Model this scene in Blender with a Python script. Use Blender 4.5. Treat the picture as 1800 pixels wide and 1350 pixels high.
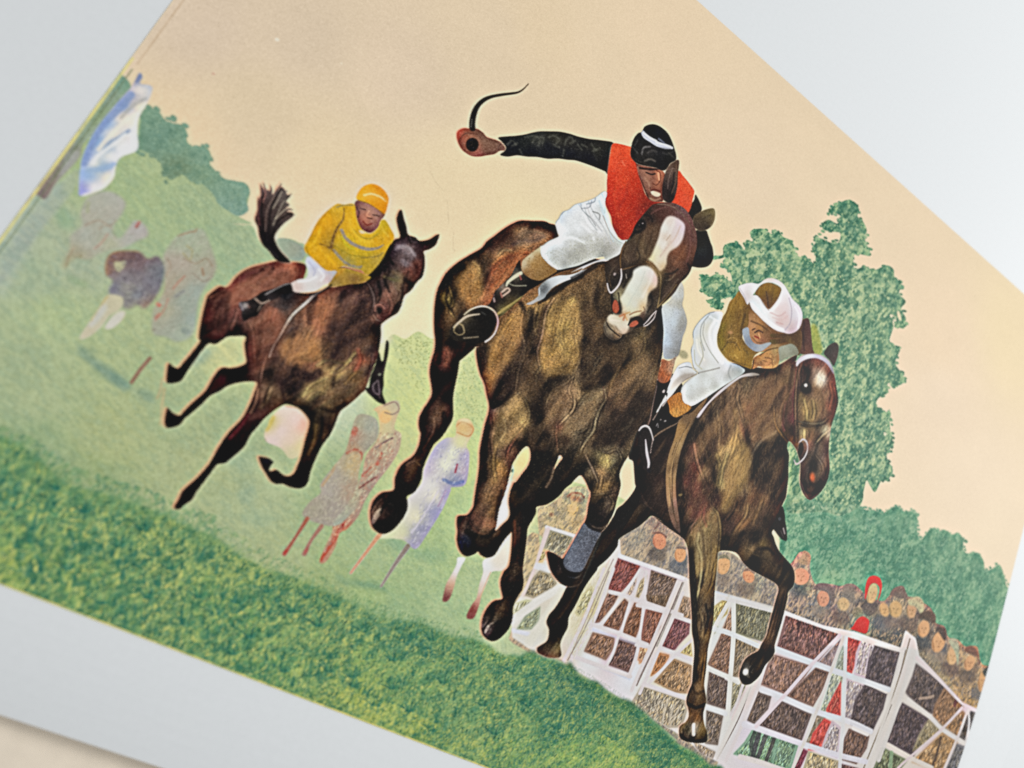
# A close-up of a printed racing picture in a book, photographed at a slant from just above the page.
import bpy, math
import numpy as np

for o in list(bpy.data.objects): bpy.data.objects.remove(o, do_unlink=True)
SC = bpy.context.scene
COL = SC.collection
S = 0.15                                   # metres per page unit

# ---------------------------------------------------------------- camera
from mathutils import Matrix, Vector
cam_data = bpy.data.cameras.new('camera'); cam = bpy.data.objects.new('camera', cam_data); COL.objects.link(cam); SC.camera = cam
A1, A2, A3 = (0.81210299, 0.48295873, 0.32747458), (0.41379776, -0.87234498, 0.26035679), (0.41141239, -0.07592827, -0.9082812)
M = Matrix(((A1[0], -A1[1], -A1[2], -A1[2]*S), (A2[0], -A2[1], -A2[2], -A2[2]*S), (A3[0], -A3[1], -A3[2], -A3[2]*S), (0, 0, 0, 1)))
cam.matrix_world = M
cam_data.sensor_fit = 'HORIZONTAL'; cam_data.sensor_width = 36; cam_data.lens = 1285/1800*36
cam_data.clip_start = 0.005; cam_data.clip_end = 50
cam_data.dof.use_dof = True; cam_data.dof.focus_distance = 1.08*S; cam_data.dof.aperture_fstop = 10.5

# ---------------------------------------------------------------- light: a window's soft daylight from the right, room light all round
world = bpy.data.worlds.new('World'); SC.world = world; world.use_nodes = True
bg = world.node_tree.nodes['Background']; bg.inputs[0].default_value = (0.97, 0.985, 1.0, 1); bg.inputs[1].default_value = 0.505
def area(name, loc, target, size, power, col):
    L = bpy.data.lights.new(name, 'AREA'); L.shape = 'RECTANGLE'; L.size, L.size_y = size; L.energy = power; L.color = col
    o = bpy.data.objects.new(name, L); COL.objects.link(o); o.location = loc
    o.rotation_euler = (Vector(target)-Vector(loc)).to_track_quat('-Z', 'Y').to_euler()
    return o
area('window_light', (0.82, 0.40, 0.56), (0.05, 0.0, 0.0), (0.40, 0.30), 8.6, (1.0, 0.985, 0.965))
SC.view_settings.view_transform = 'Standard'; SC.view_settings.look = 'None'; SC.view_settings.exposure = 0; SC.view_settings.gamma = 1
SC.view_settings.use_curve_mapping = False
SC.render.engine = 'CYCLES'; SC.cycles.max_bounces = 4; SC.cycles.use_denoising = False

INK_GAIN = 1.0
# ---------------------------------------------------------------- the printed picture: its inks
# The print is a flat thing on the page.  Its shapes are traced as outlines, carried on to the page plane
# (page units, u along the foot of the print and v up it) and inked on the print's own fine grid.
RES = 850.0                                   # grid points per page unit
U0, U1, V0, V1 = -0.587, 1.0885, -0.461, 0.717  # the print's rectangle on the page
GW, GH = int(round((U1-U0)*RES))+1, int(round((V1-V0)*RES))+1
F_PX, CXP, CYP = 1285.0, 900.0, 675.0
R1 = np.array([0.81210299, 0.48295873, 0.32747458])
R2 = np.array([0.41379776, -0.87234498, 0.26035679])
R3 = np.array([0.41141239, -0.07592827, -0.9082812])
TILES = dict(Z=(0,0,1), a=(1000,180,4.5), b=(780,130,4.5), c=(760,360,4.5), d=(1000,340,4.5), e=(760,560,4.5),
 f=(1000,560,4.5), g=(620,700,4.5), h=(780,850,4.5), i=(400,300,4.5), j=(500,300,4.5), k=(280,450,4.5),
 l=(500,500,4.5), m=(280,650,4.5), n=(1180,460,4.5), o=(1100,600,4.5), p=(1280,580,4.5), q=(1150,840,4.5),
 r=(1120,1050,4.5), s=(900,850,4.5), t=(1300,1050,4.5), u=(1500,1050,4.5), v=(900,1000,4.5), w=(100,330,4.5),
 A=(1200,340,3), B=(1350,800,3), C=(430,650,3), D=(100,500,3), E=(0,600,3), F=(0,0,3), G=(200,900,3), H=(700,1050,3), y=(703,316,2.005), x=(1055,615,1.803), z=(0,105,1.592))

def bend(u, v):
    """how far the sheet dips away from flat (page units): its lower right corner sags"""
    s = np.clip((u-0.55)/0.55, 0, 1.2); s = s*s*(3-2*np.minimum(s, 1))
    e = np.clip(-0.463-v, 0, .2); t = np.clip((0.55-u)/1.0, 0, 1)
    return -0.17*np.clip(0.05-v, 0, 0.6)**2*s-1.1*e*e*t
def to_page(xy):
    d = np.stack([(xy[:,0]-CXP)/F_PX, (xy[:,1]-CYP)/F_PX, np.ones(len(xy))], 1)
    z = 0.0
    for _ in range(4):
        k = (R3[2]+z)/(d @ R3)
        X = d*k[:,None] - np.array([0,0,1.0])
        uv = np.stack([X @ R1, X @ R2], 1)
        z = bend(uv[:,0], uv[:,1])
    return uv
def to_grid(xy):
    q = to_page(np.asarray(xy, float))
    return np.stack([(q[:,0]-U0)*RES, (V1-q[:,1])*RES], 1)
def scale_at(xy):
    q = to_grid([xy, (xy[0]+1, xy[1]), (xy[0], xy[1]+1)])
    a, b = q[1]-q[0], q[2]-q[0]
    return math.sqrt(abs(a[0]*b[1]-a[1]*b[0]))
def pts(spec):
    """'c 10,20 30,40 | g 5,6' -> traced points"""
    out = []
    for seg in spec.split('|'):
        w = seg.split()
        ox, oy, s = TILES[w[0]]
        for t in w[1:]:
            x, y = t.split(',')
            out.append((ox+float(x)/s, oy+float(y)/s))
    return np.array(out)
def curve(P, closed, n=5):
    m = len(P)
    if m < 3: return P
    if closed: Q = np.concatenate([P[-1:], P, P[:2]])
    else: Q = np.concatenate([2*P[:1]-P[1:2], P, 2*P[-1:]-P[-2:-1]])
    t = (np.arange(n)/n)[:,None]; out = []
    for i in range(len(Q)-3):
        a, b, c, d = Q[i:i+4]
        out.append(0.5*(2*b+(c-a)*t+(2*a-5*b+4*c-d)*t*t+(3*b-a-3*c+d)*t**3))
    out = np.concatenate(out)
    return out if closed else np.concatenate([out, P[-1:]])
def hexc(h):
    if not isinstance(h, str): return np.array(h, float)
    return np.array([int(h[i:i+2], 16) for i in (0, 2, 4)])/255.0

INK = np.ones((GH, GW, 3), np.float32)*0.85
LAB = np.zeros((GH, GW), np.int16)
NAMES = []                                    # (name, parent index or None, label, stuff)
COV = {}
CLIP = None
GY, GX = np.mgrid[0:GH, 0:GW].astype(np.float32)
rng = np.random.default_rng(7)
NOISE = rng.random((512, 512)).astype(np.float32)
def vnoise(x, y):
    xi, yi = np.floor(x).astype(int), np.floor(y).astype(int)
    fx, fy = x-xi, y-yi
    fx = fx*fx*(3-2*fx); fy = fy*fy*(3-2*fy)
    a = NOISE[yi % 512, xi % 512]; b = NOISE[yi % 512, (xi+1) % 512]
    c = NOISE[(yi+1) % 512, xi % 512]; d = NOISE[(yi+1) % 512, (xi+1) % 512]
    return (a*(1-fx)+b*fx)*(1-fy)+(c*(1-fx)+d*fx)*fy-0.5
def streaks(X, Y, ang, length, width, seed=0):
    c, s = math.cos(ang), math.sin(ang)
    u, v = (X*c+Y*s)/length+seed*17.3, (-X*s+Y*c)/width+seed*5.1
    return vnoise(u, v)+0.6*vnoise(u*1.9+31, v*1.9+7)
def box1(A, r, axis):
    r = int(r)
    if r < 1: return A
    A = np.moveaxis(A, axis, 0)
    P = np.concatenate([np.repeat(A[:1], r+1, 0), A, np.repeat(A[-1:], r, 0)]).astype(np.float64)
    S = np.cumsum(P, 0)
    return np.moveaxis((S[2*r+1:]-S[:-2*r-1])/(2*r+1), 0, axis)
def blur(A, r):
    """soft blur of about r cells"""
    if r < 0.35: return A
    if r < 1.3:
        w = min(r/1.3, 1)*0.25
        for ax in (0, 1):
            B = np.pad(A, [(1, 1) if k == ax else (0, 0) for k in (0, 1)], mode='edge')
            B = np.moveaxis(B, ax, 0)
            A = np.moveaxis(B[1:-1]*(1-2*w)+(B[:-2]+B[2:])*w, 0, ax)
        return A
    k = max(1, int(round(r*0.9)))
    for _ in range(2):
        for ax in (0, 1): A = box1(A, k, ax)
    return A
def fill(G, pad=3, sub=4):
    """coverage of a polygon on the grid -> (y0, x0, mask)"""
    x0 = max(int(math.floor(G[:,0].min()))-pad, 0); x1 = min(int(math.ceil(G[:,0].max()))+pad+1, GW)
    y0 = max(int(math.floor(G[:,1].min()))-pad, 0); y1 = min(int(math.ceil(G[:,1].max()))+pad+1, GH)
    if x1 <= x0 or y1 <= y0: return None
    w, h = x1-x0, y1-y0
    acc = np.zeros((h*sub, w+2))
    X, Y = G[:,0]-x0+0.5, (G[:,1]-y0+0.5)*sub
    Xn, Yn = np.roll(X, -1), np.roll(Y, -1)
    for xa, ya, xb, yb in zip(X, Y, Xn, Yn):
        if ya == yb: continue
        sgn = 1.0
        if ya > yb: xa, ya, xb, yb, sgn = xb, yb, xa, ya, -1.0
        r0, r1 = max(int(math.ceil(ya-0.5)), 0), min(int(math.ceil(yb-0.5)), h*sub)
        if r1 <= r0: continue
        rr = np.arange(r0, r1); xs = xa+(rr+0.5-ya)*(xb-xa)/(yb-ya)
        xs = np.clip(xs, 0, w)
        xi = np.floor(xs).astype(int); fx = xs-xi
        np.add.at(acc, (rr, xi), sgn*(1-fx)); np.add.at(acc, (rr, xi+1), sgn*fx)
    m = np.abs(np.cumsum(acc, 1)[:, :w])
    m = np.clip(m, 0, 1).reshape(h, sub, w).mean(1)
    return y0, x0, m
def comp(y0, x0, m, col, a=1.0):
    """lay one ink over the print; col is a colour or an array"""
    global CLIP
    h, w = m.shape
    if CLIP is not None: m = m*COV[CLIP][y0:y0+h, x0:x0+w]
    m = (m*a)[..., None]
    D = INK[y0:y0+h, x0:x0+w]
    D += ((col-D)*m).astype(np.float32)
def region(spec, bl=0.0, smooth=True):
    P = pts(spec) if isinstance(spec, str) else np.asarray(spec, float)
    if smooth: P = curve(P, True)
    k = scale_at(P.mean(0))
    r = fill(to_grid(P), pad=int(3+bl*k*2.2))
    if r is None: return None
    return r[0], r[1], blur(r[2], bl*k)
def grad(y0, x0, shape, ctrl, power=3.0):
    """colour field from a few sampled ink colours"""
    h, w = shape
    st = 4
    ys, xs = np.arange(0, h+st, st), np.arange(0, w+st, st)
    XX, YY = np.meshgrid(xs+x0, ys+y0)
    num = np.zeros((*XX.shape, 3)); den = np.zeros(XX.shape)
    C = ctrl.split()
    tile = 'Z'; i = 0
    while i < len(C):
        if len(C[i]) == 1: tile = C[i]; i += 1; continue
        x, y = [float(v) for v in C[i].split(',')]; col = hexc(C[i+1]); i += 2
        ox, oy, s = TILES[tile]
        g = to_grid([(ox+x/s, oy+y/s)])[0]
        wgt = 1/((XX-g[0])**2+(YY-g[1])**2+30)**(power/2)
        num += wgt[..., None]*col; den += wgt
    f = num/den[..., None]
    yy, xx = np.arange(h)/st, np.arange(w)/st
    yi, xi = yy.astype(int), xx.astype(int); fy, fx = (yy-yi)[:, None, None], (xx-xi)[None, :, None]
    return ((f[yi][:, xi]*(1-fx)+f[yi][:, xi+1]*fx)*(1-fy)+(f[yi+1][:, xi]*(1-fx)+f[yi+1][:, xi+1]*fx)*fy)
def motif(name, outlines, ctrl, parent=None, bl=0.5, label=None, stuff=False, power=3.0, fringe=None, tex=None,
          extra=None, smooth=True, holes=()):
    """a printed motif: union of outlines, inked with a colour field; becomes an object of its own"""
    global CLIP
    CLIP = None
    idx = len(NAMES)+1
    NAMES.append((name, parent, label, stuff))
    cov = np.zeros((GH, GW), np.float32)
    for o in outlines:
        r = region(o, bl, smooth)
        if r is None: continue
        y0, x0, m = r; h, w = m.shape
        cov[y0:y0+h, x0:x0+w] = np.maximum(cov[y0:y0+h, x0:x0+w], m)
    for st in (extra or []):
        r = line_mask(*st)
        if r is None: continue
        y0, x0, m = r; h, w = m.shape
        cov[y0:y0+h, x0:x0+w] = np.maximum(cov[y0:y0+h, x0:x0+w], m)
    for o in holes:
        r = region(o, 0.4, smooth)
        if r is None: continue
        y0, x0, m = r; h, w = m.shape
        cov[y0:y0+h, x0:x0+w] *= 1-m
    COV[idx] = cov
    ys, xs = np.nonzero(cov > 0.01)
    if len(ys) == 0: return idx
    ya, yb, xa, xb = max(ys.min()-6, 0), ys.max()+7, max(xs.min()-6, 0), xs.max()+7
    sub = cov[ya:yb, xa:xb]
    if fringe:
        for dx, dy, col, al in fringe:
            comp(ya, xa, blur(np.roll(np.roll(sub, dy, 0), dx, 1), 1.2), hexc(col), al)
    C = grad(ya, xa, sub.shape, ctrl, power) if ' ' in ctrl else hexc(ctrl)*np.ones((*sub.shape, 3))
    if tex:
        for ang, ln, wd, am in tex:
            C = C*(1+am*streaks(GX[ya:yb, xa:xb][:sub.shape[0], :sub.shape[1]], GY[ya:yb, xa:xb], ang, ln, wd, idx))[..., None]
    comp(ya, xa, sub, np.clip(C, 0, 1))
    LAB[ya:yb, xa:xb][sub > 0.5] = idx
    CLIP = idx
    return idx
def B(spec, col, bl=1.5, a=1.0, smooth=True):
    r = region(spec, bl, smooth)
    if r: comp(*r, hexc(col), a)
def line_mask(spec, w, bl=0.8):
    P = pts(spec) if isinstance(spec, str) else np.asarray(spec, float)
    n = 6 if len(P) > 2 else 1
    k = scale_at(P.mean(0))
    W = np.atleast_1d(np.asarray(w, float))*0.5*k
    tt = np.linspace(0, 1, len(P))
    Pc = curve(P, False, n) if n > 1 else P
    tc = np.linspace(0, 1, len(Pc))
    Wc = np.interp(tc, np.linspace(0, 1, len(W)), W)
    G = to_grid(Pc); e = max(bl*k*.8, 0.75)
    pad = Wc.max()+e+2
    x0 = max(int(G[:,0].min()-pad), 0); x1 = min(int(G[:,0].max()+pad)+1, GW)
    y0 = max(int(G[:,1].min()-pad), 0); y1 = min(int(G[:,1].max()+pad)+1, GH)
    if x1 <= x0 or y1 <= y0: return None
    m = np.zeros((y1-y0, x1-x0), np.float32)
    for i in range(len(G)-1):
        a, b = G[i], G[i+1]; wa, wb = Wc[i], Wc[i+1]; p2 = max(wa, wb)+e+1
        xa = max(int(min(a[0], b[0])-p2), x0); xb = min(int(max(a[0], b[0])+p2)+2, x1)
        ya = max(int(min(a[1], b[1])-p2), y0); yb = min(int(max(a[1], b[1])+p2)+2, y1)
        if xb <= xa or yb <= ya: continue
        X, Y = GX[ya:yb, xa:xb]-a[0], GY[ya:yb, xa:xb]-a[1]
        d = b-a; L = d@d+1e-9
        t = np.clip((X*d[0]+Y*d[1])/L, 0, 1)
        dist = np.sqrt((X-t*d[0])**2+(Y-t*d[1])**2)
        rr = wa+(wb-wa)*t
        al = np.clip(0.5+(rr-dist)/(2*e), 0, 1)*np.minimum(1, rr/0.55+0.2)
        s = m[ya-y0:yb-y0, xa-x0:xb-x0]
        np.maximum(s, al, out=s)
    return y0, x0, m
KW = 1.0
def K(spec, col, w=2.0, bl=0.8, a=1.0):
    if KW > 1:
        light = hexc(col).mean() > .30
        if np.max(w) >= 2.5: w = np.asarray(w)*KW; bl = bl*1.15; a = min(a*1.1, .9)
        else: w = np.max(w)*np.array([.35, 1.1, 1.5, 1.1, .35]); bl = bl*1.35; a = a*.8
        if light:
            P = pts(spec); a = a*.72
            for dx, dy in ((3.2, 1.2), (-2.6, -.6)):
                r = line_mask(P+[dx, dy], [1.5, 4.0, 4.0, 1.5], 1.8)
                if r: comp(*r, hexc('150f0c'), .34)
    r = line_mask(spec, w, bl)
    if r: comp(*r, hexc(col), a)
def O(tile, x, y, rx, ry, col, ang=0, bl=0.8, a=1.0):
    """an oval dab in tile units"""
    ox, oy, s = TILES[tile]; t = np.linspace(0, 2*math.pi, 15)[:-1]; A = math.radians(ang)
    X, Y = rx*np.cos(t), ry*np.sin(t)
    B(np.stack([ox+(x+X*math.cos(A)-Y*math.sin(A))/s, oy+(y+X*math.sin(A)+Y*math.cos(A))/s], 1), col, bl, a)
def dabs(spec, n, ang, length, width, cols, a=0.8, spread=0.4, seed=1, inside=None, bend=0.3):
    """many small pencil strokes spread through a region; photo-scale sizes"""
    rg = np.random.default_rng(seed)
    r = region(spec, 0, False)
    if r is None: return
    y0, x0, m = r
    if CLIP is not None: m = m*COV[CLIP][y0:y0+m.shape[0], x0:x0+m.shape[1]]
    ys, xs = np.nonzero(m > 0.3)
    if len(ys) == 0: return
    k = rg.integers(0, len(ys), n)
    cx, cy = x0+xs[k]+rg.random(n), y0+ys[k]+rg.random(n)
    P = pts(spec).mean(0); sc = scale_at(P)
    # direction: given as an angle in the traced picture
    A = ang+rg.normal(0, spread, n)
    e = to_grid([P, P+[1, 0], P+[0, 1]]); J = np.stack([e[1]-e[0], e[2]-e[0]], 1)
    D = J @ np.stack([np.cos(A), np.sin(A)])
    L = length*rg.uniform(0.5, 1.3, n)
    M = max(3, int(length*sc*1.2))
    t = np.linspace(-0.5, 0.5, M)[:, None]
    bd = rg.normal(0, bend, n)
    X = cx+D[0]*L*t-D[1]*L*bd*(t*t*2); Y = cy+D[1]*L*t+D[0]*L*bd*(t*t*2)
    pw = np.clip(1-(2*t)**2, 0.15, 1)*np.ones_like(X)
    C = np.array([hexc(c) for c in cols])[rg.integers(0, len(cols), n)]
    W = max(width*sc, 0.5)
    offs = [0.0] if W < 1.2 else list(np.linspace(-W/2, W/2, int(math.ceil(W))+1))
    h, w = m.shape; num = np.zeros((h+2, w+2, 3)); den = np.zeros((h+2, w+2))
    nn = np.stack([-D[1], D[0]])/np.maximum(np.hypot(*D), 1e-6)
    for o in offs:
        Xo, Yo = (X+nn[0]*o-x0+1).ravel(), (Y+nn[1]*o-y0+1).ravel(); p = pw.ravel()*min(W, 1)
        xi, yi = np.floor(Xo).astype(int), np.floor(Yo).astype(int); fx, fy = Xo-xi, Yo-yi
        Cr = np.broadcast_to(C[None], (M, n, 3)).reshape(-1, 3)
        for dx, dy, wt in ((0, 0, (1-fx)*(1-fy)), (1, 0, fx*(1-fy)), (0, 1, (1-fx)*fy), (1, 1, fx*fy)):
            xx, yy = xi+dx, yi+dy; ok = (xx >= 0) & (xx < w+2) & (yy >= 0) & (yy < h+2)
            idx = yy[ok]*(w+2)+xx[ok]; q = (p*wt)[ok]
            den += np.bincount(idx, q, (h+2)*(w+2)).reshape(h+2, w+2)
            for c in range(3): num[..., c] += np.bincount(idx, q*Cr[ok, c], (h+2)*(w+2)).reshape(h+2, w+2)
    den, num = den[1:-1, 1:-1], num[1:-1, 1:-1]
    al = (1-np.exp(-den*1.3))*a
    comp(y0, x0, al*(m > 0.05), num/np.maximum(den, 1e-6)[..., None])
def grain(spec, amp=0.12, ang=0.0, length=3, width=1.2, seed=3, bl=2.0):
    """coloured-pencil grain inside a region: scales the ink"""
    r = region(spec, bl, False)
    if r is None: return
    y0, x0, m = r; h, w = m.shape
    if CLIP is not None: m = m*COV[CLIP][y0:y0+h, x0:x0+w]
    n = streaks(GX[y0:y0+h, x0:x0+w], GY[y0:y0+h, x0:x0+w], ang, length, width, seed)
    D = INK[y0:y0+h, x0:x0+w]
    D *= (1+amp*n*m)[..., None].astype(np.float32)

def tint(idx, mul=(1, 1, 1), contrast=0.0, r=8, sat=0.0):
    """adjust one motif's ink: colour factor, local contrast, saturation"""
    m = COV[idx][..., None]
    T = INK.astype(np.float64)
    if contrast:
        bb = np.stack([box1(box1(box1(box1(T[..., c], r, 0), r, 1), r, 0), r, 1) for c in range(3)], -1)
        T = bb+(T-bb)*(1+contrast)
    if sat:
        g = T.mean(2, keepdims=True); T = g+(T-g)*(1+sat)
    T = np.clip(T*np.array(mul), .02, 1)
    INK[...] = (INK+(T-INK)*m).astype(np.float32)
def mottle(idx, lo, hi, ang, ln, wd, gain=2.0, a=.6, seed=2):
    """broad two-colour pencil mottling over a motif"""
    n = np.clip(0.5+gain*streaks(GX, GY, ang, ln, wd, seed), 0, 1)
    m = COV[idx]
    n2 = np.abs(n-.5)*2
    C = np.where((n < .5)[..., None], hexc(lo), hexc(hi))
    D = ((C-INK)*(m*n2*a)[..., None]).astype(np.float32)
    INK[...] += D
def leafy(spec, n, r, seed=3, closed=True):
    """small ovals along an outline, so that a crown's edge reads as leaves"""
    rg = np.random.default_rng(seed); P = curve(pts(spec), closed, 4); out = []
    seg = np.hypot(*np.diff(P, axis=0).T); cum = np.concatenate([[0], np.cumsum(seg)])
    for q in np.sort(rg.random(n))*cum[-1]:
        x, y = np.interp(q, cum, P[:, 0])+rg.normal()*r*.5, np.interp(q, cum, P[:, 1])+rg.normal()*r*.5
        t = np.linspace(0, 6.283, 9)[:-1]+rg.random(); a, b = r*rg.uniform(.5, 1.1), r*rg.uniform(.4, .8)
        out.append(np.stack([x+a*np.cos(t), y+b*np.sin(t+.4)], 1))
    return out

def deepen(idx, lo=.07, gain=1.22, gamma=1.0):
    """richer blacks and brighter lights within one motif"""
    m = COV[idx][..., None]
    T = np.clip((INK-lo)*gain, .03, 1)**gamma
    INK[...] = (INK+(T-INK)*m).astype(np.float32)
# ---------------------------------------------------------------- the printed picture: ground, trees, onlookers, rails
EVERY = "Z -400,-500 2300,-500 2300,1900 -400,1900"
motif('printed_sky', [EVERY], "Z 350,40 d2bfa7 520,60 d4c1a7 700,120 dac6ab 860,60 dcc8aa 960,60 e0cbaa 1060,90 e3ceae 1150,60 e6d0b0 1300,300 e5d0b2 1500,420 e7d2b2 1650,700 ead5b8 1700,850 ebd7ba 1750,950 ecd9bb 1650,600 ead3b3 560,300 dfcba8 450,200 d6c3a4 330,250 dcc6a4 800,350 e3d0ab 900,430 e6d5ac 700,560 e7dab4 640,450 e2cfad 1200,560 e9d8b0 1240,450 e9d3b0 1780,600 ead6ae",
      smooth=False, label='peach coloured printed sky')
grain(EVERY, 0.010, 0, 2.2, 1.6, 4); grain(EVERY, 0.012, 0, 60, 40, 9)
O('F', 1125, 390, 8, 6, 'c9a08c', 0, 1.2, .8); O('Z', 487, 70, 4, 3, 'e6dccb', 30, 1, .7); O('Z', 600, 112, 2, 2, 'e8dcc4', 0, 1, .6)
for s_, w_ in (("j 1150,0 1190,80 1230,130 1262,165", .8), ("j 1285,230 1295,310 1298,420", .7), ("j 1340,480 1333,560 1345,640", .7), ("c 165,300 160,350 180,358", .6), ("c 120,60 128,130", .6)):
    K(s_, 'a8977a', w_, .5, .4)

# meadow
motif('printed_meadow', ["F 600,400 680,440 700,520 760,580 830,590 880,645 960,665 985,700 985,745 1020,775 1080,775 1108,810 1108,870 1150,940 1185,985 1230,965 1290,968 1315,1010 1300,1090 1260,1140 1330,1180 | i 40,420 120,430 200,440 260,560 400,560 480,540 560,570 640,650 | Z 590,580 640,600 672,604 690,588 712,596 735,583 760,596 790,590 830,600 880,640 960,760 1000,840 1060,860 1150,910 1250,1000 1400,1400 900,1700 -300,1500 -400,500 100,100"],
      "Z 60,480 a2ae93 20,440 a3ad98 150,450 a6ad96 250,330 a3b287 330,400 a2b188 380,430 9fb08c 420,420 9fae8c 210,300 a3b288 100,560 a8b58b 30,620 9fab88 60,700 a3ae88 200,640 a6b186 300,560 a9b289 300,720 a2ad84 200,760 a6ad7e 350,820 a5ac82 460,880 a6b08a 420,620 cbc792 470,660 b3ba86 400,740 9fab84 560,860 9fae84 650,960 a4b487 600,700 c0c8b0 690,680 c6cd90 700,610 d6d69c 730,700 ccd08c 740,780 d0cf90 810,660 cfd39a 830,700 c6cd92 840,800 c9d293 820,900 b5c78f 760,960 a9bc88 850,1050 b3c294 800,1090 a3b88a 930,880 cfcf98 940,960 c6c99c 880,1100 b9c49c 1000,1130 c0c4a0 500,980 a6ae82 560,1030 97a873 640,1060 9bb079 700,1080 96ae80 150,850 8f9f70 50,780 8c9f76",
      parent=None, bl=1.2, label='pale green printed meadow', power=3.4)
grain("Z 0,300 300,280 600,560 900,600 1000,900 1100,1350 0,1350 -100,600", .05, 0.9, 7, 1.6, 5)
dabs("Z 330,760 600,720 700,900 760,1000 560,1050 380,960", 900, 0.15, 9, .9, ['8fa585','b9bf9a','7f9c86','a8b58f'], .35, .3, 3)
dabs("Z 0,560 300,560 330,860 200,850 0,760", 700, 0.3, 14, 1.6, ['8f9f74','b4bc92','97a884'], .3, .4, 4)
dabs("Z 620,980 900,940 1000,1130 800,1120 640,1070", 900, 0.3, 8, 1.0, ['7f9f78','b7c795','6f9478','c5cf9f'], .45, .5, 5)
# darker hill and shade touches
for s_, c_, b_, a_ in (("w 0,150 60,170 130,250 120,330 40,320 0,260", '84a184', 6, .7), ("w 90,700 240,760 220,790 110,740", '8aa079', 4, .7),
        ("E 420,40 520,110 620,180 680,240 640,250 540,170 440,80", '7f9482', 5, .8), ("E 700,250 800,270 810,330 740,300", '82967f', 5, .7),
        ("w 200,1240 330,1290 300,1350 190,1330", '8f9d7c', 6, .6), ("D 120,320 200,400 340,480 400,550 330,540 180,420 120,360", '6f8b7c', 4, .65),
        ("C 480,1080 560,1110 700,1120 760,1170 640,1150 500,1120", '6f9273', 4, .7), ("C 740,880 820,890 860,960 790,950", '83a488', 5, .7),
        ("C 870,940 1040,960 1060,1010 900,1000", '7d9f80', 6, .5), ("C 0,740 140,760 130,820 0,800", '94a98c', 6, .5), ("m 480,700 700,640 760,800 560,780", '9aae94', 8, .5),
        ("k 230,780 420,720 380,820 250,880", '7b9590', 6, .55), ("E 1330,740 1250,820 1330,860", '88a190', 6, .4)):
    B(s_, c_, b_, a_)
B("Z 0,420 70,330 110,330 60,420 30,480 0,520", 'a9b2a4', 6, .8); B("Z 130,300 70,360 20,430 0,480 0,500 60,420 140,320", '9aa39c', 3, .6)
B("l 850,440 900,390 1050,380 1170,450 1180,700 1100,1000 900,1300 850,900 790,600", 'cfd496', 7, .55)
B("l 820,320 860,330 840,460 760,520 780,340", 'd9cdb4', 3, .8)

mottle(2, '8aa088', 'a9b592', .4, 60, 20, 1.6, .16, 41); mottle(2, '7f9a88', 'b8c29c', .25, 7, 2.4, 2.4, .15, 42)
tint(2, (.99, .995, .975))
CLIP = 2
dabs("Z 690,600 860,590 900,700 860,760 720,680", 500, .4, 4, 1.3, ['858f58','cfd28c','99a468','e6dc9c'], .85, 1.6, 43); dabs("Z 700,590 770,585 780,640 700,640", 160, .4, 4, 1.2, ['7a8454','8f9860'], .7, 1.8, 44); dabs("Z 800,600 850,620 856,740 800,740", 260, .1, 4, 1.1, ['7f9468','94a470','dcdc9c'], .7, 1.5, 45)
# a mass of bushes on the left
BU_ = motif('printed_bush', leafy('F 755,580 830,585 880,640 960,660 985,700 985,745 1020,775 1080,775 1108,810 1108,870 1150,940 1120,960 1060,950 1010,960 960,920 900,950 860,900 830,830 760,800 730,770 755,580', 60, 7, 6, False)+["F 1040,800 1108,870 1180,940 1260,970 1200,1100 1100,1000 1000,900", "F 755,580 830,585 880,640 960,660 985,700 985,745 1020,775 1080,775 1108,810 1108,870 1150,940 1120,960 1060,950 1010,960 960,920 900,950 860,900 830,830 760,800 730,770",
                       "F 1150,985 1230,960 1290,965 1318,1010 1300,1060 1310,1110 1260,1140 1200,1110 1140,1060",
                       "i 390,540 460,535 540,565 600,610 610,680 560,720 480,700 430,660 390,600"],
      "F 790,620 7c9880 850,720 6f8f7c 930,760 7b9880 940,880 6e8468 1050,820 809c85 1050,920 7c967a 1240,1010 809c86 1260,1090 7f9b8a i 440,580 98a38d 540,640 9a9d88 570,680 8f9b8c",
      bl=1.6, label='dark green printed bushes at the left')
dabs("F 730,560 1000,660 1330,950 1330,1150 1140,1100 860,940", 420, 0.8, 6, 2.5, ['5f8371','93ab8e','6f8f7a','87a389'], .5, .9, 6)
for x, y, r in ((800,640,28),(850,760,30),(900,700,28),(880,900,26),(930,880,26),(1020,820,26),(1080,840,20),(1030,910,24),(1200,1010,22),(1260,1060,24),(760,740,20)):
    O('F', x, y, r, r*.8, '597b68', 20, 3.0, .3)

# narrow dark trees at the print's left edge
motif('printed_hedge', ["F 600,420 640,395 685,440 690,500 600,580 520,680 440,760 420,830 300,960 240,1050 180,1030 100,1130 0,1200 -60,1150"],
      "F 640,430 7d9a84 590,520 8b9c88 540,620 8d9f7f 450,700 8f9f88 380,820 8d907f 300,900 8c8676 230,980 86796f 200,1030 7d706c 120,1130 9aa592", bl=2.2, label='grey green printed hedge along the left edge')
B("F 350,830 420,800 440,900 330,960 290,1000", 'a0a29a', 3, .8); B("F 560,600 640,560 520,700 440,760 500,680", '98a3a0', 3, .6)
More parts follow.
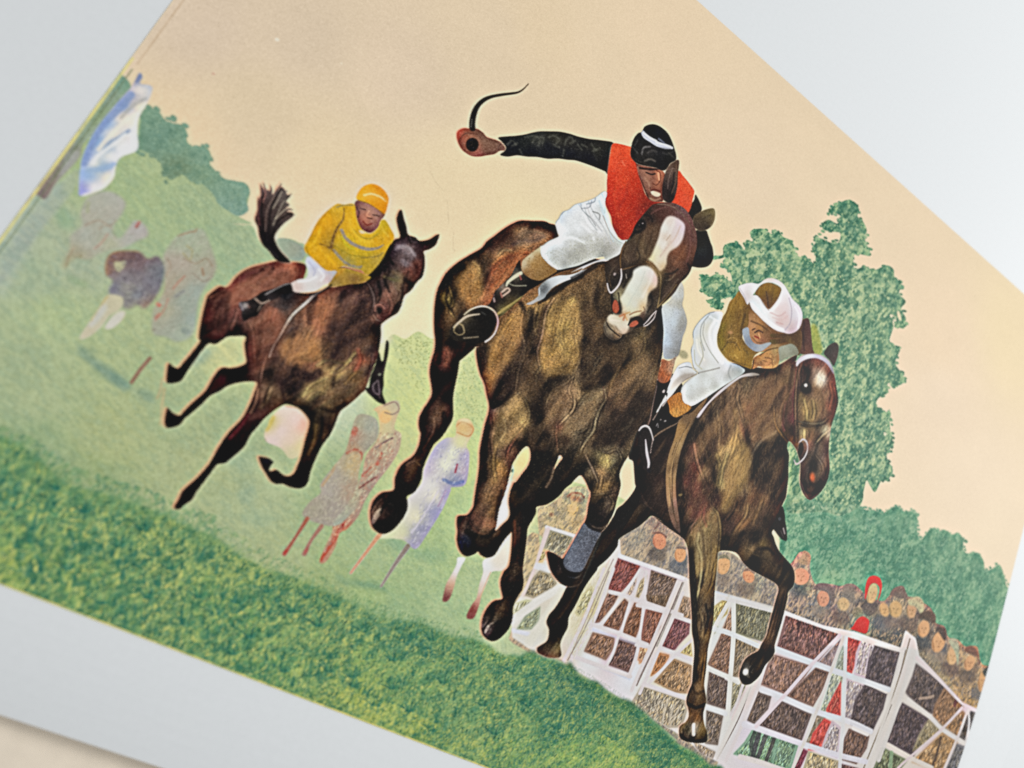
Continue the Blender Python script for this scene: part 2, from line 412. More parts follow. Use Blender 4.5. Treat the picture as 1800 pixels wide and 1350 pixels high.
# striped tent
motif('printed_tent', ["F 735,385 752,410 740,440 790,450 805,470 790,520 770,560 735,620 725,700 725,790 640,830 610,880 600,940 540,1000 430,1035 415,990 430,850 480,730 540,640 620,540 690,460"],
      "F 720,420 8f93a0 740,470 d6cfc4 700,520 a9aab0 650,560 8fa0ba 560,660 8fa8c4 600,700 d8d2c8 660,620 d8d0c4 740,560 d9d0bb 700,640 d9d0c2 500,740 90a9c4 560,780 98aabd 640,780 d8d8d4 700,700 d6d4d0 460,830 98a8c8 460,920 9ab0c8 540,880 96abbd 500,860 d4d4ca 580,820 d8d8d2 440,1000 9aa0bc 500,1000 d6d4cc 580,940 dcd4be", bl=1.8, label='blue and white striped tent in the print', power=3.6)
tint(len(NAMES), (1, 1, 1), .5, 8)
K("F 690,500 620,580 540,660 480,760 440,860", '8396b8', 14, 3, .8); K("F 770,520 700,560 640,620", 'a8a8a4', 6, 2.5, .7)
K("F 560,760 620,730 680,690", '98a6b8', 6, 2.5, .9); K("F 600,870 540,890 470,900", '98aec6', 10, 3, .8); K("F 440,1030 520,1005 590,930 608,880", 'e2dccb', 4, 2, .9)
K("F 660,710 600,760 520,820 490,860", 'dfe0dc', 6, 2.5, .8); K("F 720,600 640,660 560,740 520,790", 'e0d8cc', 7, 2.5, .8)

# faint riders far off on the left
motif('printed_far_riders', ["w 260,60 420,30 540,110 520,200 460,280 440,360 500,400 560,330 620,260 700,300 720,380 640,420 520,480 420,500 330,520 280,560 220,570 150,560 60,640 40,600 100,480 110,380 200,300 190,200",
       "w 850,520 930,400 1030,340 1150,330 1200,420 1260,600 1240,700 1180,780 1120,900 1080,1150 960,1220 860,1180 760,1150 760,980 800,900 850,800 840,600"],
      "w 340,140 a9aa9c 420,80 a8a99c 400,200 a9a698 300,260 a8a594 230,380 a5a99c 250,440 a5a596 420,330 a6ab9c 560,400 aaaaa0 620,330 aba6a0 420,440 a9a98e 150,520 a29c82 90,600 9da07f 940,430 a3ab92 1050,400 a2ab93 920,600 a89f90 1000,600 aa9f90 1100,500 a2a98f 1180,620 a19c88 860,820 a69a86 960,740 a69c88 1000,900 959e90 1080,820 9aa498 1050,1050 939f95 940,1050 989c8c 860,980 a8a389 1010,1150 a1ab96",
      bl=3.0, label='faint grey far off riders in the print')
for s_, c_, w_, b_, a_ in (("w 690,200 660,260 630,310", 'a85b50', 5, 1.5, .75), ("w 730,400 790,400 830,450", '8e7c5a', 5, 1.8, .7), ("w 150,120 130,260 100,380", '8f8870', 3, 2, .5), ("w 220,300 330,260 420,300 470,260", '94806c', 3, 2, .5), ("w 330,330 380,300 440,330 460,400", 'a0907c', 3, 1.8, .5), ("w 870,560 900,620 860,700", '98806a', 3, 1.8, .5), ("w 1000,560 1100,600 1180,560 1230,620", '8f7c64', 3, 1.8, .5), ("w 1080,680 1160,740 1230,700", '8f8070', 3, 1.8, .5), ("w 560,560 600,640 580,720", '55464c', 4, 2, .5), ("w 780,430 740,480 740,530", 'c08860', 4, 1.8, .7),
        ("w 780,910 810,930", 'c25b4c', 6, 1.8, .7), ("w 780,1030 810,1000", 'b0705e', 5, 1.8, .6), ("w 300,480 350,440 400,370", 'b08878', 4, 2, .5),
        ("w 70,640 90,560 130,480", '8f7f64', 3, 1.8, .6), ("w 130,680 160,610 190,540", '8f8a6a', 4, 1.8, .6), ("w 920,800 950,760 1010,700", 'b07a68', 3, 2, .6),
        ("w 1030,460 1070,500 1050,570 1000,520", '9c9468', 3, 1.6, .6), ("w 960,380 1060,350 1100,340 1120,260 1180,240", '9a7f60', 3, 1.6, .7), ("w 1150,640 1160,690", '96765c', 4, 1.6, .6),
        ("w 700,1180 730,1140 770,1120", '827c6a', 5, 1.6, .7), ("w 880,880 840,980 780,1050", 'b38472', 3, 2, .6), ("w 940,860 1000,820", '7f8080', 6, 2.5, .5),
        ("w 1010,1130 1030,1140", '6f7a78', 12, 3, .4), ("w 250,120 240,190", '9aa07a', 6, 2.5, .5)):
    K(s_, c_, w_, b_, a_)
dabs("w 100,100 600,60 1250,400 1100,1200 760,1100 500,480 60,600", 500, 2.2, 14, 1.4, ['b8b5a8','8f9484','c2bcaa','9a9080'], .35, .4, 8)
motif('printed_dark_horse', ["w 390,690 385,620 400,560 450,510 560,500 660,510 720,560 800,540 850,620 850,700 820,800 760,900 690,960 640,930 580,960 520,950 500,880 420,850 410,800 440,740"],
      "w 430,540 6d5550 400,640 7b5f55 500,510 6e5350 600,540 5e4a4c 640,620 66535a 700,560 6a5558 760,640 6a6a72 820,680 686b75 740,740 66626f 620,700 6e666f 540,720 76707a 460,790 70707e 560,800 858078 640,850 6d7080 700,920 806a60 600,940 7f7c74", bl=2.6, label='small dark horse far off in the print')
tint(len(NAMES), (1.14, 1.16, 1.1))
B("w 455,590 500,585 545,580 530,630 490,665 460,640", 'b3b08e', 2, .9)
dabs("w 400,520 840,540 800,900 520,940 410,820", 160, 1.0, 12, 1.6, ['4f4650','8a8590','7a7078','5a5660'], .5, .6, 9)
K("w 395,690 385,620 400,560 450,515 560,495 650,505", 'a8704a', 3, 1.8, .6)
motif('printed_horse_leg', ["w 400,850 520,870 500,960 420,1010 350,1100 250,1180 180,1190 260,1060 330,960", "w 480,980 540,980 520,1040 440,1110 380,1110 420,1040"], "w 400,900 bcb69a 330,1050 bdbdb0 220,1160 c4bfa8 500,1000 c4bfa4 430,1080 c6c4b4", bl=2.4, label='pale hind legs of the small dark horse')
B("w 400,860 520,880 500,960 420,1010 350,1100 250,1180 180,1190 260,1060 330,960", 'bcb69a', 3, .9); B("w 360,930 400,950 330,1060 260,1110 270,1050", 'bdbdb0', 3, .9)
B("w 480,990 540,980 520,1040 440,1110 380,1110 420,1040", 'c3c1b2', 3, .95); K("w 400,860 330,950 270,1050", 'b5a565', 3, 1.8, .7); K("w 560,1000 500,1080 430,1130 300,1150", 'b9a86c', 3, 2, .6)
CLIP = None
K("E 790,90 740,150 695,215", '8d6f5c', 7, 1.6, .9); K("E 855,200 845,260 830,300", 'bfa37c', 4, 2, .5); K("k 40,1050 20,1200 10,1330", 'b9a67c', 5, 2.5, .6)

# pale patch of a dress behind the left horse's legs
motif('printed_pink_dress', ["m 960,300 1010,285 1100,310 1170,380 1185,430 1150,560 1100,680 1030,700 960,620 850,570 830,500 860,440 880,380"],
      "m 1000,330 d8c8ba 1080,400 dcc7be 1150,430 e0a890 960,480 d9c6c0 880,430 c5b878 1050,560 dac4b4 1100,600 d0c090 1040,660 c3bd98 900,560 d4c4bc", bl=1.2, label='pale pink dress seen between horse legs')
K("m 1000,283 1100,305 1165,370 1185,430 1150,570", 'e8826a', 4, 1.4, .85); K("m 830,560 760,640 700,740", '9a8a72', 7, 1.8, .8); K("m 900,380 850,470", 'c0ae5e', 8, 2.4, .7)

# three onlookers on the grass
motif('printed_person', ["C 700,230 680,210 720,185 800,160 820,200 800,260 790,310 825,340 815,420 770,500 700,590 640,680 600,770 540,840 500,860 480,930 430,1010 395,1015 420,940 460,860 470,800 520,740 580,640 620,540 640,450 690,380 710,310"],
      "C 745,245 dcb37c 780,200 c0a98a 800,180 b9b592 760,300 c6b48a 800,350 b7a488 760,420 b49a84 700,460 ae8a78 640,500 b8937a 690,560 a98f80 640,640 a0897a 560,740 a2907e 500,790 a0655a 500,840 c07a58 440,930 b48a6c 400,1000 ac8468",
      bl=1.3, label='person in a brown coat and red trousers')
O('C', 742, 248, 30, 34, 'dcae76', 10, 2.0, .85); K("C 735,190 790,170 815,210 780,235 740,225", 'a18a74', 2.5, 1.0, .8)
for s_, c_, w_ in (("C 690,410 740,380 780,360", '7d5a5c', 3.5), ("C 590,630 640,600 700,560", '874a46', 4), ("C 700,490 660,520 620,560", 'b0604e', 4), ("C 720,440 700,500", 'b85a48', 5), ("C 470,790 520,800 500,850", 'a83c34', 8), ("C 500,850 450,930 400,1000", 'b5563c', 7), ("C 600,540 640,560 690,520", 'a86450', 3)):
    K(s_, c_, w_, 1.0, .7)
dabs("C 640,330 830,330 760,520 520,840 380,1010 560,640", 520, 2.0, 9, 1.2, ['c7a58c','9a8878','b8806a','d8c8a8','a89080'], .75, .6, 12)
motif('printed_person', ["C 590,245 640,235 700,270 700,360 640,430 620,470 600,560 600,700 560,760 470,825 310,775 340,700 400,650 400,600 460,520 530,430 560,330"],
      "C 600,290 a9a98c 650,300 a2a696 580,330 a87a68 640,400 a39e8c 580,440 b08868 540,480 a8a48c 560,500 c0a878 480,560 a79f90 450,640 a39b90 360,730 9f9884 480,740 9f958a 560,640 a8907a 420,800 9d9486", bl=1.5, label='person in a long grey coat', extra=[("C 330,785 270,880 210,970", [9, 6, 9], 1.2), ("C 405,825 350,900 315,970", [9, 6, 9], 1.2)])
K("C 330,785 270,880 210,970", 'a0604a', [8, 5, 8], 1.2, .9); K("C 405,825 350,900 315,970", 'a0705c', [8, 5, 8], 1.2, .8); O('C', 215, 960, 16, 10, 'a8483e', -50, 1.5, .8); O('C', 325, 955, 16, 10, 'a05a50', -50, 1.5, .8)
O('C', 580, 325, 16, 26, 'b0604c', 20, 1.8, .8); K("C 540,440 580,420 615,440 620,480", 'a85040', 3.5, 1.2, .7); O('C', 575, 480, 40, 45, 'c2ac80', 0, 3, .7); K("C 480,410 470,520 410,610", 'b89868', 4, 2, .6)
dabs("C 590,240 700,270 600,700 470,825 310,775 460,520", 520, 2.1, 8, 1.2, ['c4c0a8','8f8a7c','a8a48c','c9c0a4'], .65, .6, 13)
motif('printed_woman', ["C 1120,270 1180,260 1210,310 1195,350 1170,400 1185,450 1165,600 1090,620 1085,640 1040,740 960,870 900,945 840,900 780,890 700,880 830,760 860,680 930,600 945,520 1000,410 1060,360 1110,350"],
      "C 1150,310 dfb56c 1190,300 d8b070 1140,380 d8d49a 1050,400 a9a6c0 1000,440 aba3c4 970,510 bbaec4 1100,440 dedfc8 1060,500 dcdccb 1150,460 a89fc0 1130,530 b09cb4 1110,580 8089b0 980,620 d0ccd0 1000,660 d8d0c4 900,780 d6cfb6 820,860 c9c8a2 1060,650 a29abf 1000,750 9494bd 930,840 8f8fb2 890,920 9a98b0 760,860 c2cc9c", bl=1.2, label='woman in a white and violet dress',
      extra=[("C 710,870 650,950 560,1070", [10, 7, 5], 1.2), ("C 860,930 790,1030 720,1140", [10, 7, 4], 1.2)])
K("C 710,870 650,950 560,1070", 'c89468', [9, 6, 4], 1.4, .9); K("C 860,930 790,1030 720,1140", '8f8672', [9, 6, 4], 1.4, .85)
K("C 1110,300 1150,275 1205,310 1180,350 1120,330", 'd09a58', 2.5, 1.2, .7); B("C 1130,235 1200,240 1225,270 1180,280 1130,270", 'dfd9a8', 3, .7)
K("C 1120,500 1110,540", 'b0405c', 3.5, 1.2, .7); K("C 1050,580 1100,600 1150,590", '6f7fb4', 6, 1.4, .8); K("C 1020,640 950,760 880,860", 'c8c0d8', 3, 1.6, .6); K("C 1060,640 1020,720", 'a070a0', 2, 1.2, .5)
dabs("C 950,380 1190,420 1160,620 900,950 840,880 980,600", 330, 2.1, 7, 1.2, ['c8c4de','7f7fb0','e2dfe0','a8a0c8'], .45, .35, 14)
tint(len(NAMES), (1.02, 1.02, .98), .4, 6, -.3); tint(len(NAMES)-2, (1.04, 1.06, 1.0), .5, 6, -.22)
# white legs of a far horse
motif('printed_white_horse_leg', ["h 110,585 170,590 140,650 100,740 80,820 40,920 -10,930 0,860 20,790 60,720 100,640"],
      "h 130,610 d9dcdc 90,700 dadcd8 60,760 d8c8b4 60,800 c9a07c 20,840 a8806c 10,890 6b3a38", bl=1.2, label='thin white foreleg with dark hoof')
motif('printed_white_horse_leg', ["h 310,610 400,560 450,480 530,380 530,500 500,660 460,690 380,700 340,790 300,880 280,960 240,1060 190,1070 180,1040 220,960 260,900 280,800 310,700"],
      "h 480,500 e0d8c8 420,600 d8d0c0 340,650 dadcda 320,740 dcd8d0 290,840 d4c8b4 270,920 c8a088 230,990 8a4a40 210,1040 7a4640", bl=1.2, label='white leg ending in a red hoof')
K("h 370,700 330,790 290,900", 'c89f68', 1.5, 1, .6)
motif('printed_pale_horse', ["e 735,1005 775,1020 785,1090 765,1160 710,1230 680,1290 | g 1280,670 1255,730 1240,820 1250,900 1240,950 1180,1010 1120,1060 1130,1000 1140,920 1155,860 1190,760 1225,640 | e 590,1280 610,1200 630,1140 680,1050"],
      "e 740,1060 e9d79a 700,1150 e8cf92 650,1200 e5d9a0 650,1270 e0b088 | g 1240,680 dfe0d0 1200,850 dde6de 1160,960 dfe6e0".replace('| ', ''), bl=.8, label='strip of a pale horse between the legs')
O('e', 631, 1203, 10, 16, '3d453c', 10, .7, .95); K("e 620,1140 640,1200 620,1280", 'a8cfc0', 3, 1.2, .6)

# the big tree
EDGE_T = leafy('A 870,35 910,50 930,90 920,120 950,150 970,200 950,240 985,300 970,325 930,320 900,330 905,400 950,390 1000,410 1070,380 1110,400 1115,440 1150,480 1140,530 1175,570 1150,610 1175,660 1155,710 1130,690 1120,650 1090,640 1110,700 1090,770 1110,810 1145,820 1130,860 1120,900 1160,960 1160,1000 1120,1015 1080,1000 1080,1050 1030,1080 1020,1120 1060,1150 1095,1160 1080,1210 1060,1250 1100,1290 1100,1350 | p 1280,680 1240,740 1230,830 1290,850 1290,920 1250,1000 1300,1110 1260,1180 1210,1190 1160,1280', 120, 4.5, 3, False)+leafy('A 260,480 250,420 210,380 230,340 215,280 260,260 300,270 325,300 335,260 370,250 355,210 375,190 430,190 450,220 500,200 530,230 570,250 590,290 600,340 640,340 690,370 700,330 680,290 700,260 690,240 720,235 780,260 820,260 830,210 780,200 740,190 735,160 770,140 815,160 830,120 790,100 770,100 790,70 830,50 870,35', 90, 4.0, 4, False)+leafy('A 95,430 140,440 180,425 230,450 260,480 250,520 200,560 215,600 180,612 150,590 130,565 160,550 105,520 95,430', 40, 3.2, 5, False)
TR_ = motif('printed_tree', EDGE_T+["A 870,35 910,50 930,90 920,120 950,150 970,200 950,240 985,300 970,325 930,320 900,330 905,400 950,390 1000,410 1070,380 1110,400 1115,440 1150,480 1140,530 1175,570 1150,610 1175,660 1155,710 1130,690 1120,650 1090,640 1110,700 1090,770 1110,810 1145,820 1130,860 1120,900 1160,960 1160,1000 1120,1015 1080,1000 1080,1050 1030,1080 1020,1120 1060,1150 1095,1160 1080,1210 1060,1250 1100,1290 1100,1350 | p 1270,640 1280,680 1240,740 1230,830 1290,850 1290,920 1250,1000 1300,1110 1260,1180 1210,1190 1160,1280 1120,1230 1090,1190 1060,1300 1000,1360 | B 500,200 480,270 380,320 300,300 100,300 100,200 130,40 | Z 1388,860 1375,800 1350,650 1310,570 1285,525 | A 260,480 250,420 210,380 230,340 160,350 165,330 210,325 215,280 260,260 300,270 325,300 335,260 370,250 355,210 375,190 430,190 450,220 500,200 530,230 570,250 590,290 600,340 640,340 690,370 700,330 680,290 700,260 690,240 720,235 780,260 820,260 830,210 780,200 740,190 735,160 770,140 815,160 830,120 790,100 770,100 790,70 830,50",
       "A 95,430 140,440 180,425 230,450 260,480 330,500 270,540 200,560 215,600 180,612 150,590 130,565 160,550 105,520"],
      "A 870,80 4f8a6c 880,200 548c70 800,180 5a9072 840,320 548a6d 720,280 5e9273 430,230 649674 520,290 70a07c 260,300 6f9e7c 280,350 74a37e 400,350 7ea583 540,380 70a07a 640,400 6a9b78 760,400 5e9273 960,440 5f9274 1070,430 4f886a 1120,520 639676 900,500 7fa883 980,580 709e7a 1060,620 5e9072 820,640 7ca582 920,720 8fb288 1040,750 649775 780,740 86ac84 900,820 73a07b 1000,860 659877 1120,960 5a8f72 880,930 86ae86 960,950 709f7a 1050,900 649877 880,1150 7fa882 1000,1150 669976 850,1250 76a17d 1000,1300 649676 140,480 6f9f78 180,560 649974 p 900,600 7aa582 1000,800 649978 1100,650 68997a 1200,860 548c70 950,950 6fa07e 1100,1000 5a9073 1230,1100 4f876c 900,1200 639a78 1000,1300 6aa07e B 150,100 96b87e 130,200 93b583 300,250 72a580 420,260 5c9474 560,150 4f8a6f 420,150 5f9777", bl=1.0,
      label='large dark green printed tree', power=3.2)
TREE = "A 60,20 1200,20 1200,1500 700,1500 60,620"
TREE = "A 700,20 1000,20 1200,400 1200,1050 1100,1500 | p 1350,1350 | B 500,330 80,330 | A 700,1500 600,900 60,620 60,300 400,150"
mottle(TR_, '3f7a60', 'a0c090', 1.2, 20, 14, 3.0, .62, 11); mottle(TR_, '3c7058', 'b0c89c', 2.0, 8, 4, 2.6, .42, 12)
dabs(TREE, 1500, 0.9, 7, 4.2, ['3f7a60','4c8468','578d70'], .4, .9, 21)
dabs(TREE, 1100, 0.9, 6, 2.8, ['9dbb8c','aac693','8db384','7faa80'], .6, .9, 22)
dabs(TREE, 900, 0.9, 5, 1.6, ['3b755c','b5cc9a','5a9274','c3d3a4'], .6, .9, 23)
rg_ = np.random.default_rng(5)
for cx, cy, rr, n in ((870,110,75,16),(880,240,85,16),(800,380,110,16),(1070,430,60,12),(1110,600,70,12),(1050,780,70,10),(1120,960,50,8),(600,400,80,10),(460,250,90,12),(270,310,60,10),(1000,1000,90,10),(150,500,50,8),(1000,1250,90,12)):
    for _ in range(n):
        t_, q_ = rg_.random()*6.28, rg_.random()**.5
        O('A', cx+rr*q_*math.cos(t_), cy+rr*q_*math.sin(t_), 9+9*rg_.random(), 6+6*rg_.random(), '3d7860', 60*rg_.random(), 1.6, .5)
for x, y in ((910,470),(900,560),(740,600),(860,680),(930,720),(820,650),(760,760),(880,920),(960,930),(420,270),(350,310),(290,350),(590,410),(830,950),(900,1060),(860,1180),(980,650),(650,500),(500,340)):
    O('A', x+rg_.normal()*8, y+rg_.normal()*8, 18, 12, 'a3c08f', 50*rg_.random(), 3, .55)
B("n 235,100 300,150 260,200 240,170", '5a9070', 1.5, .4)
for x, y, rx, ry in ((1140,645,8,26),): O('A', x, y, rx, ry, 'e6d6b2', -15, 1.2, .8)
# yellow green sleeve scrap by the tree
B("n 1100,520 1140,500 1175,600 1190,720 1120,720", '9aa544', 2.5, .75)

# hedge of poplars behind the crowd
PO_ = motif('printed_poplar_row', leafy('B 90,235 200,225 300,260 430,265 480,280 520,290 560,290 600,310 630,290 680,270 720,300 760,295 785,330 785,400 800,445 830,420 860,385 900,400 930,395 970,420 1000,410 1025,440 1030,500 1050,520 1080,515 1110,520 1135,560 1145,610 1180,600 1220,580 1245,640 1265,700', 90, 3.5, 8, False)+["B 90,235 200,225 300,260 380,300 430,260 480,280 520,290 560,290 600,310 630,290 680,270 720,300 760,295 785,330 785,400 800,445 830,420 860,385 900,400 930,395 970,420 1000,410 1025,440 1030,500 1050,520 1080,515 1110,520 1135,560 1145,610 1180,600 1220,580 1245,640 1265,700 | Z 1800,1050 1800,1300 1700,1300 1640,1150 1400,1120 1370,950"],
      "B 130,260 8fb887 200,330 7fb08a 160,420 76ab85 280,330 64a07e 400,340 639c7c 330,450 5e9a7a 450,380 518f70 520,330 62987a 560,450 5a9474 680,330 5e9676 640,450 4f8c6d 750,360 5c9173 760,500 4a8767 870,430 6a9b78 850,560 4c896b 950,460 73a07c 960,600 5e9674 1000,560 6a9c77 1090,560 70a07c 1080,650 5d9773 1200,650 76a47f 1220,700 6c9f78 1180,780 4d8e6c 1080,780 5b9873 1200,850 5f9b77 1150,900 4f906f 1000,750 4f8e6c 900,700 559070 950,850 4c8b6a 1100,950 4c8f6d 1150,1080 5a9674 250,560 6aa280 400,600 5f9b78 500,620 4f8f70 700,620 5a9573 350,660 7fab7e 1040,870 579270", bl=1.4, label='row of rounded blue green trees')
mottle(PO_, '3f7f64', '86b48c', 1.7, 34, 17, 2.6, .55, 13); mottle(PO_, '3f7a62', '98bd9a', 2.1, 7, 4, 2.4, .3, 14)
PR = "B 90,235 430,260 760,295 1000,410 1245,640 1265,750 1150,1100 950,900 600,640 250,600 90,500"
dabs(PR, 1500, 2.3, 10, 1.6, ['3f8163','7fae88','67a07d','4a8a6a','92b996'], .5, .8, 24)
dabs(PR, 260, 1.9, 16, 7, ['428264','4b8b6b','7aab85'], .35, .5, 25)
for x, y, a, b in ((470,310,30,60),(700,340,30,70),(860,480,26,70),(960,470,22,60),(1090,580,20,50),(1200,660,22,50),(620,380,24,60)):
    O('B', x, y, a, b, '6fa27c', 12, 4, .4); K(f"B {x+a},{y-b*.6} {x+a+12},{y} {x+a+4},{y+b}", '3f8062', 4, 3, .5)

# ---- onlookers behind the rails: first the packed background, then heads one by one
CRW_ = motif('printed_crowd', ["s 200,195 300,160 380,100 420,50 520,20 600,40 620,120 560,330 500,420 330,480 120,420 | v 0,450 -20,560 100,640 180,700 | v 420,740 930,1020 1000,1100 1300,1350 | r 300,1140 560,1330 | Z 1260,1400 1800,1400 1800,1190 | B 1160,1115 1120,1090 1100,1010 1040,1010 1000,975 950,960 930,905 880,880 860,810 800,770 760,750 730,740 700,690 640,740 600,770 520,740 450,680 380,690 330,680 250,680 220,600 220,530 170,510 130,560 | q 960,800 850,760 700,660 600,590 510,580 | q 270,560 230,470 110,390 0,300 | s 1110,250 1000,330 860,420 830,500 680,650 560,800 400,830 280,900"],
      "s 250,230 d3c090 350,220 c7b184 300,300 d0bb8a 480,330 dcc08a 560,100 cfcb9c 960,600 c8b296 1000,430 a39a8a 1100,480 b39a84 1250,560 a99a8e q 40,440 b08a78 60,640 a0948c 200,680 a39490 150,520 c0a487 560,700 b0a08c 640,820 9a8c86 800,830 b0aa90 900,900 8f8480 1100,950 8d8280 1050,720 d8a084 1180,860 c5bf92 B 170,760 8d7f78 240,820 85888a 330,830 947c78 400,830 a3a690 480,770 857a6c 620,850 8c8268 700,830 8f8566 600,920 55605e 700,920 4c5a5c 780,900 8a7e62 850,960 6c6050 900,1050 7a6c58 970,1120 b0986a 1050,1180 ad9263 1120,1250 b8995e 1000,1250 b4935c v 560,800 a59e8c 800,920 a8a184 r 200,880 a39a84 400,1100 9c9480 560,1220 9a9284",
      bl=1.5, label='packed crowd of onlookers behind the rails', stuff=True, power=3.4)
CR = "B 0,640 250,690 500,740 700,700 860,820 1050,1010 1160,1120 1060,1400 0,1000"
dabs(CR, 1500, 1.9, 8, 1.4, ['5c5550','8f8270','b8a684','4a4848','c9b08a','7f7468'], .5, .5, 31)
dabs("q -20,300 100,390 260,560 270,800 0,700", 260, 1.9, 7, 1.3, ['7a6c68','b8a898','8f8088','c9b8a0'], .5, .6, 32)
dabs("q 500,560 700,680 960,820 950,1000 480,900", 300, 1.9, 7, 1.3, ['6c6468','b8a898','8f8488','c9b89a'], .5, .6, 33)
dabs("v 440,740 930,1000 1350,1350 1350,950 900,800 500,700", 420, 1.95, 10, 1.2, ['857c6c','c5bca4','9a907c','b8ae98','736c60'], .6, .3, 34)
dabs("r 0,800 380,880 560,1330 300,1200", 260, 1.95, 12, 1.4, ['857c6c','cfc6ac','8f856f','b8ae98'], .55, .25, 35)
dabs("s 200,190 560,0 620,120 500,400 280,300", 420, 1.0, 4, 1.2, ['8c8858','e2c486','f0cf94','9a8a60','b09468'], .55, 1.2, 36)
O('s', 505, 120, 55, 32, 'c07a50', 15, 3, .75); O('s', 490, 200, 55, 60, 'e9bb72', 10, 4, .85); O('s', 310, 245, 16, 12, 'a8684a', 0, 2, .7); K("s 440,100 480,75 540,80 570,110", 'a05c40', 4, 1.5, .6)
O('s', 500, 300, 50, 40, 'd8b070', 0, 5, .6); dabs("s 930,430 1090,370 1120,540 960,560", 160, .8, 4, 1.2, ['8a8078','a89a8c','746c68','c0b09c'], .5, 1, 37)
tint(CRW_, (1, 1, .98), .9, 5, -.1)
HEADS = [("q",40,500,52,66,'dc8f6c',-10,'a0604c'), ("q",205,605,44,62,'e2a574',5,'b07850'), ("q",545,690,52,74,'e3b07a',10,'9a7a58'), ("q",745,775,44,58,'e09c70',-20,'b06c50'),
  ("B",172,640,44,44,'e0a280',20,'a07050'), ("B",290,755,32,44,'c9957a',0,'806050'), ("B",398,785,30,36,'c4b082',0,'8f8460'), ("B",548,728,27,56,'cdb07c',12,'96805c'),
  ("B",612,815,24,38,'c9aa74',-20,'8c7450'), ("B",672,812,34,44,'c4a870',0,'8a7850'), ("B",755,820,24,40,'c0a076',0,'8c744c'), ("B",820,915,30,46,'c9a172',10,'8f6f4c'),
  ("B",898,985,34,56,'cda472',15,'8f6c48'), ("B",972,1060,28,46,'cdb080',10,'9a7e54'), ("B",1062,1095,26,42,'caa070',20,'8f6c4c'), ("B",1132,1190,24,60,'c5a06a',10,'8f6c48')]
mottle(CRW_, '575048', 'bfa988', 1.95, 11, 4, 2.6, .34, 51); mottle(CRW_, '6a6a6c', 'cdb694', 1.7, 5, 2.4, 2.6, .34, 52)
COATS = ['4c4440', '5a6068', '7a6c62', '6a5a50', '3f4a50', '8a7f70', '5c4c48']
CLIP = CRW_
for n_, (t_, x, y, rx, ry, c_, an, dk) in enumerate(HEADS):
    k_ = TILES[t_][2]/3
    O(t_, x-14*k_, y+70*k_, 52*k_, 40*k_, COATS[n_ % 7], 20, 3.2, .6); O(t_, x+30*k_, y+30*k_, 16*k_, 30*k_, COATS[(n_+3) % 7], 10, 2, .45)
    pass
for t_, x, y, rx, ry, c_, an, dk in HEADS:
    motif('printed_face', [np.stack([TILES[t_][0]+(x+rx*np.cos(A_)*math.cos(math.radians(an))-ry*np.sin(A_)*math.sin(math.radians(an)))/TILES[t_][2], TILES[t_][1]+(y+rx*np.cos(A_)*math.sin(math.radians(an))+ry*np.sin(A_)*math.cos(math.radians(an)))/TILES[t_][2]], 1) for A_ in (np.linspace(0, 6.28, 13)[:-1],)], tuple(hexc(c_)*.76+hexc('b09070')*.24), bl=1.4)
    dabs('Z 0,0 1900,0 1900,1500 0,1500', 26, 1.2, 4, 1.3, ['a07c58', 'd8bc90', '8f6c50'], .5, 1.2, 47)
    if dk:
        k_ = TILES[t_][2]/3
        O(t_, x-rx*.3, y-ry*.05, 5*k_, 3*k_, dk, an, .9, .7); O(t_, x+rx*.35, y-ry*.05, 5*k_, 3*k_, dk, an, .9, .7); O(t_, x+rx*.05, y+ry*.45, 7*k_, 3*k_, dk, an, .9, .6); O(t_, x+rx*.1, y+ry*.15, 3*k_, 8*k_, dk, an, 1.2, .4)
        B(f"{t_} {x-rx},{y-ry*.5} {x-rx*1.1},{y+ry*.3} {x-rx*.6},{y+ry} {x-rx*.75},{y}", dk, 1.2, .6)
def hat(spec, col, lab=None, dark=None):
    motif('printed_hat', [spec], col, bl=1.3, label=lab)
    dabs(spec, 40, 2.2, 6, 1.0, ['4a4640', 'a89c84'], .35, .6, 40)
hat("B 245,690 270,675 320,680 345,710 350,760 330,770 310,725 260,710 235,710", '7b6f68'); hat("B 350,745 390,735 400,690 420,678 450,690 455,730 455,785 425,765 390,745", '857f72')
hat("B 640,735 665,700 710,690 725,720 735,750 690,755 660,740", '74695c'); hat("B 740,760 790,745 820,780 810,840 780,800 745,790", 'b5b58c'); hat("B 790,860 810,830 850,820 880,840 880,885 850,880 820,865", '5f5142')
hat("B 885,915 920,905 940,940 930,980 900,935", '574b3f'); hat("B 1040,1015 1070,1005 1100,1025 1110,1065 1080,1055 1040,1035", '7a5c48'); hat("B 1130,1140 1160,1110 1175,1125 1150,1170", '3f4a40'); hat("B 950,975 990,970 1005,1010 1000,1110 985,1040", 'a9b292')
hat("q -20,440 0,430 40,425 90,455 95,480 60,445 20,440", '8a5a4c'); hat("q 165,560 190,540 230,545 250,570 215,560", '8a7468'); hat("q 500,640 520,610 570,610 600,650 560,635 520,640", '8f8468'); hat("q 700,740 740,712 790,735 790,760 750,735", '8c6c5c'); hat("B 500,800 520,780 560,790 560,830 520,850", '6a6058'); hat("B 440,830 470,800 500,830 470,860", '8a8068')
motif('printed_red_dress', ["B 445,905 470,865 500,850 530,870 530,900 515,940 460,925 435,915"], 'c43a34', bl=1.2, label='red dress shoulder above the rail')
hat("B 155,560 175,540 185,505 215,515 225,545 205,580", 'b59a78'); hat("q 0,400 60,330 20,390", '7a4c44')
motif('printed_red_scarf', ["B 510,720 515,680 530,645 560,635 590,650 600,690 590,740 575,770 585,730 585,695 560,675 535,690 520,740 510,760"], 'c23c34', bl=1.0, label='red headscarf on a woman in the crowd')
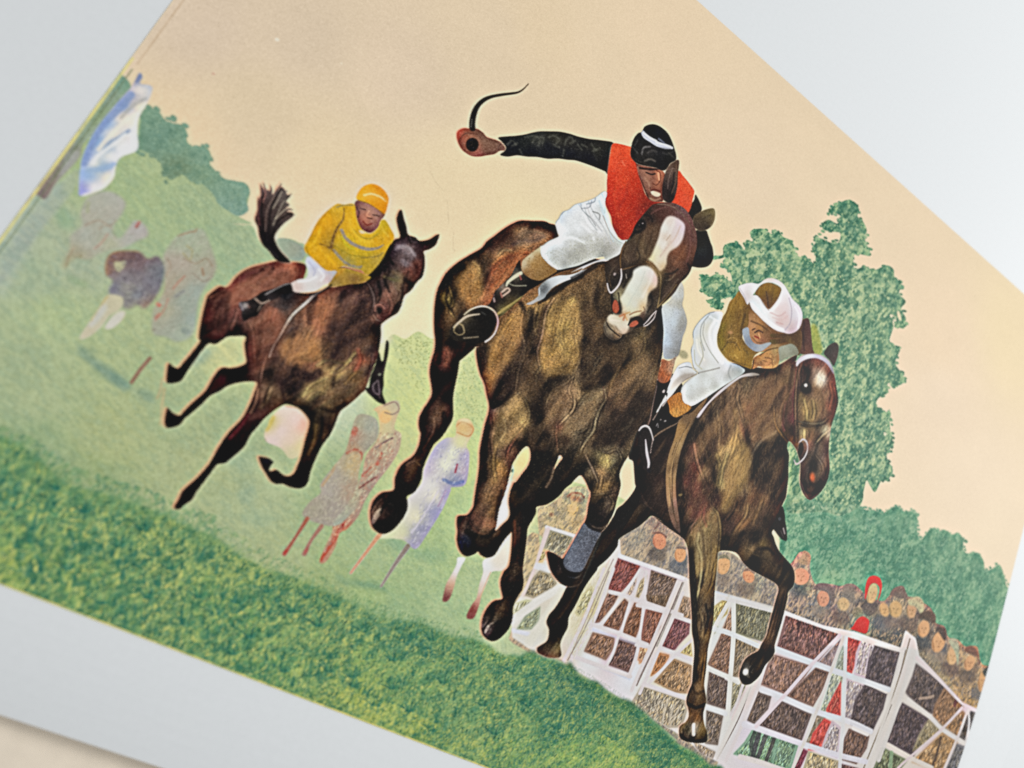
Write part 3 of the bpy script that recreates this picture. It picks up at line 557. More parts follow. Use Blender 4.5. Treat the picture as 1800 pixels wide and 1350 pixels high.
B("B 500,760 515,800 490,850 450,850 470,800", '7a7468', 2, .6); B("B 530,790 560,800 540,850 510,850", 'b59c74', 2, .8)
for s_, c_, a_ in (("B 540,895 600,875 640,885 630,960 590,975 525,945", '47545a', .9), ("B 670,940 700,890 725,900 715,945", '46555a', .9), ("B 835,965 860,930 875,950 865,1010 840,1005", '3f4e4c', .8), ("B 640,950 690,900 660,890 650,930", 'd8cdb4', .8),
                 ("B 740,850 760,910 740,940 725,900", '9a8c64', .7), ("B 870,1080 940,1060 950,1150 900,1130", '5a4c4c', .9), ("B 790,1000 830,1010 850,1080 800,1060", '6a5a4c', .8), ("B 610,970 700,960 710,1010 640,1000", 'd8b898', .8),
                 ("B 220,700 255,780 240,790 200,780 190,700", 'c8c690', .8), ("B 260,820 310,830 340,860 300,880 250,850", 'b09c94', .7), ("B 360,850 420,850 430,900 350,880", 'b8bca8', .8),
                 ("B 990,1110 1060,1160 1050,1280 960,1200", 'c0a26c', .7), ("B 1060,1150 1130,1170 1110,1300 1060,1270", 'a68c55', .7), ("B 250,640 330,640 350,690 290,670", '9ab87a', .7)):
    B(s_, c_, 2, a_)
K("B 1045,1130 1060,1190 1055,1280", '6a5436', 2.5, 1, .7); K("B 1110,1140 1090,1220", '7a6040', 2, 1, .6); K("B 820,960 840,1050 850,1090", '8a7050', 2, 1, .6); K("B 620,880 660,900 700,870", '4a4438', 2, 1, .7)

# ---- white rails: panels of onlookers framed by printed white bars
FE = motif('printed_white_fence', ["s 265,330 500,405 640,330 850,440 860,560 1350,735 | q 280,800 440,880 950,1020 1340,1170 | u 0,270 370,400 410,260 490,320 520,460 860,830 990,890 | u 860,1350 | Z 1700,1500 1240,1400 | r 640,1300 500,1230 400,1130 0,880 | v 430,760 370,700 150,640 0,540 | s -10,1000 90,850 180,640"],
      "s 450,380 dddcdc 250,500 d6c8b4 300,680 dadcd6 120,800 d8c6b4 60,960 dbdcd4 150,1200 d9dad0 350,850 dcd8c8 300,1100 d2d0bc 540,1150 d9d4b4 600,900 cbc7a0 700,700 ddd8c4 620,1000 d4c89a 520,1300 d5d6cc 800,560 e0ddd8 760,900 ded8cc 900,600 dde0e2 1100,650 d9cdd2 1150,900 dadce2 1000,1100 ddccd0 1150,1100 dcd6d0 1300,1000 ddd4c8 v 650,450 dbdde6 400,700 d8ccbc 600,700 dce0e2 950,860 dde2ea 800,640 d8c2ce 1150,380 dccbd2 1200,600 dfd8cc 1000,900 dbdcd8 1300,700 dcdcd8 r 0,380 d9dce0 330,150 dedcd8 330,300 dfdbc4 220,500 d8c4c8 200,680 dfdcc8 600,260 d9dedb 740,500 dfe0da 620,600 dcdcd0 700,950 d9dbd6 900,780 ded4d0 1050,450 d9cdd0 1150,150 dadad8 t 320,250 dcd8d2 550,520 d6dae2 450,640 dacfd6 340,790 dadde4 250,900 dcd2d6 100,1030 d6d2dc 700,580 d3dadb 800,300 d6dadc 1100,350 dcd6cf 1050,680 dcd6d2 1250,600 d8d2cc 1200,900 dad6ce 900,1000 dcd8d4 650,900 d9dad4 500,1200 d9d0d6 800,1200 d9dae0 1000,1250 d8d5d0 u 200,330 dccfc8 420,340 d8d6d0 480,430 d4d4d0 350,800 d6d2ca 650,620 d6ccc8 560,930 d8d0c4 700,1040 dadad6 850,860 d8c8cc 600,1130 d8c4c4 900,1000 d8d8d4 450,1280 dcd4c8 760,1200 dccfca",
      bl=1.6, smooth=False, label='white printed rails with cross braces', power=3.6)
CELLS = [
 ("s 305,385 460,430 450,530 400,600 340,600 265,530", '8f8a70'), ("s 225,700 300,730 330,790 270,850 180,885 105,870 160,780", '948a6e'), ("s 20,960 100,935 150,940 90,990 20,1050", 'b3b48c'),
 ("s 210,990 190,1090 150,1130 50,1145 120,1060", '8b967a'), ("s 620,830 630,870 590,980 530,1030 510,1000 560,900", 'b3ad7e'), ("s 270,540 240,600 200,610 240,540", 'c9b17c'),
 ("s 845,605 1000,650 930,760 860,835 785,840 780,780", '7c3c38'), ("s 1060,740 1045,800 1000,900 985,890 1010,800", 'a8987c'), ("s 980,750 960,830 925,885 920,860", 'b09c94'), ("s 1110,700 1290,755 1250,850 1210,965 1090,930 1085,880", '6b5548'),
 ("s 760,875 830,890 780,970 700,1075 665,1085 690,1020", '7d5a4c'), ("s 880,930 905,960 880,1040 840,1140 740,1120 740,1100", '75503f'), ("s 965,965 1015,990 1010,1080 970,1205 890,1170 895,1130", '7b5038'), ("s 1065,1010 1170,1035 1150,1100 1090,1250 1040,1230 1035,1160", '804c40'),
 ("s 650,1195 790,1230 780,1300 735,1375 590,1320", '7d5c48'), ("s 850,1245 970,1285 960,1370 925,1475 775,1420", '634640'), ("s 1290,1085 1350,1100 1345,1190 1290,1290 1200,1280", '74444a'), ("v 1025,620 1060,640 1040,710 1010,730", 'b8895c'), ("v 1165,690 1225,705 1170,770 1105,830", 'b38650'),
 ("r 90,-10 245,-10 215,65 110,40", '6a5440'), ("r 85,110 185,135 160,230 110,345 45,330", '7f5040'), ("r 360,10 425,30 420,165 330,140", '947a62'), ("r 305,180 400,220 385,290 290,395 205,385", '724246'),
 ("r 30,395 80,405 50,500 15,480", 'b88a6a'), ("r 175,460 235,470 190,540 120,605", 'a8744c'), ("r 290,505 415,555 410,745 300,730 155,665", '947450'), ("r 415,360 425,450 360,430", 'b5a06c'),
 ("r 50,715 355,815 375,880 335,1010 240,1010 110,960 -40,860", '9c917a'), ("r 610,90 715,5 690,120 600,205", 'a8975c'), ("r 740,95 745,265 685,240", '9a7c68'), ("r 795,40 1070,100 1025,345 790,270", '6c6c52'),
 ("r 675,285 735,305 725,590 650,570 575,515", '7a5a48'), ("r 785,325 965,400 900,470 815,605 765,610", '7b6c55'), ("r 580,585 715,660 695,865 555,820", '5c4a42'), ("r 760,675 850,700 810,810 745,905", '8f8c74'), ("r 555,900 665,950 630,1145 545,1135", '6a5c50'), ("r 460,1150 595,1220 580,1260 500,1240", '8c8070'),
 ("r 600,205 560,300 600,270 620,250", '8f9478'),
 ("t 385,145 765,275 700,380 610,485 320,385", '6e4642'), ("t 265,465 550,550 480,640 375,750 185,680", '7d5c50'), ("t 150,765 235,795 200,880 120,980 75,955", '5c4c44'), ("t 335,840 545,930 475,1115 170,1005", '55433f'),
 ("t 600,575 690,600 650,700 580,840 390,775", '6e4f42'), ("t 790,345 750,440 715,550 635,510", '8f7a80'), ("t 815,400 845,580 765,560 790,480", '8f9a8c'), ("t 865,315 965,340 930,440 885,580 855,560 848,480", 'b8342c'),
 ("t 970,345 1075,385 1050,480 1015,630 915,595 940,450", 'bda9b4'), ("t 1080,385 1250,435 1225,560 1180,700 1010,635 1040,510", '463a40'), ("t 735,605 820,630 800,680 690,910 645,890", 'a6b3a4'), ("t 795,680 785,920 700,915 705,870", 'c0382e'),
 ("t 850,655 980,700 940,800 895,985 830,950", 'b8a8b0'), ("t 995,705 1145,775 1110,880 1040,1050 890,985 930,830", '433639'), ("t 610,950 665,970 620,1040 565,1155 535,1130", '7f705f'), ("t 665,980 725,1010 700,1080 640,1185 555,1190 600,1080", 'c4362f'),
 ("t 730,995 785,1045 765,1250 650,1205 700,1100", 'b5a6ae'), ("t 870,1060 1005,1110 980,1190 920,1295 815,1265 830,1160", '64493f'), ("t 120,1050 440,1165 385,1350 -30,1235 60,1150", '6d9478'),
 ("t 490,1215 525,1235 470,1350 430,1350", '70283c'), ("t 560,1230 770,1300 750,1370 520,1360", 'a09474'), ("t 800,1320 920,1350 800,1360", '6a4f50'),
 ("u 500,545 725,715 665,910 540,880 435,750 480,640", '4a3d3c'), ("u 720,735 865,850 700,1015 645,930 665,860", '86603f'), ("u 390,855 575,970 530,1100 470,1235 280,1125 330,990", '43353a'), ("u 590,985 675,1050 560,1150 480,1200 540,1090", '8c8060'),
 ("u 700,1085 805,1150 690,1360 480,1290", 'a07c50'), ("u 855,915 885,960 820,1095 725,1020", '8f6c48'), ("u 905,930 925,960 880,1110 845,1090", '4c4440'), ("u 935,900 970,925 930,1050 915,980", '4c4a4c'),
 ("u 815,1180 870,1200 825,1360 735,1360", '5c5c60'), ("u 240,1205 405,1290 340,1360 170,1360", '66704f')]
rg_ = np.random.default_rng(11)
for n_, (sp_, c_) in enumerate(CELLS):
    c_ = tuple(np.clip(hexc(c_)*.98+.085, 0, 1))
    pc_ = pts(sp_); ce_ = pc_.mean(0); dv_ = pc_-ce_; pc_ = ce_+dv_*(1+5.5/np.maximum(np.hypot(*dv_.T), 4))[:, None]
    B(pc_, tuple(np.clip(hexc(c_)*1.12+.06, 0, 1)), 2.6, .55, False); B(pc_, c_, 1.3, .88, False)
    base_ = hexc(c_); lum = float(base_.mean())
    lo = tuple(np.clip(base_*0.6, 0, 1)); hi = tuple(np.clip(base_*1.25+.13, 0, 1)); hi2 = tuple(np.clip(base_*np.array([1.25, 1.15, .9])+.08, 0, 1))
    ar_ = pts(sp_); e_ = ar_.max(0)-ar_.min(0)
    dabs(sp_, int(14+e_[0]*e_[1]/9), 1.95 if sp_[0] in 'rtu' else 2.1, 12, 1.4, [lo, hi, hi2, lo, lo], .75, .35, 50+n_)
for sp_, c_, w_ in (("t 600,570 680,600", '4a3c3c', 2), ("t 870,370 890,560", 'd87a64', 1.5), ("t 990,380 960,600", 'e0d0dc', 2), ("t 1030,390 990,600", 'dcccd8', 2), ("t 720,900 770,800", 'e08a70', 1.5), ("t 150,1080 100,1260", '48424a', 10), ("t 210,1080 140,1270", '504c50', 9), ("t 270,1120 210,1290", '4c4848', 8), ("t 300,1130 260,1290", '7fa88c', 8),
                   ("u 690,1110 660,1230 620,1350", '4c3c34', 5), ("u 520,800 600,790 630,780", 'b8a08c', 4), ("u 820,780 800,850", '70383c', 7), ("u 300,1230 290,1350", '8fb088', 8), ("r 930,1060 900,1160 930,1280", '48504c', 8), ("r 220,850 200,990", 'c9bfa8', 3), ("r 290,850 250,1000", 'c9bfa8', 3), ("v 1230,1040 1190,1200", 'c9bfa8', 3), ("v 1330,1080 1250,1240", 'c9bfa8', 3), ("t 470,200 450,340", '4e3038', 2.5), ("t 590,220 570,360", '583a40', 2.5)):
    K(sp_, c_, w_, 1.2, .75)
# seams between paired posts and blue or pink edges of the bars
for sp_, c_, w_, a_ in (("s 800,600 690,830 560,1130 460,1370", 'a08c84', 2.2, .7), ("s 770,600 640,880 520,1150 430,1350", 'd8c0b4', 3, .5), ("q 230,830 130,1080 20,1330", '8c8880', 2.5, .75), ("v 1345,110 1180,500 985,920", '97857e', 2.6, .75),
        ("r 320,-10 170,320 0,660", '8f807c', 2.6, .7), ("r 905,680 800,960 630,1280", '8c8784', 2.4, .75), ("u 445,330 370,600 270,880 140,1200 80,1350", '7d6c4e', 3.0, .85), ("u 410,420 370,600", '5c4634', 2, .7), ("u 300,850 220,1050 180,1150", '4e4234', 2.2, .6), ("t 120,620 0,900", '9c8f7c', 2, .6),
        ("s 850,590 1350,770", 'c9b8cc', 2.5, .5), ("s 400,560 340,600 250,600", 'd8a8a0', 2, .5), ("q 480,900 940,1050", 'b5c4d8', 3, .5), ("t 380,130 780,260", 'c9b4b4', 2.5, .5), ("t 850,300 1240,430", 'b8a898', 2.5, .5), ("t 300,400 560,500 900,620", 'c4cfe0', 4, .5), ("t 180,740 350,800 700,930", 'c4c8dc', 4, .5),
        ("u 510,500 870,830", 'c9b4bc', 3, .5), ("u 450,800 850,1130", 'c9c4b8', 3, .4), ("v 640,480 1050,620", 'c4c8e0', 4, .5), ("v 500,700 930,870", 'b8c4dc', 4, .5), ("r 60,700 370,800", 'd9c79a', 2.5, .6), ("r 790,290 950,360", 'c8cc94', 3, .6), ("s 330,360 490,420", 'b8c4d4', 3, .6)):
    K(sp_, c_, w_*.9, 1.2, a_*.85)
for sp_, w_ in (("v 770,180 900,215 1240,330 1345,368", 6.5), ("v 640,440 850,510 1070,600", 6.5), ("v 470,685 700,770 935,850", 7), ("v 800,0 640,420 460,740", 7), ("v 725,0 560,420 400,740", 6), ("v 1310,100 1150,480 945,960", 6.5), ("v 1350,190 1220,500 1010,980", 6.5),
      ("v 1010,10 850,240 710,440", 5), ("v 1035,20 930,270 865,500", 5), ("v 1060,20 1035,330 1000,590", 5.5), ("v 850,500 800,660 745,770", 5.5), ("v 1000,600 970,720 920,850", 6), ("q -10,700 245,800", 7), ("r 300,150 425,192", 6.5), ("r 190,400 432,495", 6.5), ("r 50,685 392,800", 7),
      ("r 440,330 330,430 100,670", 5), ("r 0,60 110,85 240,120", 6.5), ("r -10,375 60,385 100,400", 6), ("r 480,-10 480,10", 4), ("r 700,640 735,660", 5), ("r 835,690 790,830 735,930", 6), ("r 1010,530 960,700 850,960 700,1290", 6.5)):
    K(sp_, 'd9d4d4', w_, 1.3, .9)
for sp_, w_ in (("v 1345,110 1180,500 985,920", 1.8), ("v 765,20 600,420 440,720", 1.6), ("r 905,680 800,960 630,1280", 1.8)):
    K(sp_, '8f7f78', w_, 1.0, .8)
K("s 265,335 500,410", 'dfe1e6', 7, 1.4, .9); K("s 285,360 190,620 90,870", 'ddcfc8', 8, 1.5, .9); K("s 190,650 290,680", 'd9dde0', 11, 2, .7)
K("s -10,1090 200,930 410,810", 'dfe0d8', 14, 2.5, .9); K("s 0,1160 130,1190", 'd5dbe4', 7, 2, .8); K("s 400,850 280,1040 130,1260", 'dcdccd', 17, 3, .8); K("s 850,570 1350,745", 'dfdfe2', 8, 1.4, .9)
dabs("s 450,900 700,650 640,1150 480,1400", 220, 2.0, 10, 1.2, ['c9c79c','e5e0c8','cdbf94','dde0d4'], .5, .2, 60)
K("u 420,290 330,640 230,1000 130,1350", 'd9d6cf', 9, 1.4, .9); K("u 490,360 400,700 300,1000 200,1280", 'd5d3ce', 9, 1.4, .9)
K("u 500,480 690,660 870,840 985,900", 'd9cfce', 6.5, 1.2, .95); K("u 430,810 600,940 700,1040 870,1150", 'd9d6d0', 6.5, 1.2, .95); K("u 270,1170 450,1270 620,1350", 'dcd5ca', 7, 1.2, .95); K("u 860,870 700,1040 450,1260 350,1350", 'd8cbca', 4.5, 1.2, .95); K("u 900,900 830,1090 720,1350", 'd8d0cc', 5, 1.2, .95); K("u 905,890 915,980 900,1100", 'd9d6d4', 4, 1.2, .9)
K("u 0,285 180,345 350,400", 'ddd8d2', 8, 1.2, .95); K("u 0,640 130,680 260,740", 'dcd6d0', 8, 1.2, .95); K("u 0,1030 110,1080", 'dcd8d4', 7, 1.2, .95)
K("t 350,115 850,290 1290,420", 'ddd8d3', 8, 1.2, .95); K("t 290,410 580,520 860,620 1180,730", 'd5dadf', 8.5, 1.3, .92); K("t 170,730 340,790 560,890 860,980 1040,1060", 'd9dbe0', 8.5, 1.3, .92); K("t 30,1000 150,1040 500,1160 790,1250 1000,1300", 'd8d8e0', 8.5, 1.3, .92); K("t 0,1260 150,1300 350,1370", 'd8d4d0', 8, 1.3, .9)
K("t 790,300 560,540 350,780 130,1020", 'd9ced4', 6.5, 1.2, .95); K("t 820,320 720,590 600,920 500,1170 420,1350", 'd6d2cc', 6.5, 1.2, .92); K("t 840,320 830,620 820,960 790,1350", 'd8dadb', 7.5, 1.2, .92)
K("r 440,890 545,940", 'd9dcdc', 1, 1, .1); K("r 735,20 600,260 555,440", 'dfe0da', 8, 1.3, .92); K("r 760,20 760,300 730,700 710,960", 'dcdfd8', 9, 1.3, .95); K("r 600,-20 1100,110", 'd9d9d6', 8, 1.2, .9); K("r 560,240 720,280 970,390", 'd9dfdf', 8, 1.3, .92); K("r 555,560 740,640 800,670", 'dcded8', 8, 1.3, .9); K("r 520,860 700,920", 'd8dcdc', 8, 1.3, .9)
K("r 760,960 870,720 1000,460 1150,110", 'dccfcd', 9, 1.4, .9); K("r 600,1330 800,900 950,600", 'dad8d2', 9, 1.5, .85)
# ---- foreground turf
GS_ = "Z -40,790 30,780 60,800 120,850 190,870 250,890 300,910 330,925 380,945 420,975 470,1000 520,1015 560,1035 620,1060 660,1080 700,1090 740,1095 790,1118"
GR_ = motif('printed_grass', leafy(GS_, 150, 5, 9, False)+["Z -40,790 30,780 60,800 120,850 190,870 250,890 300,910 330,925 380,945 420,975 470,1000 520,1015 560,1035 620,1060 660,1080 700,1090 740,1095 790,1118 840,1125 | v -80,680 0,680 60,690 120,660 170,660 250,700 330,720 420,760 460,740 520,830 600,880 680,900 760,980 860,1030 920,1040 1000,1100 1060,1150 1110,1200 1180,1260 | r 330,1170 420,1210 500,1260 580,1330 700,1400 | Z 1290,1500 700,1500 -100,1150"],
      "E 30,450 7c9a6a 0,640 6d9269 60,740 4f7f61 200,700 7f985f 300,600 8b9a6e 300,780 6e9061 400,740 859c68 100,900 618e62 250,900 5c8b60 400,900 4d7c5c 500,800 5c865f 550,930 4d7d5e 700,850 5a8560 800,900 618a60 850,980 6f9261 100,1050 6a9158 30,1150 86994f 250,1050 547f58 400,1080 4a7859 600,1050 7a9a66 700,1120 52805d 900,1100 5a8560 300,1180 6f8f57 450,1250 6c8f55 G 300,150 6f9160 500,180 648964 400,320 7b9a64 600,300 8ba066 800,300 97a86c 950,250 9fb078 500,420 628c5a 700,480 55855b 900,400 759768 850,450 4f7f5b 1000,420 7a9a6a 1100,480 5f8a62 1250,520 8aa878 1400,560 85a478 700,600 5c8a5b 900,620 87a56b 1000,560 6b9262 1100,650 6f9664 1300,620 5c8965 1500,640 5c8b6a 1650,700 3f7560 1300,780 74985e 1150,830 5f8c5c 900,800 6a9560 1500,850 7d9f66 1250,950 93a659 1100,1000 a0aa58 1400,1000 88a056 1600,1000 6b9160 1600,1150 8da156 1350,1050 a2ab5b H 100,200 4f8168 300,260 4c7f63 500,280 76a070 300,400 4c7f62 100,450 84a66a 500,450 4b8064 700,400 4d8066 900,400 4a7260 700,560 44795f 900,600 45795f 1100,560 41705a 500,600 5c8c66 300,600 76996a 100,600 98ad68 600,700 7fa06a 800,740 447a60 1000,700 528763 1200,620 417358 1100,800 84a463 900,830 8cab62 1300,760 3f7458 1500,800 44795a 1200,870 a0b364 700,870 86a36a 400,780 90a86c 1400,870 3d7358",
      bl=3.6, label='dark green tufted grass along the foot of the picture', power=3.4)
mottle(GR_, '47785e', 'a0b06c', .5, 70, 34, 1.8, .26, 31); mottle(GR_, '457a60', '86a468', -.7, 26, 10, 2.2, .3, 3); mottle(GR_, '3c6e58', '94ac6c', -1.0, 11, 4, 2.2, .22, 5)
GR = "Z -10,760 350,920 800,1100 1150,1220 1300,1350 870,1350 0,1040"
for x0_, y0_, x1_, y1_, n_, L_, w_ in ((0,760,320,1140,700,22,4.0),(250,880,620,1250,1500,17,2.4),(560,1020,900,1350,1800,13,1.7),(850,1110,1300,1360,2200,9,1.2)):
    q_ = f"Z {x0_},{y0_} {x1_},{y0_} {x1_},{y1_} {x0_},{y1_}"
    dabs(q_, n_, -.95, L_, w_, ['4f7a5c','3d6a50','9aab68','728f5c'], .55, .75, 70)
    dabs(q_, n_, -.6, L_*.9, w_*.6, ['38604c','a8b06a','b8b86c','5c7f58','93a870'], .6, .8, 71)
    dabs(q_, n_//2, -1.2, L_*.7, w_*.4, ['2c5646','c8c87c'], .6, .5, 72)
for gx, gy, s_ in ((560,1100,1.3),(540,1050,1.1),(515,1075,1.2),(590,1065,1.2),(440,1120,1.3),(410,1150,1.1),(350,1050,1.4),(260,1050,1.5),(180,1060,1.6),(60,930,1.7),(100,860,1.7),(250,930,1.4),(660,1240,1.2),(720,1250,1.1),(780,1200,1.0),(820,1160,1.0),(900,1180,.9),(870,1290,.9),(930,1240,.9),(980,1280,.8),(1040,1240,.8),(1080,1300,.7),(470,1040,1),(420,1060,1),(640,1110,1),(620,1190,1),(690,1210,1),(760,1125,1.1),(730,1120,1.1),(850,1240,.8),(760,1285,.8),(750,1290,.7),(1010,1200,.6),(500,1180,1),(380,1080,1.2),(300,1000,1.2),(330,1100,1.2),(210,960,1.5),(150,900,1.5),(120,1000,1.6),(580,1180,1),(690,1160,1)):
    for k_ in range(6):
        an_ = -1.57+(k_-2.5)*.35+rg_.normal()*.1; L_ = 20*s_*(.7+.5*rg_.random())
        K(np.array([(gx+k_*2-5, gy), (gx+k_*2-5+L_*.5*math.cos(an_), gy+L_*.55*math.sin(an_)), (gx+k_*2-5+L_*math.cos(an_)*1.3, gy+L_*math.sin(an_))]), ['2f6556','3d7459','4a8060'][k_ % 3], [3.2*s_, 2, .6], .8*s_+.3, .75)
rq_ = np.random.default_rng(41)
for _ in range(420):
    gx = rq_.uniform(10, 1240); top_ = np.interp(gx, [0, 120, 380, 560, 700, 860, 960, 1100, 1240], [800, 860, 955, 1045, 1095, 1135, 1150, 1250, 1340]); bot_ = np.interp(gx, [0, 460, 840, 1240], [1015, 1200, 1345, 1480])
    gy = rq_.uniform(top_+12, bot_-4)
    if gy > 1345: continue
    s_ = np.interp(gx, [0, 500, 1240], [1.7, 1.15, .65]); dk_ = rq_.random() < .72
    for k_ in range(rq_.integers(2, 5)):
        an_ = -1.35+rq_.normal()*.45; L_ = 17*s_*rq_.uniform(.6, 1.3); ox_ = rq_.normal()*4*s_
        K(np.array([(gx+ox_, gy), (gx+ox_+L_*.45*math.cos(an_), gy+L_*.55*math.sin(an_)), (gx+ox_+L_*1.25*math.cos(an_), gy+L_*.95*math.sin(an_))]), ['346955', '3d735a', '477c5c'][k_ % 3] if dk_ else ['a8b86c', '9cb074', 'b4bc6c'][k_ % 3], [3.6*s_, 2.6*s_, .5], 1.1*s_, .4 if dk_ else .3)
dabs("Z 840,1290 1060,1290 1160,1350 860,1350", 500, -.9, 8, 1.4, ['b8c468','a6b860','6f9a58'], .5, .6, 75); dabs("Z 560,1230 700,1280 860,1340 840,1300 600,1200", 500, -.7, 9, 1.4, ['b8bc64','a2ad58','c5c46c'], .5, .7, 76)
B("s 50,1130 160,1190 -40,1260 -120,1240", 'c5cf98', 6, .4)

CLIP = None
for a_, b_ in ((0, 330), (300, 620), (600, 900), (880, 1180)):
    pass
dabs("Z -20,740 60,770 130,820 260,860 390,910 380,970 260,920 120,880 -20,830", 500, -.9, 16, 3.2, ['5f8a62','4f7a5c','7f9a68','6f9062'], .6, .6, 77)
dabs("Z 370,910 480,975 560,1010 690,1070 760,1090 850,1110 850,1150 700,1115 560,1060 400,970", 700, -.9, 11, 2.0, ['5f8a60','4f7a5c','8fa46c','6f9062'], .6, .6, 78)
dabs("v -60,650 180,630 420,730 520,780 700,880 900,1010 1150,1160 1330,1330 1250,1350 1000,1150 700,950 400,790", 700, -1.1, 7, 1.2, ['5f8a6c','6f9478','8f9a78','7f9478'], .22, .5, 79)
tint(GR_, (.985, .99, .96), .3, 10, -.02)
tint(TR_, (1.03, .985, .97), .35, 8, -.06); tint(PO_, (1.03, .985, .98), .35, 8, -.05)

tint(FE, (.96, .945, .94), .2, 4, -.12)
# ---------------------------------------------------------------- the left horse and its rider in yellow
HALO = [(-2, 0, 'e0906c', .65), (2, 0, 'e6dcba', .18), (-1, 1, 'd8c8a0', .15)]
H2B = motif('printed_horse', ["i 390,715 300,735 200,760 120,800 60,850 0,920 | k 480,240 420,280 380,320 360,380 340,460 320,560 310,650 320,680 260,760 200,830 150,885 110,870 75,850 60,900 55,990 80,1010 150,1000 180,980 220,920 280,830 330,760 390,695 440,700 480,680 540,640 600,635 680,640 672,700 680,780 685,840 640,870 560,885 510,880 470,900 430,950 390,1020 350,1080 260,1160 200,1220 160,1260 110,1240 | m 80,310 60,305 45,360 40,420 60,460 120,455 170,430 200,390 260,340 340,270 400,210 480,170 540,130 620,105 700,95 770,105 750,180 710,280 680,340 640,400 560,480 500,560 450,640 420,700 380,760 300,850 220,920 180,960 150,1020 115,1090 160,1105 200,1070 260,1030 300,960 360,880 420,800 460,750 520,740 560,710 620,660 680,600 720,520 780,450 830,390 900,330 960,290 1010,275 1100,305 1165,370 1185,430 1150,560 1120,680 1090,760 1060,820 1020,840 980,830 930,790 890,800 870,790 890,750 905,730 870,700 800,685 785,700 810,770 840,820 880,880 920,905 980,905 1040,930 1100,940 1150,925 1180,880 1200,800 1240,700 1290,600 1350,520 | l 360,1195 400,1110 440,1010 500,960 560,910 610,860 640,830 680,720 710,640 740,560 755,480 765,400 765,325 | j 790,1195 840,1160 900,1120 930,1050 950,990 1000,950 1050,880 1090,840 1110,760 1110,680 1103,640 1150,622 1195,590 1215,545 1225,505 1195,512 1140,545 1070,555 1035,527 980,505 965,440 945,380 928,313 905,325 885,380 893,440 912,525 870,545 830,590 790,640 750,720 700,780 650,840 640,880 560,890 480,890 400,920 | i 800,920 700,960 560,960 600,860 625,760 580,730 490,722"],
   "i 300,800 5b3c33 150,880 63423a 60,980 5c3a33 400,780 6e4638 520,780 8f5f48 600,760 5a3830 450,850 744a3a 250,920 4e322c 100,1100 4c2b28 k 380,340 33231f 450,450 5b322c 560,400 4d2c28 600,280 6b4236 440,620 38231f 620,600 16100f 340,640 21170f 420,700 1a120f 200,860 150f0c 90,930 16110e 740,550 573a30 720,760 4c2e26 770,850 2a1a17 620,930 120c0c 480,960 3a2024 380,1040 301b1b 860,600 3d2a24 900,480 6b4334 980,420 3a302e 1000,300 1a1719 1050,560 3f302c 1120,600 5f4434 1200,480 74503e 1290,440 8a5a3e 1150,760 8a6a42 1240,760 a87848 1200,840 5c3a2c 1050,780 6b4a34 900,800 3d2a24 870,950 140f0e 960,1000 2f1f1c 880,1060 584535 1050,900 33231f 1050,1050 140f10 900,1150 4a3628 m 60,400 37291f 120,420 1c1512 250,320 17110f 150,380 271d18 420,120 331c1d 600,60 110c0c 720,220 3d2622 820,200 5a4634 900,180 5f4a36 800,330 3f2d26 620,470 351f1d 560,600 1a1214 640,560 2d211e 480,700 120e0f 300,880 14100f 200,1000 2f2823 150,1080 35231e 1260,500 3f3322 1200,500 2a211a 1180,650 332a20 1120,800 1e1a16 1000,880 16130f 860,720 38403a 900,830 1c1c18 1100,900 191511 l 100,560 98683f 220,540 b0783f 330,270 8f5c40 300,350 7d4f3a 150,420 805a3c 420,330 4f3730 500,250 4a3430 600,130 45302c 660,60 392825 500,430 332421 620,350 1f1718 700,330 17110f 550,560 453327 450,560 4a3a28 330,560 6c5438 400,690 8a7648 330,640 6b5638 150,700 33241f 100,800 211919 200,860 8a7a4c 300,800 6b5a38 250,920 1a1410 180,1000 171210 450,800 4c3c2c 560,740 6f5738 600,600 7c4a34 680,520 4a3c33 700,430 35291f 640,680 574838 560,860 4c4230 430,950 4a3c2a 330,960 53442c 240,1150 4a3c28 300,1080 2a211a 380,1090 3c3226 200,1200 3d3422 j 920,400 2e1e1e 900,480 3a2422 1000,540 3a2d2c 1170,560 46302c 1200,530 553a36 850,620 2b2021 930,620 55484a 980,650 6a5d5e 960,720 5f5154 1000,700 4b3a38 1060,650 3a2a28 1040,760 4f2f28 980,800 5a342a 1080,800 261a18 900,860 524a36 820,740 2f2424 760,720 1c1516 700,830 120e0f 820,850 3a3028 1000,880 2e2019 760,900 2c2120 880,960 54463a 820,980 5f3e34 730,1010 2b1c1c 760,1050 6f4a3e 740,1110 1a1010 720,1160 6b4a40 800,1080 53352e 870,1040 4f4034 900,1080 1c1614 660,950 2d211e".replace('\n',' '),
   bl=.8, power=3.3, fringe=HALO, tex=[(1.2, 14, 2.2, .16), (0, 2.0, 1.5, .12)], label='dark bay horse galloping at the left')
KW = 1.6
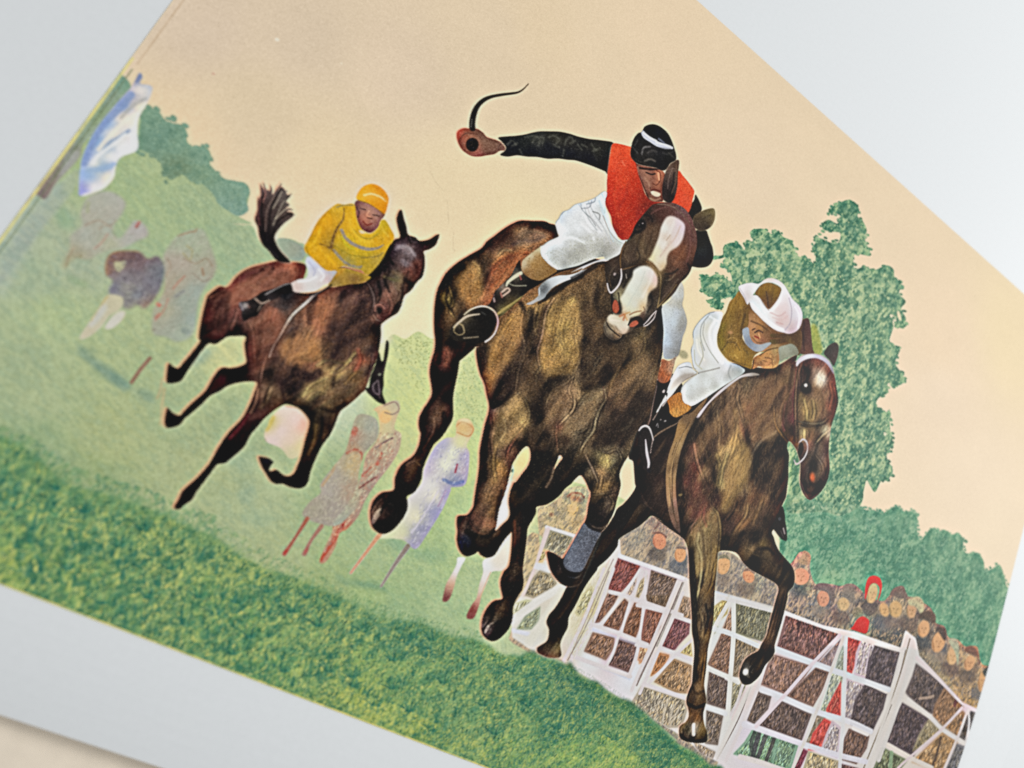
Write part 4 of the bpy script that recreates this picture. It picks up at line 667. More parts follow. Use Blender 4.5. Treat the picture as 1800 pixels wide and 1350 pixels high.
for s_, c_, w_, b_, a_ in (("k 560,180 620,150 700,110 850,80", '8a6a50', 5, 3, .5), ("k 900,100 860,150 800,190 770,240", '2e1c19', 4, 2, .6), ("k 680,230 740,170 820,110", '2e1c19', 3, 2, .6),
      ("k 620,240 700,220 790,260", '8f6450', 5, 3, .5), ("k 400,330 460,300 520,270", '8a6a55', 2.5, 1.6, .6), ("k 480,420 450,500 440,600", '7a4a40', 4, 2.5, .5), ("k 560,300 540,400 520,520", '2a1715', 5, 2.5, .6),
      ("k 620,420 600,500 570,580 600,600", '7a5248', 3, 2, .5), ("k 700,520 740,600 750,740 760,900", '8a5f4e', 2.2, 1.4, .6), ("k 800,560 790,700 780,850", '1c1210', 5, 2.5, .7), ("k 850,780 820,880 800,1000", '9a7464', 2.2, 1.4, .7),
      ("k 700,560 690,700 720,900", '2a1a17', 3, 2, .5), ("k 880,420 860,520 800,560", '8a5540', 6, 3, .5), ("k 920,430 900,500", '8f5a48', 4, 2, .5),
      ("k 1350,230 1250,290 1150,380 1060,460 1010,530 960,620 900,720 870,800", 'a8a096', [3.2, 3.2, 2.6, 2, 1.4, 1], 1, .85), ("k 1240,330 1180,420 1190,540", '2c1f1c', 5, 2.5, .6), ("k 1290,420 1260,560 1230,660", '9f6a48', 6, 3.5, .5),
      ("k 1120,460 1090,560 1060,640", '4a3228', 4, 2.5, .6), ("k 1060,620 1030,740 1000,800 920,960", '2f211d', 4, 2.5, .6), ("k 1180,560 1100,700 1030,850", '7a5a40', 4, 3, .5), ("l 30,100 130,10 210,-60", '3c3432', 4, 2, .5),
      ("l 240,120 210,220 200,300", '332520', 5, 2.5, .6), ("l 330,180 300,300 320,360", 'a8704a', 6, 3, .55), ("l 470,60 430,160 400,260 380,340", '2f2220', 6, 3, .6), ("l 560,60 500,200 430,330 400,440", '5f4438', 5, 3, .5),
      ("l 620,140 540,300 460,420 400,560", '241919', 8, 4, .6), ("l 230,330 180,420 160,520", '9a7048', 4, 2.5, .6), ("l 120,560 200,600 280,560 350,470", 'a47c4a', 5, 3, .5), ("l 100,640 60,700 90,760", '1c1514', 4, 2.5, .6),
      ("l 260,640 340,600 470,620 560,540", '8f7c4c', 3.5, 2, .6), ("l 370,700 430,680 520,600", 'a8965c', 3, 2, .6), ("l 150,880 200,800 270,760 330,740", '8f7f52', 4, 2.5, .6), ("l 180,900 240,850 320,860", '7a6a44', 4, 2.5, .5),
      ("l 380,800 400,700 460,640", '2a2018', 5, 3, .5), ("l 580,520 600,600 560,680", '8f4f38', 5, 3, .6), ("l 480,780 560,700 610,700", '82663f', 4, 2.5, .5), ("l 270,700 200,740 90,700 10,780", '221817', 9, 4, .6),
      ("l 300,980 380,1000 470,940", '1e1813', 5, 3, .5), ("l 700,560 690,640 660,760", '5c5048', 3, 2, .5), ("l 250,1120 230,1250 190,1340", '6a5434', 4, 2.5, .6), ("l 300,1060 290,1180 250,1300", '1c1612', 4, 2, .6),
      ("m 960,100 980,200 1000,260", '2a1c1a', 3, 2, .5), ("m 780,160 760,260 720,340", '8f7458', 3, 2, .55), ("m 880,140 860,220 800,300", '7a6448', 5, 3, .5), ("m 700,350 640,450 560,540", '5c3430', 4, 2.5, .6), ("m 900,100 850,170 830,260", '2f231c', 3, 2, .5),
      ("j 830,620 820,680 860,740", '15100f', 3, 2, .7), ("j 900,600 980,610 1020,660", '8f8284', 4, 2.5, .6), ("j 940,720 960,740", '7c7074', 5, 3, .6), ("j 760,760 740,880 760,960 730,1040", '14100f', 4, 2, .7), ("j 650,880 690,950 710,1040 690,1120", '85736c', 2, 1.2, .6),
      ("j 800,760 790,860 830,960", '15100f', 3, 2, .6), ("j 1010,720 1050,760 1060,820", '2f1a16', 4, 2.5, .5), ("j 950,860 1000,900", '17100f', 5, 2.5, .6), ("j 880,920 920,960 890,1040", '7a6a58', 3, 2, .5), ("j 690,1120 730,1180 790,1195", '8f7468', 2, 1, .7),
      ("j 820,980 850,1060 830,1130", '7a5548', 3, 2, .5), ("j 990,520 1010,560 1050,570", '6a5a58', 2.5, 1.5, .6), ("j 880,1090 910,1050", '0e0b0a', 5, 1.6, .8), ("j 790,840 850,860 930,880", '6a6040', 3, 1.6, .6)):
    K(s_, c_, w_, b_, a_)
KW = 1.0
O('j', 745, 1108, 22, 28, '120b0b', 20, 1.0, .95); K("j 715,1110 720,1070 760,1060 790,1090", '8a5f52', 2, 1, .8); O('k', 580, 610, 60, 30, '0f0a0a', -15, 3, .6)
for s_, c_, a_ in (("z 790,790 850,770 900,790 880,840 820,850 790,830", '805a38', .6), ("z 870,690 930,680 960,720 900,760 860,740", '7c4e36', .55), ("z 930,700 1020,690 1040,740 980,830 920,860 900,800", '2c1e1b', .6),
      ("z 640,640 720,600 800,600 780,640 700,680 640,690", '764a38', .55), ("z 600,660 640,650 620,740 590,780", '2c1c18', .6), ("z 700,760 770,700 800,740 770,820 710,880 690,830", '643c2e', .55)):
    B(s_, c_, 5, a_)
mottle(H2B, '150d0c', '7c5640', 2.1, 30, 9, 1.7, .16, 22)
tint(H2B, (1.06, 1.04, 1.02), .5, 11, -.12); deepen(H2B, .01, 1.26)
dabs("i 0,900 100,800 300,730 600,740 600,900 300,1000 0,1200", 400, 2.3, 10, 1.0, ['8a5c48','2a1a17','6f4436','9a6a50'], .28, .35, 80)
dabs("k 360,300 700,300 700,640 320,660", 350, 1.9, 10, 1.0, ['7a4438','22140f','5a3028','94604f'], .25, .4, 81)
dabs("l 0,300 300,100 650,0 760,350 650,830 400,1000 0,900", 1500, 2.2, 9, 1.0, ['a87a4c','221815','6b4a34','c08a58','3a2822','15100f'], .26, .45, 82)
dabs("k 700,560 1350,300 1350,1100 700,1000", 700, 2.0, 10, 1.0, ['8a5f44','22160f','6f4a38','a87850','2f1f1a'], .25, .4, 83)
dabs("j 780,560 1100,560 1100,850 900,1120 700,1190 650,950", 400, 1.9, 7, .9, ['6a504a','1a1211','4f3a36','7f6a62'], .25, .6, 84)
for s_, c_, w_, b_, a_ in (("j 880,620 930,600 990,620 1030,670", '9a8c8e', 5, 3, .55), ("j 960,650 1000,680 1000,740", '8a7c80', 6, 4, .5), ("j 1010,740 1060,720 1070,800 1020,860", '7a4a3c', 7, 4, .5), ("j 860,800 930,850 900,940", '7a6248', 5, 3, .5), ("j 840,900 880,980 850,1090", '805c4c', 5, 3, .5),
      ("j 790,700 830,780 800,860", '0f0a0a', 6, 3, .6), ("j 980,800 940,900 930,1000", '1c1110', 5, 3, .55), ("j 740,1000 720,1080 740,1150", '8a6456', 3, 2, .6), ("j 900,1000 910,1080 870,1130", '6f5648', 4, 3, .5), ("k 640,260 760,160 880,110", '8f5e48', 7, 5, .5), ("k 420,420 470,330 540,300", '7c5242', 5, 4, .5), ("k 900,450 940,560 900,680", '8a5844', 6, 5, .5)):
    K(s_, c_, w_, b_, a_)
H2T = motif('tail', ["i 495,722 430,650 390,590 372,525 400,470 450,415 520,360 510,332 470,322 460,300 490,270 462,242 497,200 470,190 455,155 425,130 395,160 362,190 335,160 290,150 262,120 262,190 245,240 235,320 215,390 240,450 250,520 280,590 330,640 380,705 430,725"],
   "i 300,300 3a2c2a 260,400 2a1c1c 350,260 332a28 420,200 5a4f4a 460,250 6a6058 440,350 55463f 300,500 171214 380,420 38302e 340,600 131013 430,690 120e0f 300,180 6a5550 280,250 443230", parent=H2B, bl=1.0, extra=[("i 300,300 275,200 262,110", [9, 5, 1], 1), ("i 320,300 310,200 285,100", [8, 5, 1], 1), ("i 350,260 380,180 425,105", [8, 5, 1], 1), ("i 380,260 430,200 470,160", [8, 5, 1], 1), ("i 400,300 460,220 505,185", [7, 4, 1], 1), ("i 420,380 480,350 530,350", [7, 4, 1], 1), ("i 260,340 245,270 243,215", [8, 4, 1], 1), ("i 330,220 345,160 340,120", [6, 4, 1], 1), ("i 400,360 470,310 515,310", [6, 4, 1], 1)],
   fringe=[(-2, -1, 'e08a70', .6), (2, 0, 'c9c4b0', .5)], label='dark tail flying up')
for s_, c_, w_, b_, a_ in (("i 300,560 280,420 270,300 285,180", '14100f', 2.5, 1.2, .8), ("i 330,540 330,400 350,280 420,140", '171312', 2.5, 1.2, .8), ("i 340,500 380,360 440,270 490,200", '2a2422', 2, 1.2, .8), ("i 350,500 400,400 470,350 520,335", '1c1715', 2, 1.2, .8),
      ("i 300,480 310,320 370,200", '8a7468', 1.5, 1, .7), ("i 360,430 400,330 450,240", 'a89a88', 1.8, 1, .7), ("i 250,430 240,330 260,220", '7a4a44', 2, 1.2, .7), ("i 380,380 440,320 470,300", 'c0b49c', 2, 1.2, .6), ("i 360,300 400,230 430,170", 'b5a894', 2, 1.2, .6), ("i 320,600 400,690", '3a3436', 2, 1.2, .5), ("i 280,250 300,180 280,130", 'c98a7c', 1.5, 1, .6)):
    K(s_, c_, w_, b_, a_)
motif('stirrup_boot', ["l 750,540 765,600 780,600 790,530 803,450 812,443 826,470 820,550 800,640 785,720 785,800 775,860 800,935 780,948 730,925 690,890 650,850 635,812 665,815 680,730 715,640 735,560"],
   "l 750,600 120e0e 800,520 15120f 740,700 2a2422 700,760 0f0c0c 680,840 241a1c 760,920 0c0a0a 720,820 3a3034", parent=H2B, bl=.9, label='black boot on the far side')
K("l 735,760 700,800 710,850 750,870 745,800 740,760", '8a7a7c', 1.6, .8, .8); O('l', 752, 712, 12, 10, '9a9a84', 0, 1.2, .8); K("l 800,580 775,700", '6a5a54', 1.4, 1, .6); K("l 740,860 755,900", '7a6664', 2, 1, .6)
J2 = motif('printed_rider', ["i 1010,245 1060,235 1130,265 1200,310 1245,345 1210,400 1190,450 1140,492 1090,485 1045,450 1020,380 1000,310", "i 870,770 930,760 1000,775 1060,790 1100,830 1080,870 1020,860 960,840 900,800"],
   "i 1060,300 8a6a5c 1030,290 6b5048 1130,300 a58672 1100,360 9a6650 1180,350 96786a 1150,400 8f6a5c 1090,410 a4684c 1060,440 6b443c 1110,460 5c3c38 1160,440 7a584e 1220,360 7a6050 960,790 ab8466 900,780 5c443c 1040,840 a87c58", bl=.9, label='rider in yellow with a yellow cap')
for s_, c_, w_, a_ in (("i 1050,300 1090,310", '4a3430', 2, .7), ("i 1130,370 1100,350 1120,320", 'c09478', 2, .6), ("i 1150,350 1200,360", '5a4238', 2.5, .7), ("i 1070,400 1100,430 1140,420", '6b2e24', 2.2, .8), ("i 1020,290 1040,330 1030,370", '4a3432', 2.5, .7), ("i 1110,375 1140,380", '4a2c26', 2, .7), ("i 880,770 940,810 1000,850", '4c342c', 2, .7)):
    K(s_, c_, w_, 1.0, a_)
tint(J2, (1.15, 1.08, 1.05), .5, 4)
motif('yellow_jacket', ["i 850,780 920,770 1000,790 1110,830 1130,850 1060,890 960,900 880,915 800,915 810,860", "i 870,262 920,270 1000,268 1020,380 1050,450 1090,490 1140,495 1190,450 1215,395 1250,395 1290,460 1318,530 1270,610 1230,690 1180,760 1120,820 1090,825 1060,790 1000,775 920,755 860,785 810,797 760,780 700,720 650,675 612,640 608,600 630,560 660,500 690,440 720,390 775,330 830,285"],
   "i 900,850 a07c34 1000,860 7a5a30 850,890 8f7848 870,300 c9a43a 800,400 dea01e 720,480 dfa01c 680,560 c99a1a 640,620 d8a41e 760,620 e6a81c 820,700 e0a418 860,760 c9901c 900,400 c49422 840,500 b5842a 800,590 6a5228 880,560 c9a824 940,350 dba826 980,420 e2aa22 950,560 bfa820 1010,480 dcaa26 1080,560 dfb42c 1200,480 c9a426 1280,520 d29a20 1180,560 d09c20 1240,440 c0a428 1000,640 d0b022 1100,650 b89c20 1060,740 a88c24 1170,700 a38a3a 900,660 8f8030 950,720 8f8a58 880,700 cca020", parent=J2, bl=.8, tex=[(.8, 6, 1.6, .10)], label='bright yellow racing jacket with grey hoops')
for s_, c_, w_, b_, a_ in (("i 900,470 940,540 1010,590 1100,620 1180,615 1230,590", '8f8578', [5, 5.5, 6, 6, 4, 2], 1.2, .9), ("i 840,630 900,700 960,745 1040,765 1060,755", '8c8474', [4, 5, 5, 4, 3], 1.2, .85), ("i 840,590 900,630 980,670 1080,680", '8a7c28', 2, 1.5, .6),
      ("i 920,300 915,380 870,450 840,520 820,600 800,610", '6a4c28', [2, 3, 4, 5, 6, 3], 1.6, .75), ("i 730,580 790,600 840,640", '7a5a24', 3, 1.6, .6), ("i 620,600 640,660 700,730 770,790", '7a6a24', 2, 1.2, .7), ("i 1060,690 1180,680 1230,650", '7a6a38', 2.5, 1.6, .6),
      ("i 1000,470 1050,520 1120,540 1190,500", '94842c', 2.5, 1.6, .6), ("i 860,290 920,275 990,275", '8f8460', 2.5, 1.6, .7), ("i 780,340 700,440 640,560", 'a87c24', 2, 1.4, .6), ("i 740,450 690,560 650,600", 'f0bc30', 4, 2.5, .5), ("i 700,600 790,680 850,740", 'f2b828', 5, 3, .5), ("i 960,380 990,470 1050,540 1130,570", 'f0c038', 4, 2.5, .55),
      ("i 900,520 950,600 1000,620", 'c4d040', 2, 1.4, .5), ("i 1200,420 1240,480 1270,520", 'dcc050', 3, 2, .5), ("i 940,750 900,800 860,830", 'b5842c', 4, 2, .6)):
    K(s_, c_, w_, b_, a_)
dabs("i 600,600 850,270 1000,280 1300,500 1100,820 800,800", 420, .9, 8, 1.0, ['f2c238','b08820','e8ac1c','8f7c24','f8d060'], .38, .6, 85)
B("i 1050,470 1095,490 1060,500 1040,480", 'd8c4a8', .8, .8)
motif('yellow_cap', ["i 1018,222 1028,180 1068,130 1130,105 1190,118 1242,160 1272,215 1266,275 1240,345 1190,312 1125,268 1045,240"],
   "i 1060,160 e8a41c 1120,130 e09a18 1200,150 dc8f18 1100,190 f0bc58 1050,210 e8aa2c 1170,210 eab446 1240,230 e09a24 1140,240 d48c10 1200,270 d98c12 1235,310 cc8410 1240,180 d68c1c", parent=J2, bl=.8, label='round yellow cap')
K("i 1080,195 1140,185 1210,210 1250,240", 'f4d9a0', 3, 1.8, .75); K("i 1030,235 1110,262 1180,305 1235,345", '5a4420', 2, 1, .8); K("i 1150,120 1210,170 1250,240", 'c47c14', 2, 1.6, .5)
motif('white_breeches', ["i 640,682 700,730 780,792 862,795 830,850 800,890 760,905 700,950 620,962 540,962 505,935 498,895 560,860 620,850 635,790 615,720"],
   "i 650,740 d0d4d8 680,780 b5b4c0 740,800 d2cfd0 790,860 c9aaa4 700,840 dcdcda 620,880 d8d4d0 650,930 cac6c0 560,900 c9b4aa 540,940 c2aca4 630,710 c4c4d4 840,820 b0aea4 750,890 cfc4bc", parent=J2, bl=.9, label='white riding breeches')
K("i 640,720 690,790 680,830", 'a8a8bc', 2.5, 1.8, .6); K("i 720,780 760,830 740,870", 'e6e4e2', 4, 2, .6); K("i 560,880 640,870 700,840", 'e8e6e4', 3, 2, .6); K("i 780,800 820,820 800,880", 'b8a8a0', 3, 2, .6)
motif('racing_boot', ["i 500,895 512,965 440,975 380,1015 310,1045 265,1095 240,1145 180,1165 130,1192 108,1150 110,1110 92,1080 98,1040 150,1030 215,1000 280,955 370,935 440,902"],
   "i 480,930 0f0c0c 400,960 141010 300,990 181214 340,1010 3a3030 250,1060 1a1414 180,1060 2a201f 130,1080 6a5c5a 150,1140 100c0c 200,1130 0e0b0b 260,1010 14100f", parent=J2, bl=.8, label='black riding boot in its stirrup')
for s_, c_, w_, a_ in (("i 500,890 440,905 380,935 300,980", 'b4aaa6', 1.8, .8), ("i 215,1010 270,1050 330,1030 270,1100", 'b59a88', 2.6, .85), ("i 270,1050 240,1110", '8f7a6a', 2, .7), ("i 100,1050 120,1100", '94868a', 3, .8), ("i 150,1060 170,1080", '8a5c50', 3, .6)):
    K(s_, c_, w_, 1.0, a_)
O('i', 140, 1068, 22, 22, '9f9490', 0, 2, .8); CLIP = None
K("i 560,975 640,985 740,960 820,905", '14110f', 4, 1.6, .6)

# ---------------------------------------------------------------- the right horse and its rider in brown (drawn before the middle horse that overlaps it)
H3B = motif('printed_horse', ["n 440,820 540,810 640,830 760,840 860,810 990,735 960,820 860,880 600,900 460,980 400,1000", "o 430,560 540,500 640,430 760,350 850,300 800,380 700,480 560,600 450,640", "f 700,380 860,470 930,640 900,900 700,1040 520,1100 500,980 560,860 630,800 650,640 680,480", "Z 1140,690 | o 200,500 440,520 560,600 640,500 780,360 860,310 | n 600,880 720,880 850,820 960,760 1000,735 | p 480,230 545,250 580,210 640,190 720,200 790,240 820,300 840,360 855,450 870,560 850,650 815,760 800,870 795,980 802,1100 780,1200 740,1270 690,1320 640,1345 590,1290 565,1200 570,1070 555,1000 530,935 480,880 465,930 480,990 475,1080 475,1170 | q 1060,0 1050,80 1040,150 1010,220 985,300 960,380 930,430 945,470 960,520 990,580 1040,640 1090,700 1110,770 1100,850 1060,900 1055,945 | r 1190,0 1170,80 1140,200 1110,300 1087,380 1087,430 1060,480 1010,540 980,600 940,650 880,690 830,682 805,625 820,550 850,490 900,450 955,420 980,370 1020,300 1050,180 1080,70 | q 960,960 980,880 950,830 850,775 760,725 700,670 640,590 515,580 500,650 490,760 480,870 475,945 | r 610,0 605,140 590,260 560,400 545,560 530,680 535,730 545,820 522,920 530,1000 552,1070 550,1130 520,1150 440,1148 360,1130 330,1090 335,1020 380,985 405,940 400,880 385,820 405,740 430,680 440,560 450,450 445,350 430,270 430,150 420,0 | q 275,800 270,650 262,560 240,500 200,460 100,390 0,310 | s 1200,310 1110,255 1060,290 1000,340 900,400 845,440 830,500 760,590 680,660 | v 670,10 610,90 560,170 500,290 450,380 440,460 400,540 382,600 388,690 320,705 250,690 200,660 195,625 | s 220,1280 275,1240 290,1160 270,1100 290,1040 340,980 390,900 430,820 620,480 740,350 800,260 830,200 880,160 940,90 975,30 | f 520,1300 515,1230 505,1130 470,1090 500,900"],
   "n 520,860 2a2824 600,850 1c1614 700,870 2a1c17 820,850 2c2018 o 640,460 2a221c 540,530 2c2018 760,370 3a3028 f 720,480 0e0b0b 680,640 0f0c0b 740,760 0e0b0b 640,900 120d0c 800,820 120e0c 560,1250 1a1310 700,1200 201815 700,1000 1c1412 720,1300 2a201c 600,1340 1c1512 s 1000,250 191412 900,330 161211 760,450 1a1614 600,680 171412 480,900 1d1a17 400,1000 1f1b18 330,1120 211c19 320,1230 3d352b 250,1300 4c4638 v 300,620 5c5542 350,640 6a624c o 270,1100 2a1c18 200,900 1e1615 420,1000 14100e 520,760 30261f 480,900 3d2a22 540,900 4c342b 560,700 2c231c 640,600 3f3228 700,480 4a3c30 760,430 5f4c3a 800,520 624c38 870,420 6b533c 830,360 6b5644 950,330 5a4a38 1050,330 554435 900,560 7a6042 880,700 9f7f50 960,560 6b4a36 1000,620 6a4a38 920,680 7a4e3c 1100,480 5c4632 1150,420 4f3c2c 1200,300 5c4834 1100,560 6f5840 1180,560 4a3628 1230,520 3a2a20 1000,750 5c4430 1100,700 4c3a2a 1150,650 3a2a20 960,850 3f3022 1050,820 5a4a38 1150,750 4c3f30 1200,800 1c1412 1150,900 140f0d 1050,950 221a15 1250,900 171210 1100,1050 1e1613 1200,1100 3a261e 1230,1250 241814 850,800 9a7c4e 760,760 7a6040 720,650 5c4a34 760,900 947a50 820,880 a58a5c 870,950 8a7048 740,1000 85704a 750,1120 8f7c50 800,1080 776040 680,900 3a2c22 620,800 2f231c 600,950 3a2a22 550,850 5c3c30 560,1000 5a3228 500,1100 4c2c26 620,1050 8a6a4c 560,1200 5c352c 650,1150 53392c 700,1250 3f2c22 780,1250 45301f 850,1150 5c4630 900,1050 6b5436 930,1180 6f5a40 1000,1100 332318 1000,1250 553a28 900,1280 4a3422 1080,1200 5a4030 480,1230 1a1210 q 300,200 33201a 200,300 1a110f 240,420 1c1412 400,300 6b3c30 330,400 5a4034 460,300 5a452f 480,400 4f3f2a 420,400 7a6a48 350,480 8a7e5c 300,480 4c3f30 290,600 2a221b 370,600 958a64 420,600 6a5638 470,560 6b5836 470,700 7a6440 400,750 6c5838 360,750 766a4a 310,800 17130f 350,850 5a4a34 420,900 53432c 330,1000 221c16 400,1050 4a3e30 430,1000 4f4130 560,300 2c1e18 600,400 3a2a22 680,350 5c3f2c 720,250 6b5238 640,480 2a1c17 560,520 171110 700,450 4c3a28 800,350 3f3024 850,250 3c2c22 900,350 17120f 800,480 1c1512 760,540 5a4a34 850,520 4f4128 830,570 2a2118 900,600 4c3e2a 800,640 1a1511 900,700 3f3223 970,640 30261c 950,760 352a1e 1020,700 15110d 1060,760 1e1914 1020,820 1c1712 1000,900 3f3228 980,1000 43352c 950,1150 3f3129 r 440,100 14110f 470,100 241e18 500,100 55442f 550,150 4c3c2a 580,100 3a3022 500,250 574736 540,300 6a5a42 560,220 332a1f 470,350 16120f 500,400 4f4030 470,500 1a1512 520,500 70593c 510,600 725a3e 460,620 2c231b 490,700 5f4c38 430,780 3a2d24 500,800 53422f 450,870 33271f 470,940 8f6c48 440,930 5c4632 510,920 4a3c2c 400,1050 5a5240 450,1040 b0a290 500,1050 5f5138 440,1110 1f1e1a 520,1100 3a3424 1140,60 3f332b 1100,200 493a30 1060,330 5c4a3a 1020,380 3c2f25 980,450 2a2119 1040,460 1c1612 900,500 30281f 850,560 45403a 870,600 77736c 840,640 2a2723 920,620 1f1b17 960,580 2b231b p 560,300 3f2822 620,260 4a2e26 620,330 2a1a17 700,260 7c5240 700,330 8f7464 740,380 b5a89c 720,420 a89a8a 800,340 6b4638 820,450 754c3a 760,480 6a4e3c 700,480 5f4834 620,450 1c1210 560,420 44302a 580,540 5c4a30 620,640 8a7448 680,620 6f5c3c 560,680 574430 640,700 7a6642 740,620 664c36 800,600 6b4432 840,560 5c3a2c 780,700 5c4432 820,680 4a3328 700,750 3a2e22 620,760 433524 600,810 8a7a58 640,840 5c4230 700,850 54402f 760,800 8f8468 790,800 8c8a74 740,880 473a30 640,900 6a4a3c 700,960 463a32 760,950 4c3f36 740,1050 5f5044 650,1020 332a24 620,1080 352c28 680,1060 120d0b 600,1180 2f2620 650,1230 1a1412 740,1150 3a3029 720,1230 171210 640,1310 423a34 580,1250 4f453c 500,700 4c2c28 460,600 5a3c30 480,500 4a2e28 430,700 44302a 420,560 3f2e24 440,400 4f3c2a 460,300 65503a 400,700 5f4a34 450,820 46321f 500,880 5c4024 500,800 2f201a 350,650 7a6244 250,800 3a2e22 300,820 6b5c42 360,900 1a1310 400,1000 150f0c 300,1050 2a2019 250,1100 1d1511 400,1200 22170f 250,1300 553c28 380,1300 241812",
   bl=.8, power=3.6, fringe=[(-2, 0, 'e6b8a0', .6), (2, 0, 'c9d4b4', .25)], tex=[(1.75, 16, 2.0, .15), (0, 2.0, 1.5, .10)], label='chestnut horse at the right with a white browband')
